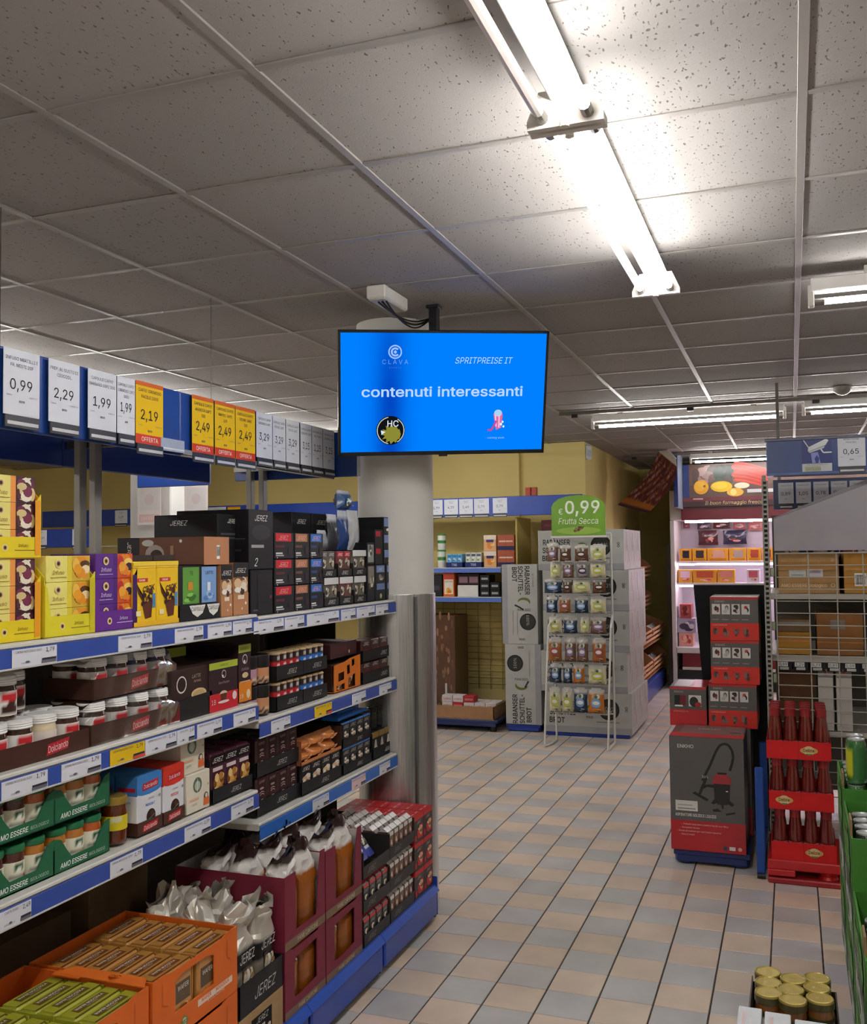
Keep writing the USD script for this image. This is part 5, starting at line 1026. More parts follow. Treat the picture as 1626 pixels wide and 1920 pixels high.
# maroon trays of bread bags, two by two
MRN = '#7a2338'
MH = [(.22, .24), (.40, .22), (.78, .26), (.78, .86), (.22, .82)]
MSTR = [('r', 0, 0, 1, .12, '#7d6650'), ('t', 'PANE CAFFONE', .55, .06, .06, '#d6c8ae', {'maxw': .6}), ('p', [(.22, .22), (.36, .24), (.38, .44), (.34, .7), (.26, .82), (.22, .8)], '#a8958c'), ('p', [(.62, .25), (.78, .26), (.78, .80), (.72, .72), (.66, .5)], '#a8958c')]
MSTR = MSTR[:2]
my = [(2.830, 3.122), (3.126, 3.432)]
for s_, (a, b) in enumerate(my):
    w = b - a - .003; yc = (a + b) / 2; D = .42
    for lev in range(2):
        h = .218; z = ZD + .2195 * lev
        hole = MH if lev == 0 else [(.26, .20), (.76, .20), (.80, .6), (.86, 1.2), (.3, 1.2), (.26, .8)]
        nm = f'{("lower", "upper")[lev]} {("left", "right")[s_]}'
        if lev == 0: put(('mt', s_, lev), window_tray(w, h, D, MRN, MH, MSTR), 'bread_tray', f'maroon cardboard tray with a window, {nm} one of four', 'tray', (XG2 - D / 2, yc, z), 0, 'maroon trays')
        else:
            def mtray(t, w=w, h=h + .02, D=D):
                lw = .004; P = lambda q: [((x - .5) * w, y * h) for x, y in q]
                MB().prism(P([(0, 0), (1, 0), (1, 1.06), (.90, 1.06), (.84, .8), (.78, .2), (.26, .2), (.26, 1), (0, 1)]), lw, (D / 2 - lw, 0, 0), (0, 1, 0), (0, 0, 1), MRN).build('front_wall', M['card'], t)
                for q in (-1, 1): MB().box(-D / 2, D / 2 - lw, q * w / 2, q * (w / 2 - lw * .6), .003, h, MRN).box(-D / 2 + .001, D / 2 - lw, q * (w / 2 - lw * .6), q * (w / 2 - lw), .003, h * .998, '#c9c4bf').build('side_wall', M['card'], t)
                MB().box(-D / 2, D / 2 - lw, -w / 2, w / 2, 0, .003, MRN).box(-D / 2, -D / 2 + lw, -w / 2 + lw, w / 2 - lw, .003, h, '#c9c4bf').build('bottom', M['card'], t)
                front(w, h, D / 2).draw(MSTR).build(t, M['card'], 'front_print')
            t = thing('bread_tray', f'maroon cardboard tray with an open top, {nm} one of four', 'tray', (XG2 - D / 2, yc, z), 0, 'maroon trays'); mtray(t)
        bag = [(0, '#8a4a16'), (.3, '#9a5418'), (.70, '#e0dcd6'), (.86, '#2a1712')] if lev else [(0, '#8a4a16'), (.5, '#9a5418')]
        for k in range(2):
            for b_ in range(3 if lev else 1):
                H = .20 if lev == 0 else .295
                put(('bread', lev, (k + b_) % 2), crumpled(w * .40, .108, H, .60 if lev else .75, bag, 31 + ((k + b_) % 2) * 4 + lev, .022 if lev else .010, (.02, .02 - .04 * ((k + b_) % 2)), .014), 'bread_bag', f'brown rusk bag in the {nm} maroon tray, {("front", "second", "back")[b_]} row, {("left", "right")[k]}', 'bread bag', (XG2 - .07 - .125 * b_, yc + (k - .5) * w * .46, z + .0035), 0, 'brown rusk bags')
t = thing('sticker', 'small white sticker on the maroon tray side', 'sticker', (XG2 - .0, 3.1235, ZD + .34)); MB().box(-.05, -.02, -.0005, .0015, 0, .045, '#d8d4d2').build('sticker', M['paper'], t)
# chocolate bars, black trays, three layers
def bar_tray(w, h, d, hl):
    def go(t):
        e = .003
        MB().box(-d / 2, d / 2, -w / 2, w / 2, 0, e, '#2d2a28').box(d / 2 - e, d / 2, -w / 2, w / 2, e, hl, '#2f2c2a').box(-d / 2, d / 2, -w / 2, -w / 2 + e, e, h, '#2b2826').box(-d / 2, d / 2, w / 2 - e, w / 2, e, h, '#2b2826').box(-d / 2, -d / 2 + e, -w / 2, w / 2, e, h, '#2b2826').build('tray', M['card'], t)
        front(w, hl, d / 2).draw([J(.3, .5, .4, '#8a857d', .4)]).build(t, M['card'], 'lip_print')
    return go
cy = (3.446, 3.708, 3.985); LH = .1295
BARF = [('r', 0, .0, 1, .8, '#6b4634'), ('b', .1, .1, .9, .75, ['#b9907a', '#4a2a1e', '#d8c0ac', '#7a5240'], 9, 3, .3), ('r', 0, .84, 1, 1, '#d9d5cf')]
BLF = [('r', 0, .84, 1, 1, '#c43034'), ('r', 0, .25, 1, .84, '#1d1c20'), J(.5, .74, .11, '#a8a49e', .8), ('b', .15, .2, .85, .62, ['#cfc0a2', '#8a6c4a', '#e4dac6', '#3a2c24'], 10, 5, .28), ('r', .0, .0, 1, .2, '#24305a'), ('r', .15, .08, .85, .18, '#c9cbd8')]
def pouch(w, h, d, base, tp, art):
    def go(t):
        MB().box(-d / 2, d / 2, -w / 2, w / 2, 0, h * .88, base, .006).prism([(-d / 2 + .006, 0), (d / 2 - .006, 0), (.003, h * .12), (-.003, h * .12)], w * .94, (0, w * .47, h * .875), (1, 0, 0), (0, 0, 1), tp).build('pouch', M['film'], t)
        front(w - .008, h * .86, d / 2).draw(art).build(t, M['film'], 'front_print')
    return go
for lev in range(3):
    z = ZD + LH * lev; lv = ('bottom', 'middle', 'top')[lev]
    for s_ in range(2):
        w = cy[s_ + 1] - cy[s_] - .003; yc = (cy[s_] + cy[s_ + 1]) / 2; D = .40
        put(('btray', s_), bar_tray(w, .10, D, .046), 'chocolate_tray', f'dark tray of {("black chocolate packs", "brown chocolate bars")[s_]} near the far end, {lv} layer', 'tray', (XG2 - D / 2, yc, z), 0, 'dark chocolate trays')
        n = (4, 5)[s_]; p = (w - .01) / n
        for b in range(5 if lev == 2 else 1):
            for k in range(n):
                if s_ == 0 and lev == 2 and b < 2: continue
                key, bld = (('pblk',), pouch(p - .003, .117, .055, '#1c1b1f', '#b3343a', BLF)) if s_ == 0 else (('pbar',), pouch(p - .003, .117, .055, '#5a3a2a', '#cfcac4', BARF))
                put(key, bld, 'chocolate_pack', f'{("black chocolate pack", "brown chocolate bar")[s_]}, {lv} tray, {("front", "second", "third", "fourth", "back")[b]} row, {nth(k)} from the left', 'chocolate', (XG2 - .034 - .066 * b, yc - w / 2 + .005 + p * (k + .5), z + .0035), 0, f'{("black packs", "brown bars")[s_]} in the {lv} tray')
        if s_ == 0 and lev == 2:
            for k in range(3):
                t = UsdGeom.Xform.Define(stage, numbered(W, 'wafer_stick_pack')); t.AddTranslateOp().Set(Gf.Vec3d(XG2 - .055, yc - .075 + .062 * k, z + .030)); t.AddRotateYOp().Set(-38.0)
                t = tag(t.GetPrim(), f'blue-ended chocolate pack tipped forward in the top tray, {nth(k)} from the left', 'chocolate', 'tipped blue-ended packs'); pouch(.056, .12, .03, '#3f489e', '#3f489e', [('r', 0, 0, 1, .38, '#3f489e'), ('r', .1, .32, .9, .44, '#d8d8e4'), ('r', 0, .44, 1, 1, '#26231f'), ('b', .1, .45, .9, .95, ['#d8c8a8', '#8a9a6a', '#efe6d4', '#5a4a38'], 10, 4, .25)])(t)
# red chocolate boxes at the far end, three layers
RF = [('r', 0, .82, 1, 1, '#c8282c'), ('r', 0, 0, 1, .82, '#393432'), J(.5, .72, .10, '#b5b0a8', .8), ('r', .5, .12, .9, .6, '#c8282c'), ('b', .08, .1, .9, .6, ['#d8b088', '#c8302c', '#8a5a3c', '#e8d4bc'], 10, 6, .22), ('r', 0, .1, .2, .3, '#b8242a')]
ry0, ry1 = 3.990, 4.212; w = (ry1 - ry0) / 2 - .002
for lev in range(3):
    for k in range(2):
        for b in range(6 if lev == 2 else 1):
            z = ZD + .1195 * lev
            put('redch', carton(w - .001, .118, .062, '#b8222a', RF, to=[('r', .0, .0, 1, 1, '#c9272d'), ('r', .12, .3, .42, .42, '#e8a8a0'), ('r', .56, .3, .86, .42, '#e8a8a0')]), 'chocolate_box', f'red-topped chocolate box at the far end, {("bottom", "middle", "top")[lev]} layer, {ORD[b]} from the aisle, {("left", "right")[k]}', 'chocolate box', (XG2 - .033 - .064 * b, ry0 + w * (k + .5) + .003 * k, z), 0, f'red chocolate boxes, {("bottom", "middle", "top")[lev]} layer')
# ---------------------------------------------------------------- back wall: price banner, wall shelf, cartons
YBN = 9.20
bb = thing('wall_price_banner', 'long blue price banner along the yellow back wall', 'banner')
X1b = (-3.3949, -1.8706, 2.0822, 2.2818)
MB().box(-8.35, X1b[1], YBN, YBN + .025, 2.035, 2.225, '#2646a0', .004).build('front_board', M['gloss'], bb)
MB().box(X1b[1] - .02, X1b[1], YBN + .03, 9.83, 2.03, 2.225, '#c9ccd4', .003).build('return_board', M['gloss'], bb)
for x in (-8.2, -5.6, -3.9, -2.72): MB().box(x, x + .02, YBN + .025, 9.795, 2.1, 2.12, '#8b8780').build('support_arm', M['metal'], bb)
rtf = Face((X1b[1] + .0004, YBN + .05, 2.03), (0, 1, 0), (0, 0, 1), .6, .195).draw([('t', 'PREZZI BASSI', .5, .72, .3, '#2b4a9a', {'maxw': .8}), ('t', 'OGNI GIORNO', .5, .3, .2, '#4a4a50', {'maxw': .7})]); rtf.build(bb, M['paper'], 'slogan_print')
t = thing('red_letters', 'pair of small red cartons standing on the wall banner', 'carton', ((-2.4441, -2.326, 2.2864, 2.3701)[0] + .06, 9.26, 2.2255))
MB().box(-.055, -.005, -.03, .03, 0, .085, '#a8402a', .002).box(.008, .055, -.03, .03, 0, .085, '#a8402a', .002).build('carton', M['card'], t)
BC = [((-3.4179, -3.2917, 2.118, 2.2961), '1,99', 'behind the pillar edge'), ((-3.2746, -3.1271, 2.1031, 2.291), '4,39', 'second from the pillar'), ((-3.1158, -2.9699, 2.0989, 2.2857), '1,49', 'third from the pillar'), ((-2.9587, -2.8034, 2.0999, 2.2803), '0,79', 'fourth from the pillar'), ((-2.7647, -2.617, 2.1, 2.2792), '0,79', 'fifth from the pillar'),
      ((-7.2963, -7.126, 2.0691, 2.253), '1,29', 'left of the square white column'), ((-6.0441, -5.8188, 2.07, 2.276), '1,49', 'right of the square column'), ((-5.7984, -5.6368, 2.1176, 2.2696), '1,09', 'yellow, reading 1,09')]
for r, pr, lab in BC:
    w = r[1] - r[0]; t = thing('price_card', f'price card on the back wall banner, {lab}', 'price card', ((r[0] + r[1]) / 2, YBN - .0005, 2.062), -90, 'cards on the back wall banner')
    price_card(w, .150, pr, ['BISCOTTI', 'CEREALI'], 'yellow' in lab)(t)
# square white column and posters
rc = (-5.8623, -5.4028, 1.7187, 2.3936)
t = thing('square_column', 'square white column behind the left shelving', 'pillar', kind='structure')
MB().box(rc[0], rc[1], 7.6, 7.6 + (rc[1] - rc[0]), 0, ZC + .003, '#dcdad6', .01).build('shaft', M['wall'], t)
for k, r in enumerate(((-5.6577, -5.4001, 1.9675, 2.3404), (-5.1475, -4.8998, 1.9758, 2.3222))):
    t = thing('hanging_poster', ('faded pink and white poster before the square column', 'faded pink and white poster right of the square column')[k], 'poster', ((r[0] + r[1]) / 2, 7.45, r[2]), -90)
    w, h = r[1] - r[0], r[3] - r[2]; MB().box(0, .002, -w / 2, w / 2, 0, h, '#e0d8d6').build('sheet', M['paper'], t)
    front(w, h, .002).draw([('r', .08, .06, .92, .26, '#dcbcb8'), ('r', .1, .36, .9, .9, '#d8d2d2'), ('c', .5, .62, .14, '#d2c4c6'), ('t', 'OFFERTE', .5, .16, .08, '#e8d8d6', {'maxw': .7})]).build(t, M['paper'], 'poster_print')
    wq = thing('hanging_wire', f'thin line holding the {("left", "right")[k]} faded poster', 'wire'); MB().bar(((r[0] + r[1]) / 2, 7.45, r[3] - .004), ((r[0] + r[1]) / 2, 7.45, ZC), .0015, '#77736e', 5).build('line', M['metal'], wq)
# a further shelving unit seen above the left goods
r = (-6.2905, -5.7196, 1.7674, 1.9272); r2 = (-4.5616, -3.9367, 2.1875, 2.3405)
fb_ = thing('low_price_banner', 'blue price banner of the second shelving unit at far left, with white cards', 'banner')
MB().box(-7.4, r[1], 6.9, 6.925, r[2], r[3], '#1f4199', .003).box(-7.4, r[1], 6.93, 7.5, r[2], r[2] + .01, '#7f7a72').build('board', M['gloss'], fb_)
for x in (-7.2, r[1] - .04): MB().box(x, x + .03, 6.93, 6.96, 0, r[3], '#8b8780').build('upright', M['steel'], fb_)
for k, q in enumerate(((-6.3144, -6.2073, 1.7899, 1.9228), (-5.9263, -5.7996, 1.7842, 1.9244))):
    t = thing('price_card', f'white card on the low far banner, {("left", "right")[k]} one', 'price card', ((q[0] + q[1]) / 2, 6.8995, q[2]), -90, 'cards on the low far banner'); price_card(q[1] - q[0], q[3] - q[2], '1,09', ['PASTA'])(t)
ob = thing('aisle_sign', 'blue overhead sign of the aisle behind, ending at the white column', 'sign')
MB().box(r2[0], r2[1], 6.0, 6.03, r2[2], r2[3] + .08, '#1c3676', .004).build('board', M['gloss'], ob); MB().box(r2[0] + .1, r2[0] + .12, 6.01, 6.02, r2[3] + .07, ZC, '#77736e').box(r2[1] - .12, r2[1] - .1, 6.01, 6.02, r2[3] + .07, ZC, '#77736e').build('hanger', M['metal'], ob)

# wall shelf right of the pillar
ws = thing('wall_shelf', 'wall shelf with blue rails and a yellowish wire back, right of the pillar', 'shelving')
XWR = (-2.7146, -2.5347, 1.337, 1.5049)[1]; ZT = (-3.424, -2.7152, 1.2355, 1.5287)
WX0, WX1 = -4.9, (-3.3779, -2.7043, 1.2356, 1.5286)[1]
MB().box(XWR - .02, XWR, 9.26, 9.79, .12, 2.02, '#b09c58', .003).build('side_panel', M['wall'], ws)
for key, z in (('t', ZT[3]), ('b', ZT[2])):
    s = MB().box(WX0, WX1, 9.25, 9.77, z - .025, z, '#cfcabd', .002).build('shelf_board', M['steel'], ws)
    MB().box(WX0, WX1, 9.244, 9.249, z - .052, z - .008, '#5a78c8', .001).build('price_rail', M['plastic'], s)
mg = MB()
for k in range(12): mg.box(WX0 + 1.0 + k * .13, WX0 + 1.006 + k * .13, 9.772, 9.778, .25, ZT[2] - .05, '#8f7f48')
for k in range(16): mg.box(WX0 + .9, XWR - .03, 9.766, 9.772, .3 + k * .065, .306 + k * .065, '#8f7f48')
mg.build('wire_grid', M['metal'], ws)
MB().box(WX0, XWR - .02, 9.55, 9.79, .02, .10, '#1d3277', .003).build('foot', M['gloss'], ws)
zt, zb_ = ZT[3] + .0005, ZT[2] + .0005
def wput(key, bld, name, lab, cat, r, z, d, grp=None, Y=9.27):
    put(key, bld, name, lab, cat, ((r[0] + r[1]) / 2, Y + d / 2, z), -90, grp)
def wcart(name, lab, cat, r, z, d, col, art=(), grp=None, Y=9.27, h=None, si=(), m=None):
    w = r[1] - r[0] - .003; t = thing(name, lab, cat, ((r[0] + r[1]) / 2, Y + d / 2, z), -90, grp); carton(w, h or r[3] - z, d, col, art, si, m=m)(t); return t
for k, (px, col, lab) in enumerate((((-3.4089, -3.3223, 1.6599, 1.8065), '#dfe0da', 'white and green tub on the wall shelf, lower in its stack'), ((-3.407, -3.3203, 1.8119, 1.9587), '#e6e6de', 'white and green tub on the wall shelf, on top of its stack'), ((-3.317, -3.248, 1.6428, 1.7564), '#d0d8c4', 'small green-lidded tub on the wall shelf'))):
    t = thing('tub', lab, 'tub', ((px[0] + px[1]) / 2, 9.36 + .09 * (k == 2), zt + (0, .1815, 0)[k]), -90, 'tubs on the wall shelf'); w = (px[1] - px[0]) / 2
    h_ = (.18, .16, .12)[k]; MB().lathe([(w * .9, 0), (w, h_ * .9)], col, n=18).build('cup', M['plastic'], t, 40); MB().lathe([(w * 1.04, h_ * .9), (w * 1.04, h_ - .003), (w * .9, h_)], '#4a9a4a', n=18).build('lid', M['plastic'], t, 40)
    band(MB(), w * .975, h_ * .3, h_ * .7, lambda a, v: '#3f8a44' if abs(v - .5) < .2 else '#e4e6de').build('label_print', M['paper'], t)
for k, (px, c, n, w_) in enumerate((((-3.2903, -3.1081, 1.5292, 1.6798), '#6fb2dc', 3, 'pale blue'), ((-3.091, -2.9057, 1.528, 1.7095), '#d9dcd6', 3, 'white'))):
    w = px[1] - px[0] - .006; yc = (px[0] + px[1]) / 2; d = .3
    t = thing('pack_tray', f'navy tray of {w_} packs on the wall shelf', 'tray', (yc, 9.27 + d / 2, zt), -90)
    e = .004; MB().box(-d / 2, d / 2, -w / 2, w / 2, 0, e, '#1c2c6a').box(d / 2 - e, d / 2, -w / 2, w / 2, e, .052, '#1c2c6a').box(-d / 2, d / 2, -w / 2, -w / 2 + e, e, .052, '#1c2c6a').box(-d / 2, d / 2, w / 2 - e, w / 2, e, .052, '#1c2c6a').build('tray', M['card'], t)
    front(w, .052, d / 2).draw([('t', 'TRE', .5, .5, .45, '#d8dae6')]).build(t, M['card'], 'logo_print')
    for q in range(n):
        p = (w - .012) / n; put(('wpk', k), carton(p - .004, .13 + .012 * k, .12, c, [('r', .1, .75, .9, .92, '#2f7ab0' if k == 0 else '#55606a'), ('b', .1, .4, .9, .7, ['#e9f0f4', '#4a8ab8' if k == 0 else '#8a9a4a', '#f4f4ee'], 8, 3, .3)], m=M['card']), 'small_pack', f'{w_} pack in the navy wall-shelf tray, {nth(q)} from the left', 'pack', (yc - w / 2 + .006 + p * (q + .5), 9.27 + .07, zt + .0045), -90, f'{w_} packs on the wall shelf')
COR = [('r', 0, .72, 1, 1, '#e8d8c4'), ('b', .1, .1, .9, .7, ['#e0a04a', '#d8843a', '#f0c88a', '#e8dcd0'], 10, 6, .3), ('r', .2, .55, .8, .72, '#3a2f6a')]
for q in range(2):
    r0 = (-2.8879, -2.7548, 1.5375, 1.8507); r1 = (-2.7493, -2.563, 1.5364, 1.8477); hh = (r0[3] - zt) / 2
    z = zt + q * hh; nm = ('lower', 'upper')[q]
    wput('cer', carton(r0[1] - r0[0] - .004, hh - .002, .3, '#d9a878', COR), 'cereal_box', f'cream and orange cereal box on the wall shelf, {nm} one', 'box', r0, z, .3, 'cereal boxes')
    wput('cers', carton(r1[1] - r1[0] - .012, hh - .002, .3, '#a8553a', [('r', 0, .05, 1, .3, '#23264a'), ('r', .1, .55, .9, .65, '#d8b8a0'), ('l', [(.5, .3), (.5, 1)], .01, '#8a4030')]), 'rust_box', f'rust-brown box with a navy band on the wall shelf, {nm} one', 'box', (r1[0], min(r1[1], XWR - .03)), z, .3, 'rust boxes')
wcart('cracker_box', 'orange and white cracker box on the lower wall shelf', 'box', (-3.3223, -3.2023, 1.2392, 1.4812), zb_, .25, '#d86a2a', [('r', 0, .72, 1, 1, '#b8462a'), ('r', .1, .1, .9, .7, '#e8e0d4'), ('b', .15, .08, .85, .4, ['#e8a83a', '#f0c86a', '#d8842a'], 9, 3, .3), ('t', 'CRACKER', .5, .62, .07, '#8a4a2a', {'maxw': .7})])
wcart('dark_box', 'dark box at the left end of the lower wall shelf', 'box', (-3.4666, -3.3339, 1.2386, 1.4548), zb_, .25, '#1b1c22', [('r', .2, .3, .8, .5, '#3a3c48')])
for q in range(2): wcart('plum_box', f'dark plum box pair on the lower wall shelf, {("lower", "upper")[q]} layer', 'box', (-3.1741, -2.9488, 1.24, 1.4535), zb_ + .115 * q, .25, '#2f1a22', [('r', .06, .2, .46, .75, '#8a6a74'), ('r', .54, .2, .94, .75, '#8a6a74'), ('l', [(.5, 0), (.5, 1)], .01, '#150c10')], 'plum boxes', h=.113, Y=9.30)
t = wcart('blank_board', 'blank white board leaning before the plum boxes on the lower wall shelf', 'board', (-3.1691, -2.9496, 1.24, 1.352), zb_, .006, '#dcdcd8', [], Y=9.272, h=.115)
for q in range(3):
    for k in range(2):
        r = ((-2.9321, -2.8321, 1.2407, 1.4422), (-2.8265, -2.7272, 1.2411, 1.4419))[k]
        if q == 2 and k == 1: continue
        wcart('black_pack', f'black pack with pale print on the lower wall shelf, {("lower", "middle", "upper")[q]} {("left", "right")[k]}', 'pack', r, zb_ + .072 * q, .2, '#14161a', [('r', .15, .35, .85, .65, '#9aa09c')], 'black packs on the wall shelf', h=.071)
# under the shelf: wrapped carton, tray of white boxes, pallets
r = (-3.4236, -3.1792, 0.05862, 1.0435)
t = thing('wrapped_carton', 'tall brown carton stack wrapped in shiny film, behind the pillar edge', 'carton', ((r[0] + r[1]) / 2 - .16, 9.43, .112), -90)
hw = r[1] - r[0] + .3
MB().box(-.2, .2, -hw / 2, hw / 2, 0, r[3] - .112, '#6a4a34', .004).build('carton', M['kraft'], t)
MB().box(-.204, .2035, -hw / 2 - .003, hw / 2 + .003, .01, r[3] - .114, '#5a3c2a', .006).build('wrap', M['film'], t)
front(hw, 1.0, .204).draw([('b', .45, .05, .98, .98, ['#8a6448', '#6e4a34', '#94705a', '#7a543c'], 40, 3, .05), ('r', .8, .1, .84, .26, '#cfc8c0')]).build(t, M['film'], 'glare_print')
def pallet(name, lab, x0, x1, y0, y1, h, col, castor=False):
    t = thing(name, lab, 'pallet')
    MB().box(x0, x1, y0, y1, h - .03, h, col, .004).build('deck', M['plastic'], t)
    for x in (x0 + .06, x1 - .06):
        for y in (y0 + .06, y1 - .06): MB().lathe([(.045, 0), (.058, .01), (.06, h - .028)] if not castor else [(.03, .0), (.034, .01), (.03, h - .028)], col if not castor else '#16161a', (x, y, 0), 14).build('foot', M['plastic'], t, 40)
    MB().box(x0 + .02, x1 - .02, y0, y0 + .012, h - .06, h - .028, col).build('skirt', M['plastic'], t)
    return t
rt = (-3.2287, -2.6506, 0.05039, 0.1503)
pallet('roll_pallet', 'dark wheeled pallet under the tray of white boxes', rt[0] - .45, rt[1] + .04, 8.74, 9.545, .11, '#1c2a5c', True)
t = thing('open_carton', 'open brown carton tray full of small white boxes on the floor pallet', 'carton', ((rt[0] + rt[1]) / 2, 8.97, .1105), -90)
w = rt[1] - rt[0]; e = .005; hh = .12
MB().box(-.22, .22, -w / 2, w / 2, 0, e, '#8a6a48').box(.22 - e, .22, -w / 2, w / 2, e, hh, '#a07a58').box(-.22, -.22 + e, -w / 2, w / 2, e, hh, '#8a6a48').box(-.22, .22, -w / 2, -w / 2 + e, e, hh, '#8a6a48').box(-.22, .22, w / 2 - e, w / 2, e, hh, '#8a6a48').build('tray', M['kraft'], t)
Rk = random.Random(8); kk = 0
for lev, n, nb in ((0, 5, 3), (1, 5, 2), (2, 3, 1)):
    for b in range(nb):
        for k in range(n):
            p = (w - .03) / 5; red = (lev, b, k) in ((1, 0, 1), (0, 0, 4), (2, 0, 2))
            x = (rt[0] + rt[1]) / 2 - w / 2 + .015 + p * (k + .5); y = 8.97 - .14 + .13 * b + .12 * (lev > 0) * (nb < 3)
            put(('wbx', red), carton(p - .006, .062, .12, '#b83038' if red else '#d8cfcc', [('r', .1, .3, .9, .6, '#c9a8a6' if not red else '#d87a7a'), ('c', .5, .5, .12, '#a8988c')]), 'small_white_box', f'small {("white", "red")[red]} box in the open carton, {("bottom", "middle", "top")[lev]} layer, {("front", "second", "back")[b]} row, {nth(k)} from the left', 'box', (x, y, .1165 + .0635 * lev), -90, 'small boxes in the open carton')
# RABANSER cartons
WC = '#b4b4b0'
def raban(rot):
    T = lambda s, x, y, h: ('t', s, x, y, .060, '#23231f', {'bold': True, 'rot': rot, 'maxw': .78 if len(s) > 5 else .4})
    if rot == -90: return [('r', 0, 0, .16, 1, '#9c9ca0'), T('RABANSER', .72, .80, .085, ), T('SCHUTTEL-', .53, .80, .085), T('BROT', .36, .875, .085), ('t', 'ALTO ADIGE', .88, .8, .02, '#4a4a46', {'rot': -90}),
        ('e', .62, .53, .18, .055, '#6a7238'), ('e', .60, .505, .17, .05, WC), ('l', [(.36, .49), (.5, .46), (.6, .43)], .01, '#2a2a24'), ('t', 'PAN BIO', .62, .43, .03, '#33332c', {'maxw': .4}), ('c', .72, .28, .105, '#1f1f1f', 20), ('c', .72, .28, .09, '#33332f', 18), ('t', '100%', .72, .30, .035, WC, {'rot': -90}), ('r', .3, .12, .31, .42, '#77776f'), ('r', .42, .12, .43, .4, '#8a8a82'), ('t', 'OOO', .55, .06, .025, '#2a2a26', {'bold': True})]
    if rot == 90: return [('r', .84, 0, 1, 1, '#9c9ca0'), T('RABANSER', .26, .19, .085), T('SCHUTTEL-', .46, .19, .085), T('BROT', .65, .12, .085), ('e', .45, .48, .18, .055, '#6a7238'), ('e', .47, .505, .17, .05, WC), ('l', [(.65, .54), (.6, .5), (.55, .46)], .01, '#2a2a24'), ('t', 'PAN BIO', .45, .56, .03, '#33332c', {'maxw': .4}), ('c', .28, .76, .105, '#1f1f1f', 20), ('c', .28, .76, .09, '#33332f', 18), ('t', '100%', .28, .76, .035, WC, {'rot': 90}), ('r', .68, .6, .69, .9, '#77776f'), ('t', 'OOO', .45, .96, .025, '#2a2a26', {'bold': True})]
    return [('r', 0, 0, 1, .16, '#9c9ca0'), ('t', 'RABANSER', .22, .70, .13, '#23231f', {'bold': True, 'maxw': .32}), ('t', 'SCHUTTEL-', .22, .50, .13, '#23231f', {'bold': True, 'maxw': .33}), ('t', 'BROT', .14, .30, .13, '#23231f', {'bold': True, 'maxw': .18}), ('e', .52, .55, .07, .14, '#6a7238'), ('e', .54, .51, .07, .13, WC), ('t', 'PAN', .52, .4, .06, '#33332c'),
        ('c', .74, .60, .26, '#1f1f1f', 22), ('c', .74, .60, .22, '#33332f', 20), ('t', '100%', .74, .62, .09, WC), ('r', .6, .28, .86, .30, '#77776f'), ('t', 'OO', .94, .62, .06, '#2a2a26', {'bold': True, 'rot': 90})]
SIDE = [('r', .0, .0, 1, 1, '#c9c1bc'), ('t', 'RABANSER', .5, .7, .10, '#3a3a36', {'rot': 90, 'maxw': .5}), ('l', [(.3, .2), (.3, .8)], .01, '#6a6a64'), ('l', [(.62, .15), (.62, .6)], .012, '#55554f'), ('r', .75, .2, .82, .5, '#b88a86')]
p1, p2 = (-2.585, -2.2182, 0.823, 1.5917), (-2.5658, -2.211, 0.07028, 0.8136)
pallet('blue_pallet', 'blue plastic pallet under the two upright white bread cartons', p2[0], p2[1] - .02, 8.86, 9.24, p2[2] - .001, '#1d3a94')
h2 = p2[3] - p2[2]
for r, z, rot, lab in ((p2, p2[2], 90, 'white RABANSER bread carton on end, lower of two, beside the wire stand'), (p1, p2[2] + h2 + .002, -90, 'white RABANSER bread carton on end, upper of two, text upside down')):
    t = thing('bread_carton', lab, 'carton', ((r[0] + r[1]) / 2 - (.008 if rot == -90 else 0), 8.85 + .18, z), -90, 'upright bread cartons'); carton(p2[1] - p2[0] - .012, h2, .36, WC, raban(rot), m=M['card'])(t)
q0 = (-2.1808, -1.3732, 0.03587, 1.5197); bx0, bx1 = q0[0], q0[1]; zb0_ = q0[2]
pallet('blue_pallet', 'blue plastic pallet under the big stack of white bread cartons', bx0, bx1 - .02, 8.77, 9.78, zb0_ - .001, '#1d3a94')
nlev = 5; ph = ((-2.1646, -1.3545, 1.5197, 1.8729)[3] - zb0_) / nlev
for lev in range(nlev):
    for b in range(3):
        dx = (.012, -.02, .006, .008, -.03)[lev]
        t = put(('bcart'), carton(bx1 - bx0 - .02, ph - .002, .335, WC, raban(0), m=M['card'], sr=SIDE), 'bread_carton', f'white RABANSER bread carton on the big pallet, level {("one", "two", "three", "four", "five")[lev]} from the floor, {("front", "middle", "back")[b]} one', 'carton', ((bx0 + bx1) / 2 + dx, 8.755 + .17 + .34 * b, zb0_ + ph * lev), -90, 'stacked bread cartons')
t = thing('maroon_carton', 'small dark maroon box standing on the bread carton stack', 'box', (bx0 + .05, 9.0, zb0_ + ph * 5 + .0005), -90); carton(.14, .10, .2, '#4a141a', [('r', .2, .4, .8, .6, '#5c2026')])(t)
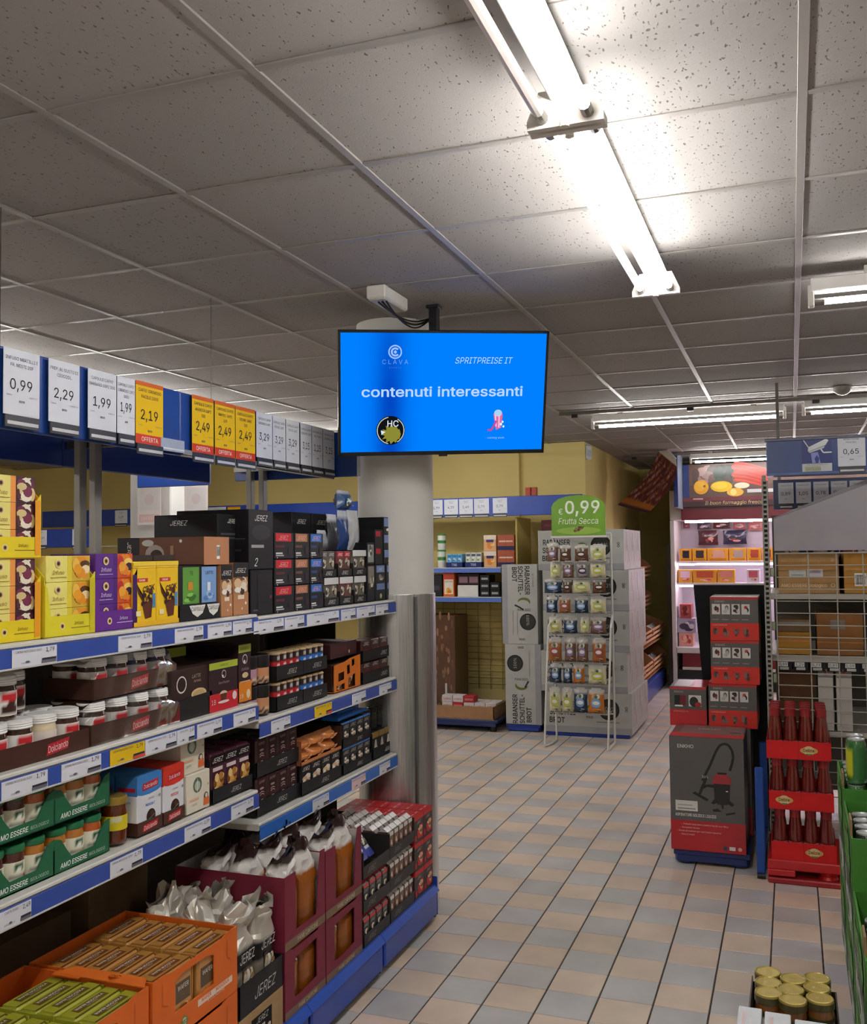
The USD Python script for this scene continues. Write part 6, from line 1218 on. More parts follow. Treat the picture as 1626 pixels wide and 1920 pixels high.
# ---------------------------------------------------------------- wire stand with bags of dried fruit
st = thing('wire_stand', 'white wire display stand with a round-topped green price sign, full of small bags', 'display stand')
SX0, SX1, SYF, SYR = -2.03, -1.485, 8.19, 8.52
WHT = '#d9d6d0'; zt_ = (-1.4936, -1.4889, 1.8258, 1.8304)[3]
for x, nm in ((SX0 + .03, 0), (SX1, 1)):
    MB().tube([(x, SYR, .01), (x, SYR, zt_ / 2), (x, SYR, zt_)], .010, WHT, 8).build('upright', M['steel'], st)
    xo = x - .03 if nm == 0 else x + .0
    MB().tube([(xo, SYF, .01), (xo + .008, SYF + .06, .5), (xo + .015, SYR - .18, 1.02), (x, SYR - .02, 1.12)], .009, WHT, 8).build('front_leg', M['steel'], st)
    MB().tube([(xo, SYF, .010), (x, (SYF + SYR) / 2, .010), (x, SYR, .010)], .009, WHT, 8).build('foot_bar', M['steel'], st)
MB().bar((SX0 + .03, SYR, .26), (SX1, SYR, .26), .008, WHT).build('cross_bar', M['steel'], st)
MB().bar((SX0 + .03, SYR, zt_), (SX1, SYR, zt_), .008, WHT).build('cross_bar', M['steel'], st)
BAGS = [[(-2.045, -1.939, 1.593, 1.744), (-1.929, -1.824, 1.592, 1.742), (-1.791, -1.674, 1.591, 1.74), (-1.659, -1.515, 1.59, 1.738)], [(-2.016, -1.91, 1.448, 1.593), (-1.905, -1.796, 1.447, 1.592), (-1.777, -1.665, 1.447, 1.591), (-1.66, -1.516, 1.447, 1.59)], [(-2.068, -1.905, 1.312, 1.439), (-1.891, -1.825, 1.312, 1.438), (-1.815, -1.646, 1.313, 1.438), (-1.637, -1.516, 1.313, 1.438)], [(-2.049, -1.944, 1.14, 1.284), (-1.934, -1.825, 1.141, 1.285), (-1.792, -1.675, 1.142, 1.286), (-1.656, -1.517, 1.144, 1.286)], [(-2.025, -1.906, 0.964, 1.103), (-1.892, -1.769, 0.966, 1.105), (-1.741, -1.667, 0.968, 1.106), (-1.653, -1.519, 0.97, 1.108)], [(-2.026, -1.912, 0.719, 0.914), (-1.888, -1.78, 0.722, 0.916), (-1.775, -1.678, 0.725, 0.918), (-1.645, -1.521, 0.729, 0.921)], [(-2.017, -1.913, 0.535, 0.692), (-1.903, -1.814, 0.539, 0.695), (-1.809, -1.711, 0.542, 0.698), (-1.674, -1.523, 0.548, 0.703)], [(-2.018, -1.924, 0.288, 0.481), (-1.914, -1.811, 0.292, 0.485), (-1.802, -1.69, 0.298, 0.49), (-1.681, -1.538, 0.304, 0.495)]]
COLS = {'l': ('lilac', '#b9a29a', '#8f78a8', '#7a5a44'), 'b': ('brown', '#8a7468', '#4a2c24', '#6a4630'), 'y': ('lime', '#b4b08c', '#b8c24a', '#d8cfa8'), 'u': ('blue', '#8a96a2', '#7aa2d8', '#28384e'), 'r': ('red', '#a88a74', '#a04a52', '#a8642c'), 'p': ('purple', '#9a8a94', '#4a2a5c', '#8a8a84'), 'o': ('orange', '#b98a5a', '#7aa8d4', '#c9782a')}
KIN = ['lbby', 'ylpy', 'ubyb', 'uruy', 'yuyl', 'rllr', 'uuoy', 'yyuo']
CNT = {}
def nutbag(w, h, key):
    nm, base, lab, fill = COLS[key]
    def go(t):
        film_bag(w, h, .045, fill, (), ord(key), '#c8c6c0')(t)
        Face((.0285, -w * .42, h * .02), (0, 1, 0), (0, 0, 1), w * .84, h * .9).draw([('b', .1, .55, .9, .92, [base, '#d8d4cc', '#a8a49a'], 8, 2, .3), ('e', .5, .45, .36, .22, lab), ('e', .5, .46, .26, .09, '#e6e4dc'), ('e', .52, .75, .1, .08, '#4a6a34'), ('b', .08, .03, .92, .22, [fill, base, '#3a2a20'], 8, 5, .25)]).build(t, M['film'], 'bag_print')
        MB().box(-.002, .002, -w * .3, w * .3, h * .97, h * 1.06, '#cfccc6').build('hang_tab', M['film'], t)
    return go
for ri, row_ in enumerate(BAGS):
    zsh = min(b[2] for b in row_)
    yb = SYR - .05 - .012 * ri
    sh_ = MB().box(SX0 + .05, SX1 - .01, yb - .06, yb - .052, zsh - .012, zsh - .004, '#8f8c88').box(SX0 + .05, SX1 - .01, yb - .05, yb + .05 + .012 * ri, zsh - .006, zsh - .002, '#77736e')
    for q in range(8): sh_.box(SX0 + .06 + q * .066, SX0 + .063 + q * .066, yb - .06, yb + .05 + .012 * ri, zsh - .004, zsh - .0005, WHT)
    sh_.build('wire_shelf', M['steel'], st)
    for ci, (x0, x1, z0, z1) in enumerate(row_):
        k = KIN[ri][ci]; w = round(max(.07, x1 - x0) / .02) * .02; h = round((z1 - z0) / .02) * .02
        put(('nut', k, w, h), nutbag(w, h, k), 'dried_fruit_bag', f'{COLS[k][0]}-labelled dried fruit bag on the wire stand, row {nth(ri)}, {nth(ci)} from left', 'snack bag', ((x0 + x1) / 2, yb - .024, zsh), -90, 'dried fruit bags on the wire stand')
sg = (-1.9907, -1.5134, 1.8153, 2.1711); w, h = sg[1] - sg[0], sg[3] - sg[2]
GS_ = [(0, 0), (1, 0), (1, .72), (.96, .82), (.86, .92), (.7, .98), (.5, 1), (.3, .98), (.14, .92), (.04, .82), (0, .72)]
so = MB().prism([((x - .5) * w, y * h) for x, y in GS_], .006, ((sg[0] + sg[1]) / 2, 8.43, sg[2]), (1, 0, 0), (0, 0, 1), '#6f9f2f').build('price_sign', M['gloss'], st)
MB().box(sg[0] - .01, sg[1] + .01, 8.425, SYR, sg[2] - .02, sg[2] - .001, WHT, .002).build('sign_holder', M['steel'], st)
Face((sg[0], 8.424, sg[2]), (1, 0, 0), (0, 0, 1), w, h).draw([('e', .5, .12, .42, .09, '#93b84a'), ('t', '0,99', .58, .70, .30, '#e8ede0', {'bold': True, 'maxw': .66}), ('t', '\u20ac', .17, .60, .14, '#e8ede0'), ('t', 'Frutta Secca', .5, .36, .15, '#e4ecd4', {'slant': .15, 'maxw': .74}), ('b', .4, .08, .62, .24, ['#6b4a2c', '#4a301c', '#8a6a40'], 12, 4, .22)]).build(so, M['gloss'], 'sign_print')

# ---------------------------------------------------------------- wavy cardboard bread display beyond the pallet
wd = thing('cardboard_display', 'brown cardboard display with wavy side panels and slatted shelves on a blue base', 'display stand')
DX0, DX1, DY0, DY1 = -1.955, -1.52, 10.35, 12.55
MB().box(DX0, DX1, DY0, DY1, .02, .20, '#3f4fa0', .004).build('blue_base', M['gloss'], wd)
def wave(off=0):
    pts = [(DX0, .2), (DX1, .2)]
    for z in np.linspace(.2, 1.62, 48): pts.append((DX1 - .08 - .08 * math.cos((z - .2) / .36 * 2 * math.pi) - .16 * (z > .75) * min(1, (z - .75) / .2) + (.0), z))
    return pts + [(DX0, 1.66)]
for y in (DY0 + .02, (DY0 + DY1) / 2, DY1): MB().prism(wave(), .012, (0, y, 0), (1, 0, 0), (0, 0, 1), '#b5835c').build('side_panel', M['kraft'], wd)
for k, z in enumerate((.26, .62, .98, 1.34)):
    xf = DX1 - .03 - (.15 if z > .7 else 0)
    MB().box(DX0 + .01, xf, DY0 + .03, DY1 - .02, z - .03, z - .018, '#a87850').build('shelf_board', M['kraft'], wd)
    for q in range(3): MB().box(xf, xf + .012, DY0 + .02, DY1, z + .02 + q * .05, z + .045 + q * .05, '#d09a74', .002).build('slat', M['kraft'], wd)
MB().box(DX0, DX0 + .01, DY0 + .02, DY1, .2, 1.66, '#9a6c48').build('back_board', M['kraft'], wd)
for k, z in enumerate((.26, .62, .98, 1.34)):
    for q in range(6):
        put('brb', film_bag(.24, .17, .14, '#c8b0a8', [('b', .05, .05, .95, .95, ['#8a5a7a', '#d8c8c0', '#b8866a', '#5a3a4a'], 10, 6, .28)], 21), 'rusk_bag', f'pale rusk bag in the wavy display, {nth(k)} shelf up, {nth(q)} from near end', 'bread bag', (DX1 - .14 - (.15 if z > .7 else 0), DY0 + .21 + .31 * q + .17 * (q > 2), z - .0165), 0, 'rusk bags in the wavy display')
for q in range(3):
    t = thing('rusk_bag', f'maroon and white rusk bag on top of the wavy display, {nth(q)} from the near end', 'bread bag', (-1.78, DY0 + .25 + .32 * q, 1.662), 0, 'rusk bags on the wavy display')
    MB().box(-.1, .1, -.13, .13, 0, .004, '#a87850').build('sheet', M['kraft'], t); film_bag(.26, .17, .12, '#8a4a54', [('b', .05, .1, .95, .95, ['#e4dcd8', '#6a2a3a', '#c8a8a0'], 10, 4, .3)], 31 + q)(t)
t = thing('wall_sensor', 'small white vertical alarm sensor where the yellow walls meet the ceiling', 'sensor', (-1.948, 9.93, 2.62), -45)
MB().box(-.025, .025, -.035, .035, 0, .155, '#d9dadd', .014).build('housing', M['plastic'], t); MB().box(.02, .027, -.022, .022, .03, .10, '#c2c6d8', .003).build('lens', M['plastic'], t); MB().box(-.06, -.02, -.012, .012, .14, .18, '#cfcfd2').build('bracket', M['plastic'], t)

# ---------------------------------------------------------------- cold cabinet
CY = 12.1
cb = thing('cold_cabinet', 'open white refrigerated cabinet with pink light and a food poster above', 'refrigerator')
cx = (-1.3886, -1.2434, 0.268, 2.0631); X0c, X0i = cx[0], cx[1]; X1c = .9; zl = (-1.2224, -0.2549, 2.0433, 2.1263); zbm = (-1.259, -0.2949, 0.4548, 0.5054); zk = (-1.2618, -0.2981, 0.2715, 0.4358)
CW = '#d9d6d6'; D2 = 12.95
XN = (-1.3886, -1.338, 0.2666, 2.0643)[1]
MB().box(X0c, XN, CY, D2, .02, zl[2] - .002, CW, .004).build('side_wall', M['steel'], cb)
MB().box(X0c, X0i, CY, D2, zl[2], zl[3] + .28, CW, .006).build('upper_wall', M['steel'], cb)
MB().box(X1c, X1c + .08, CY, D2, .02, zl[3] + .28, CW, .006).build('side_wall', M['steel'], cb)
MB().box(XN, X1c, D2 - .06, D2, .3, zl[3] + .28, '#b5aeb4').build('back_wall', M['steel'], cb)
MB().box(X0i, X1c, CY - .02, D2 - .06, zl[2], zl[3], '#e2e0e0', .004).build('canopy_edge', M['steel'], cb)
MB().box(XN + .002, X1c, CY - .03, D2 - .06, zbm[2] - .02, zbm[3], '#dcd6da', .006).build('bumper', M['steel'], cb)
MB().box(X0i - .03, X1c, CY - .01, D2 - .06, zk[2], zbm[2] - .021, '#7a1d2c', .004).build('front_panel', M['gloss'], cb)
MB().box(X0i - .03, X1c, CY - .03, CY + .01, zk[2] - .035, zk[2] - .001, '#d8d0cc', .004).build('lower_trim', M['steel'], cb)
MB().box(X0c - .01, X1c, CY + .02, D2, .0, zk[2] - .036, '#17171a').build('kick_plate', M['plastic'], cb)
MB().box(X0c - .05, X0c - .002, CY + .05, D2, .0, zl[2] - .3, '#26231c').build('side_cover', M['plastic'], cb)
pz = (-1.042, -0.2435, 2.1964, 2.7029)
MB().box(X0i, X1c, CY - .06, CY - .02, pz[2] - .16, pz[2] - .005, '#6a1826', .003).build('lintel_panel', M['gloss'], cb)
ps = MB().box(X0i + .03, X1c, CY - .09, CY - .062, pz[2] - .004, pz[3], '#4a3a30', .002).build('poster_board', M['gloss'], cb)
pw = X1c - X0i - .03; vis = ((-0.2423, -0.2364, 2.479, 2.4852)[0] - X0i - .03) / pw
VX = lambda x: x * vis
Rp = random.Random(3); art = [('r', 0, 0, 1, 1, '#5a4038'), ('r', 0, 0, .075 * vis * 1.0, 1, '#1c2f6e'), ('r', VX(.08), .5, 1, 1, '#6a4c42'), ('b', VX(.1), .45, VX(.4), .98, ['#9a7a74', '#6a4a44', '#b8948c', '#55403c'], 16, 3, .3), ('b', VX(.36), .42, VX(.62), .98, ['#23352a', '#3a4a38', '#1c2a22', '#4a3c34'], 16, 5, .3)]
for k in range(16): y = .5 + .028 * k; x = VX(.60 + .02 * math.sin(k)); art.append(('l', [(x, y + .1), (VX(.75), y + .06), (VX(1.0), y - .08 + .02 * math.sin(k * 2))], .02, ('#c83a2c', '#d8543c', '#a82a22')[k % 3]))
art += [('r', 0, .0, 1, .22, '#6a2430'), ('r', 0, .0, 1, .13, '#3a1a20'), ('c', VX(.22), .46, .17, '#dc9a1e', 18), ('c', VX(.20), .48, .12, '#e8ac2c', 16), ('c', VX(.26), .48, .03, '#6a5a1c', 8), ('e', VX(.46), .46, VX(.13), .13, '#e0b41c'), ('e', VX(.44), .48, VX(.09), .08, '#ecc838'), ('e', VX(.62), .32, VX(.10), .10, '#dca43a'), ('c', VX(.60), .32, .075, '#e8cf7a', 14), ('e', VX(.70), .47, VX(.09), .07, '#e0d4b8'), ('p', [(VX(.76), .3), (VX(1.3), .3), (VX(1.3), .38), (VX(.76), .38)], '#c8c4c8'),
        ('r', VX(.12), .17, VX(.24), .20, '#c9a8a0'), ('t', 'Il buon formaggio fresco', VX(.60), .085, .08, '#d8b884', {'slant': .15, 'maxw': VX(.8)})]
Face((X0i + .03, CY - .0905, pz[2] - .004), (1, 0, 0), (0, 0, 1), pw, pz[3] - pz[2] + .004).draw(art).build(ps, M['gloss'], 'poster_print')
MB().box(X0i - .01, X0i + .025, CY - .62, CY - .05, pz[2] - .03, pz[3] + .18, '#aebbd0', .003).build('side_board', M['gloss'], cb)
MB().box(X0i - .014, X0i + .029, CY - .66, CY - .621, pz[2] - .02, pz[3] + .2, '#1d3a8a', .003).build('board_edge', M['gloss'], cb)
MB().box(X0i - .016, X0i + .03, CY - .68, CY - .05, pz[3] + .201, pz[3] + .24, '#1a1a20', .004).build('top_rail', M['plastic'], cb)
SHV = [(-1.2558, -0.2735, 1.4858, 1.5375), (-1.2618, -0.2801, 1.2272, 1.2724)]
YSH = 12.3
for k, s in enumerate(SHV):
    MB().box(XN + .002, X1c, YSH, D2 - .06, s[3] - .02, s[3], '#d8d0dc', .002).build('shelf_board', M['steel'], cb)
    q = MB().box(XN + .02, X1c - .02, YSH + .05, YSH + .07, s[3] - .05, s[3] - .024, (1.0, .80, .95)).build('shelf_tube', M['cool'], cb)
MB().box(X0i + .02, X1c - .02, CY + .12, CY + .15, zl[2] - .035, zl[2] - .004, (1.0, .80, .93)).build('canopy_tube', M['cool'], cb)
def cput(px, z, Y, d, col, art, name, lab, h=None, tilt=0):
    t = thing(name, lab, 'chilled food', ((px[0] + px[1]) / 2, Y + d / 2, z), -90, 'chilled packs'); carton(px[1] - px[0] - .004, h or px[3] - z, d, col, art)(t)
s0, s1 = SHV[0][3] + .0005, SHV[1][3] + .0005
MEAT = [('b', .15, .3, .85, .9, ['#6a3a3c', '#c08a84', '#3a2a2c', '#e0c8c0'], 9, 4, .3), ('r', .1, .05, .9, .2, '#c87a1c')]
for k, (a, b) in enumerate(((1274, 1297), (1298, 1325), (1326, 1366), (1367, 1400), (1401, 1428), (1429, 1450))):
    px = [(-1.3047, -1.1577, 1.5547, 1.686), (-1.1511, -0.9801, 1.5532, 1.71), (-0.9738, -0.7238, 1.5513, 1.7071), (-0.7176, -0.5141, 1.5492, 1.7039), (-0.5081, -0.3435, 1.5475, 1.6885), (-0.3374, -0.2105, 1.5461, 1.6865)][k]
    cput(px, s0, 12.32, .15, '#e09a2c', [*MEAT, ('r', .25, .25, .8, .85, ('#2a2430', '#3a3034', '#d8a08c', '#b09a94', '#b04a34', '#a04040')[k])], 'meat_tray', f'orange tray pack on the upper cabinet shelf, {nth(k)} from the left', h=.155)
for k, px in enumerate(((-1.3296, -1.157, 1.2925, 1.4498), (-1.1505, -0.8668, 1.2922, 1.4615), (-0.8607, -0.6557, 1.2918, 1.4469), (-0.5202, -0.3678, 1.2914, 1.4579))):
    cput(px, s1, 12.32, .15, ('#e0a03c', '#dc9634', '#e0a03c', '#d8c8d4')[k], [('r', .15, .4, .85, .9, ('#e8c0d8', '#c85a3c', '#e08a84', '#c85a6a')[k]), ('b', .2, .1, .8, .4, ['#e88a7a', '#d8584a', '#f0b8a8'], 6, k, .3)], 'meat_tray', f'pack on the lower cabinet shelf, {nth(k)} from the left', h=.16)
HP = [(-1.2989, -1.2197, 1.9577, 2.0392), (-1.1278, -0.9582, 1.9398, 2.0343), (-0.9319, -0.7257, 1.949, 2.0429), (-0.6874, -0.5346, 1.9312, 2.0379), (-0.5094, -0.3331, 1.9141, 2.0335), (-1.1183, -0.8712, 1.7368, 1.9253), (-0.813, -0.5257, 1.7454, 1.9189)]
HC = ['#8a4a50', '#4a4650', '#4a2420', '#9a5a58', '#a8685f', '#4a2426', '#2a2c44']
for k, px in enumerate(HP):
    t = thing('hanging_pack', f'dark sausage pack hung in the cabinet back, {nth(k)} counted, {("upper", "lower")[k > 4]} row', 'chilled food', ((px[0] + px[1]) / 2, 12.80, px[2]), -90, 'hanging packs')
    h = px[3] - px[2]; w = px[1] - px[0]; film_bag(w, h, .05, HC[k], [('b', .05, .05, .95, .95, [HC[k], '#c08a84', '#3a2224', '#7a3a38'], 10, k + 2, .28)], k + 40, HC[k])(t); MB().bar((-.088, 0, h * .93), (.0, 0, h * .93), .005, '#a8a4a4', 6).build('hook', M['metal'], t)
zf = zbm[3] + .0005
for k, px in enumerate(((-1.3231, -1.1524, 0.5048, 0.7119), (-1.3376, -1.1162, 0.7249, 0.9063), (-1.305, -1.1657, 1.0358, 1.2306), (-0.3528, -0.2809, 0.5247, 0.7893))):
    cput(px, zf + (0, .165, .34, 0)[k], 12.2, .25, ('#e0a09a', '#b0a4bc', '#b05058', '#e0b0d0')[k], [('b', .05, .1, .95, .9, [('#e87a6a', '#f0c0b0', '#c84a3c'), ('#8a7a98', '#e8dcf0', '#4a3a50'), ('#a83a3c', '#c8706a', '#7a2a2e'), ('#f0c8e0', '#e090b8', '#d8b0d0')][k], 9, k, .3)], 'meat_pack', ('pink meat pack at the bottom left of the cabinet', 'lilac pack on the pink meat pack', 'red meat pack, topmost of the left cabinet pile', 'pink pack by the grey upright')[k], h=(.163, .173, .17, .2)[k])

# hanging picture banner, curling
A0, A1, B0, B1 = (-1.3723, 11.2, 2.9057), (-1.1777, 11., 2.6908), (-1.8361, 11., 2.1943), (-1.4664, 10.8, 2.0873)
t = thing('meat_banner', 'curled hanging banner printed with streaky dark red meat, before the yellow side wall', 'banner')
n, m_ = 30, 40; vs, cs = [], []; A0, A1, B0, B1 = map(np.array, (A0, A1, B0, B1)); Rb = np.random.RandomState(4); str_ = Rb.uniform(0, 1, 40)
for s_ in (0, 1):
    for j in range(m_ + 1):
        v = j / m_; e = v ** 1.6
        for i in range(n + 1):
            u = i / n; p = (A0 + (A1 - A0) * u) * (1 - v) + (B0 + (B1 - B0) * u) * v
            p = p + np.array([.10 * math.sin(math.pi * v) * (1 - .0), .12 * math.sin(math.pi * v * 1.0), .03 * math.sin(math.pi * v)]) + np.array([0, .004 * s_, 0])
            vs.append(p); q = str_[int(u * 17 + 1.5 * math.sin(v * 5 + u * 6) + 40) % 40] * (.5 + .5 * math.sin(v * 23 + u * 31))
            c = C('#e0d8d4') if v < .16 else C('#4a2a3c') if v > .95 else C('#b06a30') if v > .88 else np.array(C('#5a2a2c')) * (1 - q) + np.array(C(('#c8a098', '#8a3a34', '#b8703a')[int(q * 30) % 3])) * q
            cs.append(c)
q = (n + 1) * (m_ + 1); f = []
for j in range(m_):
    for i in range(n): a = j * (n + 1) + i; f += [(a, a + n + 1, a + n + 2, a + 1), (q + a, q + a + 1, q + a + n + 2, q + a + n + 1)]
MB().add(vs, f, np.array(cs)).build('sheet', M['gloss'], t, 60)
MB().bar(A0, A1, .008, '#e4e4e8').build('top_bar', M['plastic'], t)
wq = thing('hanging_wire', 'thin line holding the curled meat banner', 'wire'); MB().bar((A0 + A1) / 2, (A0[0], A0[1], ZC), .002, '#cfcfd2', 5).build('line', M['metal'], wq)
t = thing('hanging_tag_strip', 'narrow grey strip of tags on the yellow side wall above the bread cartons', 'tag strip', (-1.969, (-1.96, 12.4357, 1.9666)[1], 1.66)); MB().box(0, .01, -.07, .07, 0, .32, '#8a8c94', .003).build('strip', M['plastic'], t)
front(.14, .32, .010).draw([('r', .2, .08, .8, .3, '#b8bcc8'), ('r', .2, .6, .8, .85, '#a8acb8')]).build(t, M['paper'], 'tag_print')
# ---------------------------------------------------------------- right shelving end with its wire panel
YR = 5.76
rg_ = thing('shelving_end', 'light grey shelving end with perforated upright and wire grid panel, at the right', 'shelving')
up = MB(); ux = (-0.1512, -0.1174, 1.0162, 1.0191)[:2]
up.box(ux[0], ux[0] + .0085, YR, YR + .03, 0, 2.06, '#98958d', .001).box(ux[1] - .0085, ux[1], YR, YR + .03, 0, 2.06, '#98958d', .001).box(ux[0] + .008, ux[1] - .008, YR + .026, YR + .03, 0, 2.06, '#3a3835')
for k in range(76): up.box(ux[0] + .008, ux[1] - .008, YR + .001, YR + .026, .03 + k * .027, .042 + k * .027, '#98958d')
up.build('perforated_upright', M['steel'], rg_)
MB().box(1.15, 1.18, YR, YR + .03, 0, 2.06, '#98958d').build('far_upright', M['steel'], rg_)
WV = [(-0.0885, -0.08569, 1.1645, 1.1674)[0], (0.0838, 0.08654, 1.1678, 1.1708)[0], (0.2281, 0.2308, 1.1707, 1.1736)[0], (0.3618, 0.3645, 1.1733, 1.1762)[0]]
zt_p = (-0.0844, 0.3712, 0.793, 1.6497)
for x in WV + [WV[-1] + .15 * k for k in range(1, 4)]: MB().bar((x, YR + .02, .25), (x, YR + .02, zt_p[3]), .0035, '#b2aca2', 6).build('grid_wire', M['steel'], rg_)
ZW = [zt_p[3] - .0665 * k for k in range(24)]
for k, z in enumerate(ZW):
    if z > .28: MB().bar((WV[0] - .002, YR + .013, z), (1.15, YR + .013, z), .003 if k else .0045, '#b2aca2', 6).build('grid_wire', M['steel'], rg_)
zsA, zsB, zsC = (-0.08137, 0.3857, 1.3875, 1.4206), (-0.09046, 0.3759, 1.0371, 1.073), (-0.09745, 0.3683, 0.7716, 0.8014)
for s in (zsA, zsB, (0, 0, .62, .65)):
    b = MB().box(ux[0] + .02, 1.15, 5.91, 6.91, s[3] - .03, s[3] - .004, '#a8a49c', .002).box(ux[0] + .02, 1.15, 5.904, 5.91, s[2], s[3], '#b4afa6', .002); b.build('shelf_board', M['steel'], rg_)
MB().box(ux[0] + .03, 1.15, 6.91, 6.94, .1, 1.9, '#55524c').build('back_panel', M['steel'], rg_)
for z in (1.52, 1.22, .93): MB().box(ux[1] + .001, ux[1] + .022, YR + .005, YR + .035, z, z + .05, '#8f9a80', .003).build('hook_bracket', M['metal'], rg_)
gp = (-0.09389, 0.3929, 1.6643, 1.8947)
gx = .46; gz = gp[3] - .005 + (2.055 - gp[3]) * 1.0
MB().prism([(gp[0], gp[2]), (gx, gp[2]), (gx, gz), (gp[0], gp[3] - .005 - .045)], .02, (0, 5.88, 0), (1, 0, 0), (0, 0, 1), '#a6a2a8').build('grey_panel', M['steel'], rg_)
MB().prism([(gp[0], gp[3] - .048), (gx, gz + .002), (gx, gz + .03), (gp[0], gp[3] - .040)], .19, (0, 6.08, 0), (1, 0, 0), (0, 0, 1), '#8c898c').build('panel_fold', M['steel'], rg_)
# header sign
hs = (-0.1212, 0.3969, 2.0886, 2.2806)
hd_ = thing('header_sign', 'dark blue header box over the right shelving end', 'sign')
MB().box(hs[0], 1.2, 5.75, 5.93, hs[2], hs[3], '#2b4580', .004).build('box_body', M['gloss'], hd_)
MB().box(hs[0] - .006, 1.2, 5.742, 5.94, hs[3] - .004, hs[3] + .012, '#565a70', .003).build('top_trim', M['gloss'], hd_); MB().box(hs[0] - .002, 1.2, 5.744, 5.749, hs[2] - .004, hs[2] + .012, '#4a5f92', .001).build('bottom_trim', M['gloss'], hd_)
for x in (ux[0] + .003, 1.155): MB().box(x, x + .02, 5.765, 5.785, 2.0605, hs[2] + .002, '#98958d').build('post_socket', M['steel'], hd_)
cs = (0.06652, 0.2199, 2.0854, 2.2892)
t = thing('camera_sign', 'blue sign with a white surveillance camera pictogram on the header', 'sign', ((cs[0] + cs[1]) / 2, 5.7485, cs[2]), -90); w, h = cs[1] - cs[0], cs[3] - cs[2]
MB().box(0, .002, -w / 2, w / 2, 0, h, '#22327c').build('plate', M['gloss'], t)
front(w, h, .002).draw([('r', 0, 0, 1, .29, '#c9cdd0'), ('r', .08, .06, .62, .22, '#aeb49a'), ('t', 'AREA VIDEOSORVEGLIATA', .5, .255, .03, '#55585c', {'maxw': .9}), ('t', 'SORVEGLIANZA', .38, .14, .06, '#6a6e60', {'maxw': .5}), ('p', [(.2, .62), (.8, .78), (.9, .9), (.84, .96), (.22, .74)], '#dde2e4'), ('p', [(.22, .62), (.78, .76), (.74, .7), (.26, .58)], '#c2c8ce'), ('l', [(.02, .99), (.22, .74)], .012, '#dde2e4'), ('p', [(.3, .58), (.54, .60), (.62, .3), (.34, .3)], '#8a93d4'), ('l', [(.64, .68), (.72, .58), (1.0, .58)], .018, '#dde2e4'), ('p', [(.42, .42), (.5, .52), (.58, .42), (.54, .3), (.46, .3)], '#2a3a8c')]).build(t, M['gloss'], 'sign_print')
cs = (0.2505, 0.3897, 2.1222, 2.2945)
t = thing('price_card', 'white price card reading 0,65 on the right header', 'price card', ((cs[0] + cs[1]) / 2, 5.7485, cs[2]), -90); price_card(cs[1] - cs[0], cs[3] - cs[2], '0,65', ['MINESTRONE', '700G RIC.'])(t)
CD = [(-0.07734, 0.0234, 1.9794, 2.119), (0.03342, 0.133, 1.9762, 2.1149), (0.1429, 0.2413, 1.973, 2.1109), (0.2512, 0.3549, 1.9768, 2.1069), (0.3647, 0.4703, 1.9804, 2.1027)]
cb2 = thing('card_rail_banner', 'dark price rail beyond the right header, carrying five white cards', 'banner')
MB().box(CD[0][0] - .03, 1.3, 6.92, 6.94, CD[0][2] - .04, CD[0][3] + .02, '#1f2f66', .002).box(1.0, 1.02, 6.94, 6.96, CD[0][3], ZC, '#77736e').box(CD[0][0], CD[0][0] + .02, 6.94, 6.96, CD[0][3], ZC, '#77736e').build('board', M['gloss'], cb2)
for k, (r, p) in enumerate(zip(CD, ('0,89', '1,05', '0,78', '0,99', '1,29'))):
    t = thing('price_card', f'white card on the rail beyond the right header, {nth(k)} from the left', 'price card', ((r[0] + r[1]) / 2, 6.9195, CD[0][2]), -90, 'cards beyond the right header'); price_card(r[1] - r[0] - .004, CD[0][3] - CD[0][2], p, ['FAGIOLI 400G'])(t)
# goods behind the wire
def bcart(r, Y, z, d, col, art, name, lab, h=None, m='kraft'):
    t = thing(name, lab, 'carton', ((r[0] + r[1]) / 2, Y + d / 2, z), -90, 'goods behind the wire panel'); carton(r[1] - r[0] - .004, h or r[3] - z, d, col, art, m=M[m])(t)
AMO = [('r', 0, .0, 1, 1, '#b08a5a'), ('r', 0, .62, 1, .78, '#a87c4a'), ('t', 'AMO ESSERE biologico', .42, .20, .08, '#dcc8a8', {'bold': True, 'maxw': .76}), ('t', 'AMO ESSERE biologico', .42, .82, .07, '#c2a27a', {'maxw': .76}), ('c', .90, .20, .05, '#e0cfb4', 14), ('c', .90, .20, .035, '#b08a5a', 12), ('c', .9, .82, .045, '#c2a27a', 14), ('r', .18, .40, .46, .58, '#c9ccc8'), ('r', .48, .40, .74, .60, '#d2cdd2'), ('r', .22, .44, .42, .47, '#9aa4a4'), ('r', .52, .5, .7, .56, '#a89aa8')]
zA = zsA[3] + .0005
bcart((-0.07823, 0.2476, 1.4195, 1.6498), 5.93, zA, .4, '#a37f52', AMO, 'kraft_carton', 'wide brown AMO ESSERE carton with white labels behind the wire panel')
r = (0.2698, 0.4287, 1.4203, 1.6468); bcart(r, 5.93, zA, .4, '#b8843e', [('r', 0, .55, 1, .62, '#c99a5a')] + bars(.35, .18, .75, .5, 10), 'kraft_carton', 'golden brown carton with barcode behind the wire panel, right of the wide one')
zB = zsB[3] + .0005
bcart((-0.08857, 0.09407, 1.0704, 1.1976), 5.93, zB, .4, '#b07f35', [('r', 0, .6, 1, .63, '#c9985a'), ('r', .1, .62, .9, .66, '#c87a5a')], 'kraft_carton', 'low golden carton behind the wire panel, lower left')
bcart((-0.08645, 0.09182, 1.1974, 1.2738), 5.97, zB + ((-0.08857, 0.09407, 1.0704, 1.1976)[3] - zB) + .001, .34, '#7a6248', [('r', 0, .5, 1, .8, '#8a8682')], 'kraft_carton', 'flat dark carton lying on the low golden carton', h=.07)
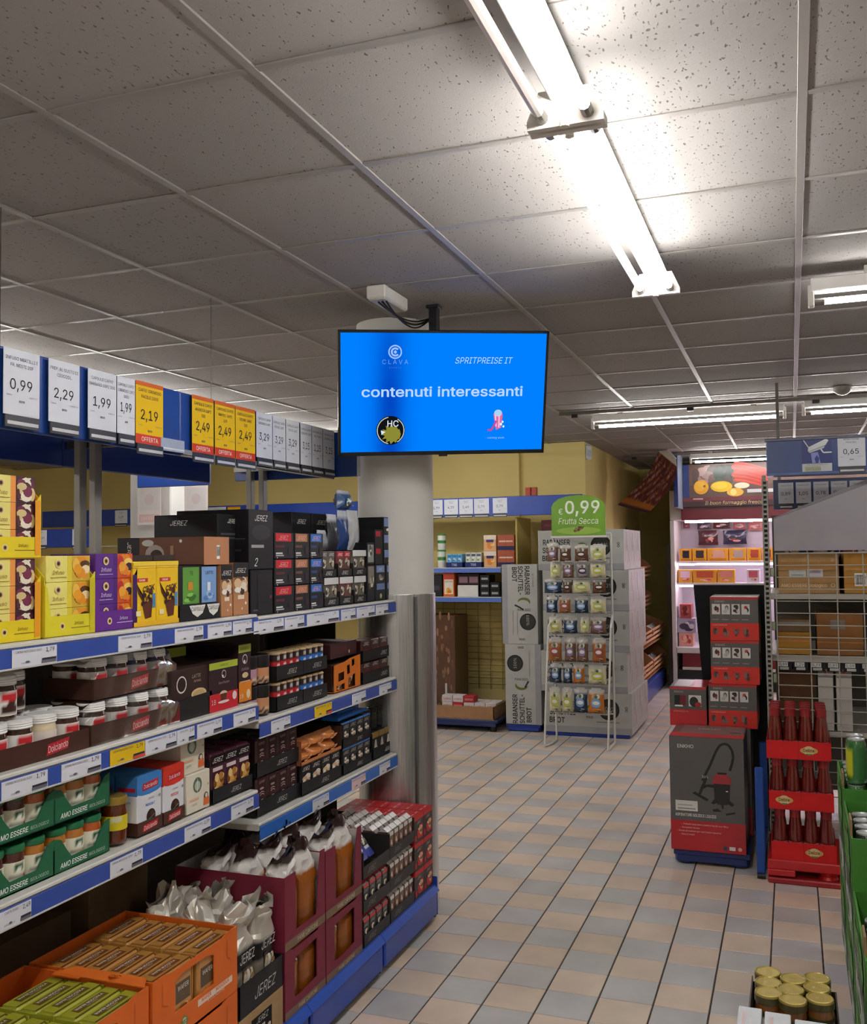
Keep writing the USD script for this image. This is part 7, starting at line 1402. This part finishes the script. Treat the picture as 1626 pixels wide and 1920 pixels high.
bcart((0.118, 0.3646, 1.0762, 1.3032), 5.93, zB, .4, '#8f6238', [('r', .3, .64, .62, .86, '#8a827c'), ('l', [(.5, 0), (.5, 1)], .004, '#6a4626'), ('r', 0, .3, 1, .33, '#a87c4e')], 'kraft_carton', 'brown carton behind the wire panel, lower right')
zC_ = .6505
bcart((-0.09902, 0.1058, 0.5519, 0.9074), 5.93, zC_, .4, '#5a3c26', [('r', 0, .7, 1, .73, '#7a5638'), ('t', 'AMO ESSERE', .5, .5, .05, '#8a6a4a')], 'kraft_carton', 'dark brown carton low behind the wire panel', h=.34)
for k, r in enumerate(((0.1168, 0.2006, 0.7693, 0.8948), (0.2117, 0.2972, 0.7735, 0.8983))):
    bcart(r, 5.93, zC_, .3, '#c4bfb8', [('r', 0, .86, 1, .89, '#8a8480'), ('r', 0, .93, 1, .95, '#8a8480'), ('p', [(.5, .975), (.62, .955), (.5, .92), (.38, .955)], '#a84a44'), ('t', 'FARINA', .5, .90, .02, '#8a8078')], 'flour_pack', f'white flour pack with red diamond behind the wire panel, {("left", "right")[k]} one', h=.345, m='paper')
za2 = (-0.07823, 0.2476, 1.4195, 1.6498)[3]
for k, (c, nm) in enumerate((('#e0b070', 'tan'), ('#2a3470', 'navy'), ('#e4c080', 'cream'), ('#352a6a', 'violet'), ('#a8484a', 'red'), ('#d8c0c0', 'pink'))):
    t = thing('snack_pack', f'{nm} pack peeking over the brown cartons on the top right shelf', 'snack pack', (.0 + .082 * k, 6.42, zA), -90, 'packs peeking over the cartons'); carton(.076, za2 - zA + .07, .12, c, [('b', .05, .6, .95, .98, [c, '#d8c8b4', '#5a3a4c', '#e8d8c0'], 9, k, .25)])(t)
for k in range(6):
    x = ux[1] + .06 + k * .088
    t = thing('rail_tag', f'black and white price tag under the second right shelf, {nth(k)} from the left', 'price tag', (x, 5.9005, zsB[2] - .052), -90, 'tags under the second right shelf'); MB().box(0, .002, -.04, .04, 0, .05, '#1c1d24').build('tag_sheet', M['paper'], t)
    front(.08, .05, .002).draw([('r', .1, .45, .75, .95, '#dcdcd8'), ('t', ('0,99', '1,29', '0,79', '0,89', '1,09', '0,69')[k], .42, .7, .3, '#22242c'), ('r', .2, .08, .8, .38, '#c9c9c4')]).build(t, M['paper'], 'tag_print')

# ---------------------------------------------------------------- blue dolly with vacuum cleaner boxes
YV = 5.38
v0 = (-0.6469, -0.2639, 0.07893, 0.6784); VX0, VX1, VZ = v0[0], v0[1], v0[2]
vw, vh = VX1 - VX0, v0[3] - v0[2]
dl = pallet('blue_dolly', 'dark blue plastic dolly under the vacuum cleaner boxes', VX0 + .01, VX1 + .02, YV + .01, YV + .78, VZ - .001, '#182c66')
hn = thing('dolly_handle', 'dark blue steel frame of a trolley standing between the boxes and the red pallet', 'trolley')
hx = (-0.2082, -0.1669, 0.2354, 0.238)
MB().box(hx[0], hx[1], 5.26, 5.29, .03, .56, '#1f4a9a', .004).box(hx[0], hx[1], 5.29, 6.0, .03, .07, '#1b3f86', .004).box(hx[0], hx[1], 5.97, 6.0, .07, .56, '#1b3f86', .004).build('frame', M['steel'], hn)
for y in (5.275, 5.95): MB().tube([((hx[0]), y, .017), ((hx[0] + hx[1]) / 2, y, .017), (hx[1], y, .017)], .0165, '#121216', 12).build('castor', M['plastic'], hn)
GR, RE = '#5a5856', '#b5212a'
ENK = [('r', 0, .0, 1, .262, RE), ('t', 'ENKHO', .22, .915, .030, '#d6d2d0', {'maxw': .32, 'bold': True}), ('t', 'ASPIRATORE SOLIDI E LIQUIDI', .34, .31, .024, '#e0dcda', {'bold': True, 'maxw': .55}), ('r', .07, .345, .37, .435, '#d8d6d2'), ('r', .1, .36, .34, .37, '#8a8886'), ('r', .1, .39, .3, .4, '#a8a6a4')]
BK = '#161616'
hose = [(.44, .62), (.55, .76), (.63, .88), (.68, .935), (.74, .955), (.80, .945), (.845, .90), (.86, .84), (.84, .78), (.81, .72)]
ENK += [('l', hose, .011, BK), ('l', [(.50, .655), (.44, .56), (.40, .50)], .012, BK), ('p', [(.30, .505), (.34, .52), (.52, .46), (.50, .44)], BK), ('l', [(.42, .55), (.50, .58), (.60, .575)], .012, BK),
        ('p', [(.59, .60), (.81, .60), (.80, .46), (.76, .42), (.64, .42), (.60, .46)], '#1d1c1c'), ('p', [(.57, .60), (.83, .60), (.82, .655), (.76, .69), (.66, .695), (.59, .66)], '#9c2a30'), ('p', [(.64, .70), (.77, .70), (.76, .685), (.65, .685)], BK),
        ('p', [(.60, .47), (.55, .43), (.58, .42), (.66, .44)], BK), ('p', [(.78, .47), (.86, .43), (.83, .41), (.74, .44)], BK), ('p', [(.68, .43), (.72, .43), (.715, .385), (.695, .385)], BK), ('p', [(.57, .375), (.64, .385), (.69, .36), (.58, .355)], BK), ('p', [(.74, .345), (.87, .365), (.87, .35), (.75, .33)], BK), ('r', .75, .535, .78, .545, '#d8d4d2'), ('t', '30 L', .48, .655, .02, '#d8d4d2')]
for k in range(4): ENK.append(('t', ('- Potente aspiratore solidi e liquidi con filtro', '- Accessori inclusi', '- Ruote piroettanti per una facile manovra', '- Cavo 5 metri')[k], (.46, .26, .38, .22)[k], .232 - .03 * k, .014, '#f0c8c4', {'maxw': (.78, .34, .62, .28)[k]}))
ENK += [('r', .78, .03, .86, .062, '#e0dcdc'), ('c', .73, .045, .017, '#28386c', 12), ('c', .92, .045, .017, '#e8b0ac', 12)]
SEC = [('r', 0, 0, 1, 1, '#201a1a'), ('b', .05, .1, .5, .9, ['#5a2424', '#3a3434', '#8a4a2a', '#24201f', '#a89c94'], 18, 5, .2), ('b', .5, .05, .95, .95, ['#2a2424', '#4a2626', '#1a1616'], 12, 6, .25)]
TOPV = [('r', 0, 0, 1, .36, '#c42a30'), ('r', .12, .3, .98, 1, '#777370'), ('t', 'ENKHO', .5, .7, .12, '#d0ccc8', {'maxw': .3}), ('r', .8, .42, .94, .5, '#2a2524')]
t = thing('vacuum_box', 'tall grey and red ENKHO vacuum cleaner box in front on the dolly', 'box', ((VX0 + VX1) / 2, YV + .18, VZ), -90); carton(vw, vh, .36, GR, ENK, to=TOPV, sr=SEC, m=M['gloss'])(t)
t = thing('vacuum_box', 'tall grey and red vacuum cleaner box hidden behind the front one on the dolly', 'box', ((VX0 + VX1) / 2 + .01, YV + .575, VZ), -90); carton(vw + .02, vh - .01, .40, GR, ENK, sr=SEC, m=M['gloss'])(t)
t = thing('yellow_box', 'narrow yellow and black box edge showing left of the tall vacuum box', 'box', (VX0 - .008, YV + .47, VZ), -90)
carton(.026, .40, .18, '#26241f', [('r', 0, .62, 1, .80, '#b08a28'), ('r', 0, .0, 1, .38, '#b08a28')])(t)
PICS = []
for k in range(4):
    x = .04 + .205 * k
    PICS += [('r', x, .60, x + .17, .84, '#d8d4d0'), *[('b', x + .01, .61, x + .16, .83, (['#5a2a2a', '#3a3432', '#b8a8a0', '#c03038'], ['#8a8a88', '#5a6464', '#b8bcb8'], ['#4a2422', '#2a2422', '#c8b8b0'], ['#c03038', '#181414', '#d8d4d0'])[k], 6, k + 3, .3)]]
    PICS += [('r', x, .47, x + .14, .49, '#8f8b88'), ('b', x + .01, .08, x + .15, .31, ['#5c4a48', '#3c3230', '#8a5a54'], 6, k + 9, .3)]
UP = [('r', 0, 0, 1, .40, '#cf2a1f'), ('r', .0, .94, 1, 1, '#b02a2a'), ('t', 'ENKHO', .2, .90, .045, '#b8b4b2', {'maxw': .24}), *PICS, ('t', 'ACCESSORI INCLUSI', .2, .355, .03, '#f0b8b0', {'maxw': .3})]
UPS = [('r', 0, 0, 1, 1, '#3a2422'), ('r', 0, 0, 1, .4, '#8f1f1c'), ('b', .1, .2, .9, .95, ['#2a2322', '#6a2a2a', '#4a4440'], 10, 3, .25)]
UB = [('r', 0, 0, 1, .42, '#cf2a1f'), *UP[1:-1]]
zV = VZ + vh - .009
c1, c2, c3, c4 = (-0.4671, -0.213, 0.6959, 0.9144), (-0.4437, -0.1898, 0.924, 1.1849), (-0.4372, -0.1604, 1.1941, 1.4588), (-0.6842, -0.4701, 0.6965, 0.8909)
hb = .246; wb = .262
xr = (c2[0] + c2[1]) / 2
for k, nm in enumerate(('bottom', 'middle', 'top')):
    put('vsm', carton(wb, hb - .002, .36, GR, UP, [], [('r', 0, 0, 1, 1, '#c8c0bc'), ('r', 0, 0, 1, .2, '#c03a38')], M['gloss'], sr=UPS), 'tool_box_carton', f'grey and red ENKHO tool box carton, {nm} of the stack of three', 'box', (c1[0] + wb / 2 + (0, .018, .020)[k], 5.76 + .18, zV + hb * k), -90, 'stacked tool cartons')
t = thing('tool_carton', 'grey and red ENKHO carton with two pictures, left of the stack of three', 'box', ((c4[0] + c4[1]) / 2 - .004, 5.76 + .17, zV), -90); carton(c1[0] - c4[0] - .012, .222, .34, GR, [('r', 0, 0, 1, .42, '#bf2830'), ('r', 0, .93, 1, 1, '#b83a40'), ('t', 'ENKHO', .25, .87, .05, '#a8a4a2', {'maxw': .3}), ('r', .13, .52, .40, .78, '#1c2426'), ('r', .28, .54, .44, .78, '#7a1c28'), ('r', .14, .49, .36, .53, '#e0dcd8'), ('r', .52, .50, .86, .79, '#dcd6d0'), ('e', .66, .62, .12, .13, '#262624'), ('e', .77, .55, .09, .07, '#a82a30'), ('t', 'ACCESSORI INCLUSI', .3, .37, .03, '#e8a8a4', {'maxw': .4})], to=[('r', .1, .1, .6, .9, '#b8b4b0'), ('r', .55, .0, 1, 1, '#b03038')], m=M['gloss'])(t)
t = thing('foam_board', 'large black foam board standing behind the red tool cartons', 'board')
bp = [(-0.5744, 6.16, 1.4632), (-0.1491, 6.16, 1.4695), (-0.1631, 6.16, 0.9161), (-0.5334, 6.16, 0.9041)]
zz_ = zV - .02
MB().prism([(bp[3][0], VZ), (bp[2][0], VZ), (bp[1][0], bp[1][2]), (bp[0][0], bp[0][2]), (bp[3][0] - .001, bp[3][2])], .02, (0, 6.19, 0), (1, 0, 0), (0, 0, 1), '#141416').build('board', M['matte'], t)
MB().box(bp[0][0], bp[1][0], 6.168, 6.192, bp[0][2] - .004, bp[0][2] + .006, '#c9c4c0', .002).build('edge_strip', M['plastic'], t)
MB().box(bp[3][0], bp[2][0], 6.165, 6.195, VZ - .16, VZ + .01, '#18181a', .004).build('foot_block', M['plastic'], t)

# ---------------------------------------------------------------- red pallet with tomato bottles
RB = '#c01d22'
t = thing('red_pallet', 'red plastic half pallet under the tomato bottles', 'pallet')
pf = (-0.1553, 0.2, 0.002591, 0.1599); PX0, PX1 = pf[0], pf[1]; zpd = (-0.1538, 0.2023, 0.1123, 0.1833)[2]
MB().box(PX0, PX1, 5.24, 5.72, zpd - .05, zpd, RB, .006).build('deck', M['plastic'], t)
MB().box(PX0, PX1, 5.22, 5.72, .0, .028, '#a01a20', .006).build('runner', M['plastic'], t)
for x in (PX0 + .06, PX1 - .07):
    for y in (5.30, 5.65): MB().lathe([(.05, .026), (.04, .04), (.045, zpd - .049)], RB, (x, y, 0), 14).build('foot', M['plastic'], t, 40)
MB().box(PX0, PX0 + .13, 5.225, 5.25, zpd - .075, zpd - .045, RB, .003).build('lip', M['plastic'], t)
TRY = [(-0.1226, 0.2034, 0.1123, 0.2438), (-0.1066, 0.1852, 0.3538, 0.4515), (-0.09831, 0.1839, 0.5756, 0.6709)]
def bottle(t):
    MB().lathe([(.030, 0), (.034, .005), (.0345, .10), (.030, .16), (.0245, .20), (.0235, .222)], '#6e1c16', n=20).build('bottle', M['jar'], t, 40)
    MB().lathe([(.026, .205), (.0265, .212), (.0255, .216), (.0265, .222), (.0255, .227), (.0265, .233), (.0262, .243), (.022, .246)], '#8f2024', n=20).build('cap', M['plastic'], t, 40)
    band(MB(), .0352, .03, .085, lambda a, v: '#d8c8c0' if v < .25 else ('#c8787c' if abs(a) > .5 else '#b04850')).build('label_print', M['paper'], t, 60)
def btray(w, h, d, logo):
    def go(t):
        e = .004; MB().box(-d / 2, d / 2, -w / 2, w / 2, 0, e, RB).box(d / 2 - e, d / 2, -w / 2, w / 2, e, h, '#cf1a1c').box(-d / 2, -d / 2 + e, -w / 2, w / 2, e, h, RB).box(-d / 2 + e, d / 2 - e, -w / 2, -w / 2 + e, e, h * 1.02, RB).box(-d / 2 + e, d / 2 - e, w / 2 - e, w / 2, e, h, RB).build('tray', M['card'], t)
        a = []
        for x in logo: a += [('e', x, .52, .14, .20, '#caa45a'), ('e', x, .52, .09, .26, '#d8c48a'), ('t', 'Delizie', x, .54, .17, '#7a1c1c', {'bold': True, 'maxw': .17}), ('r', x - .05, .28, x + .05, .34, '#4a7a3a')]
        front(w, h, d / 2).draw(a + [('l', [(.5, 0), (.5, 1)], .006, '#8f1418')]).build(t, M['card'], 'logo_print')
    return go
zc = zpd + .0005
tw = PX1 - PX0 - .05; xc = (PX0 + PX1) / 2 - .005
for lev in range(3):
    h = .10
    nm = ('bottom', 'middle', 'top')[lev]; sh_ = (0, -.006, -.012)[lev]
    t = thing('bottle_tray', f'red cardboard tray of tomato bottles, {nm} of three', 'tray', (xc + sh_, 5.245 + .17, zc), -90, 'red bottle trays'); btray(tw, h * .9, .34, [(.66,), (.24,), (.66,)][lev])(t)
    n = 4
    for b in range(4 if lev == 2 else 2):
        for k in range(n):
            put('tomato', bottle, 'tomato_bottle', f'dark red tomato sauce bottle in the {nm} red tray, {("front", "second", "third", "back")[b]} row, {nth(k)} from the left', 'bottle', (xc + sh_ - tw / 2 + .006 + (tw - .012) * (k + .5) / n, 5.293 + .076 * b, zc + .0045), -90, f'tomato bottles in the {nm} tray')
    zc += .252

# ---------------------------------------------------------------- green drink can display at the right edge
GN = '#3f7a2c'
gd = thing('can_display', 'green printed cardboard display of drink cans at the right edge', 'display stand')
CX0, CX1 = .152, .75
def side_art(z0, z1, y0, y1): 
    w = y1 - y0; f = Face((CX0 - .0006, y1, z0), (0, -1, 0), (0, 0, 1), w, z1 - z0)
    return f.draw([('r', .04, .04, .96, .96, '#4a8a34'), ('b', .05, .05, .95, .6, ['#b8b8c0', '#8a8a94', '#2f5a24', '#d0d0d4', '#5a4a5c', '#6aa04a'], 40, 5, .16), ('b', .1, .5, .9, .95, ['#3c7a2a', '#5a9a40', '#2a5a20'], 20, 7, .2)])
for nm, y0, y1, z1 in (('rear', 3.86, 4.36, .80), ('middle', 3.36, 3.855, .76), ('front', 2.80, 3.355, .60)):
    zl_ = 0
    for k in range(2):
        za, zb2 = z1 * k / 2 + .002 + .10 * (k == 0), z1 * (k + 1) / 2
        b = MB(); e = .006
        b.box(CX0, CX0 + e, y0, y1, za, zb2, GN).box(CX1 - e, CX1, y0, y1, za, zb2, GN).box(CX0 + e, CX1 - e, y0, y0 + e, za, zb2, GN).box(CX0 + e, CX1 - e, y1 - e, y1, za, zb2, GN).box(CX0 + e, CX1 - e, y0 + e, y1 - e, zb2 - .16 if k else za, (zb2 - .155) if k else za + .01, '#7a5a3c')
        p = b.build('tray_body', M['card'], gd); f = side_art(za, zb2, y0, y1); f.build(p, M['card'], 'side_print')
        Face((CX0, y0 - .0006, za), (1, 0, 0), (0, 0, 1), CX1 - CX0, zb2 - za).draw([('r', 0, .0, 1, .5, '#4c7a34'), ('b', .02, .4, .98, .95, ['#a8b48a', '#c9b89a', '#6a8a4a', '#3a5a2a'], 14, 3, .2)]).build(p, M['card'], 'front_print')
    MB().box(CX0 + .0, CX0 + .006, y0 + .03, y0 + .12, z1, z1 + .05, '#8a7050').build('torn_flap', M['kraft'], gd)
MB().box(CX0 + .01, CX1, 2.82, 4.34, .0, .099, '#24459a', .006).build('pallet_base', M['plastic'], gd)
def can(body, band_c, rim='#d4d4d4'):
    def go(t):
        MB().lathe([(.026, 0), (.033, .008), (.0335, .145), (.0285, .158), (.0275, .160)], body, n=22).build('can', M['jar'], t, 40)
        MB().lathe([(.0278, .158), (.0295, .160), (.0295, .1645), (.027, .1645), (.025, .161)], rim, n=22).build('lid', M['metal'], t, 40)
        band(MB(), .034, .02, .135, band_c).build('label_print', M['gloss'], t, 60)
    return go
LIME = can('#2f6a34', lambda a, v: '#b8b81c' if (-.2 < a < 1.1 and .1 < v < .9) else ('#d0d4cc' if -1.2 < a < -.3 and .3 < v < .8 else '#2f6a34'))
DARK = can('#1c2422', lambda a, v: '#c8c8c8' if abs(abs(v - .45) - .22) < .05 and abs(a) < .8 else '#1f2a28')
for nm, y0, y1, z1, kd, nr in (('rear', 3.86, 4.36, .80, 'lime', 6), ('middle', 3.36, 3.855, .76, 'dark', 6), ('front', 2.80, 3.355, .60, 'dark', 5)):
    for b in range(nr):
        for k in range(3 if nm == 'rear' else 2):
            if nm != 'rear' and b > 3: continue
            put(('can', kd), LIME if kd == 'lime' else DARK, 'drink_can', f'{("lime green", "black")[kd == "dark"]} can in the {nm} green tray, {nth(k)} from the aisle, row {nth(b)}', 'drink can', (CX0 + .046 + .074 * k, y0 + .05 + .076 * b, z1 - .1545), 180, f'{("lime", "black")[kd == "dark"]} cans in the {nm} tray')
        if nm == 'rear' and b < 2:
            put(('can', 'lime'), LIME, 'drink_can', f'lime green drink can standing on the rear tray cans, {("near", "far")[b]} one', 'drink can', (CX0 + .052, y0 + .055 + .076 * b, z1 + .0105), 180, 'lime cans on top')

# ---------------------------------------------------------------- gold-lidded jars on white cartons at the lower right
JX, JY, JZ = -.105, 2.70, .46
J9 = [(-0.0931, 2.9045), (-0.027, 2.8799), (0.0337, 2.9061), (-0.0905, 2.8383), (-0.0336, 2.81), (0.0323, 2.8433), (-0.0892, 2.7748), (-0.0282, 2.75), (0.0383, 2.7804)]
hj_ = .115
jb = thing('jar_tray', 'dark cardboard tray holding nine gold-lidded jars at the lower right', 'tray')
x0 = min(p[0] for p in J9) - .046; x1 = max(p[0] for p in J9) + .046; y0 = min(p[1] for p in J9) - .05; y1 = max(p[1] for p in J9) + .05
zt9 = .50 - hj_
MB().box(x0, x1, y0, y1, zt9 - .005, zt9 - .0005, '#4a3828').box(x0, x0 + .004, y0, y1, zt9, zt9 + .075, '#54453c').box(x1 - .004, x1, y0, y1, zt9, zt9 + .06, '#3c3028').box(x0, x1, y1 - .004, y1, zt9, zt9 + .06, '#4a3828').box(x0, x1, y0, y0 + .004, zt9, zt9 + .03, '#4a3828').build('tray', M['card'], jb)
for k, (x, y) in enumerate(J9):
    def gj(t):
        MB().lathe([(.030, 0), (.0345, .004), (.0345, .078), (.031, .088), (.031, .092)], '#7a4a1c', n=26).build('jar', M['jar'], t, 40)
        MB().lathe([(.0345, .090), (.0355, .093), (.0355, .110), (.034, .1135), (.031, .1145), (.029, .1125), (.012, .1115), (.010, .1125)], '#b5a052', n=30).build('lid', M['foil'], t, 40)
        band(MB(), .0351, .015, .07, lambda a, v: '#d8cdb8' if abs(a) < 1.6 and v < .8 else '#3a3a22').build('label_print', M['paper'], t, 60)
        band(MB(), .0358, .091, .108, lambda a, v: '#4a4426').build('lid_band_print', M['gloss'], t, 60)
    put('gjar', gj, 'gold_lid_jar', f'gold-lidded jar in the dark tray at the lower right, {("back", "middle", "front")[k // 3]} row, {("left", "middle", "right")[k % 3]}', 'jar', (x, y, zt9 + .0002), -90, 'gold-lidded jars')
WB_ = [(-0.1582, -0.0992, 2.3297, 2.6297), (-0.0952, -0.0309, 2.3197, 2.6197), (-0.0249, 0.1019, 2.2997, 2.5997)]
zw = .515
for k, (a, b, c, d) in enumerate(WB_):
    t = thing('white_carton', f'white carton in the lowest right corner before the gold-lidded jars, {("left", "middle", "right")[k]} one', 'carton', ((a + b) / 2, (c + d) / 2, .101), -90, 'white cartons')
    carton(b - a - .003, zw - .101, d - c, '#cfd2d4', [('r', .1, .7, .5, .9, '#b8bcc0')], to=[('r', .2, .2, .34, .9, '#d8c0be'), ('r', .5, .3, .6, .8, '#dcd4d2')] if k < 2 else [('r', .05, .05, .95, .95, '#d4d7da')], m=M['paper'])(t)
    if k == 0: top(b - a, d - c, zw - .101).draw([('c', .42, .16, .05, '#17181a', 14), ('p', [(.36, .05), (.5, .05), (.5, .14), (.36, .14)], '#17181a')]).build(t, M['paper'], 'mark_print')
t = thing('under_carton', 'plain brown carton carrying the tray of gold-lidded jars', 'carton', ((x0 + x1) / 2, (y0 + y1) / 2, .101), -90); carton(x1 - x0 - .02, zt9 - .106 , y1 - y0 - .01, '#8a6a4a', m=M['kraft'])(t)
pallet('low_pallet', 'low blue pallet under the cartons at the lower right', min(x0 + .02, WB_[0][0] + .03), max(x1, WB_[2][1]) - .03, WB_[0][2] + .02, y1 - .03, .1, '#24459a')
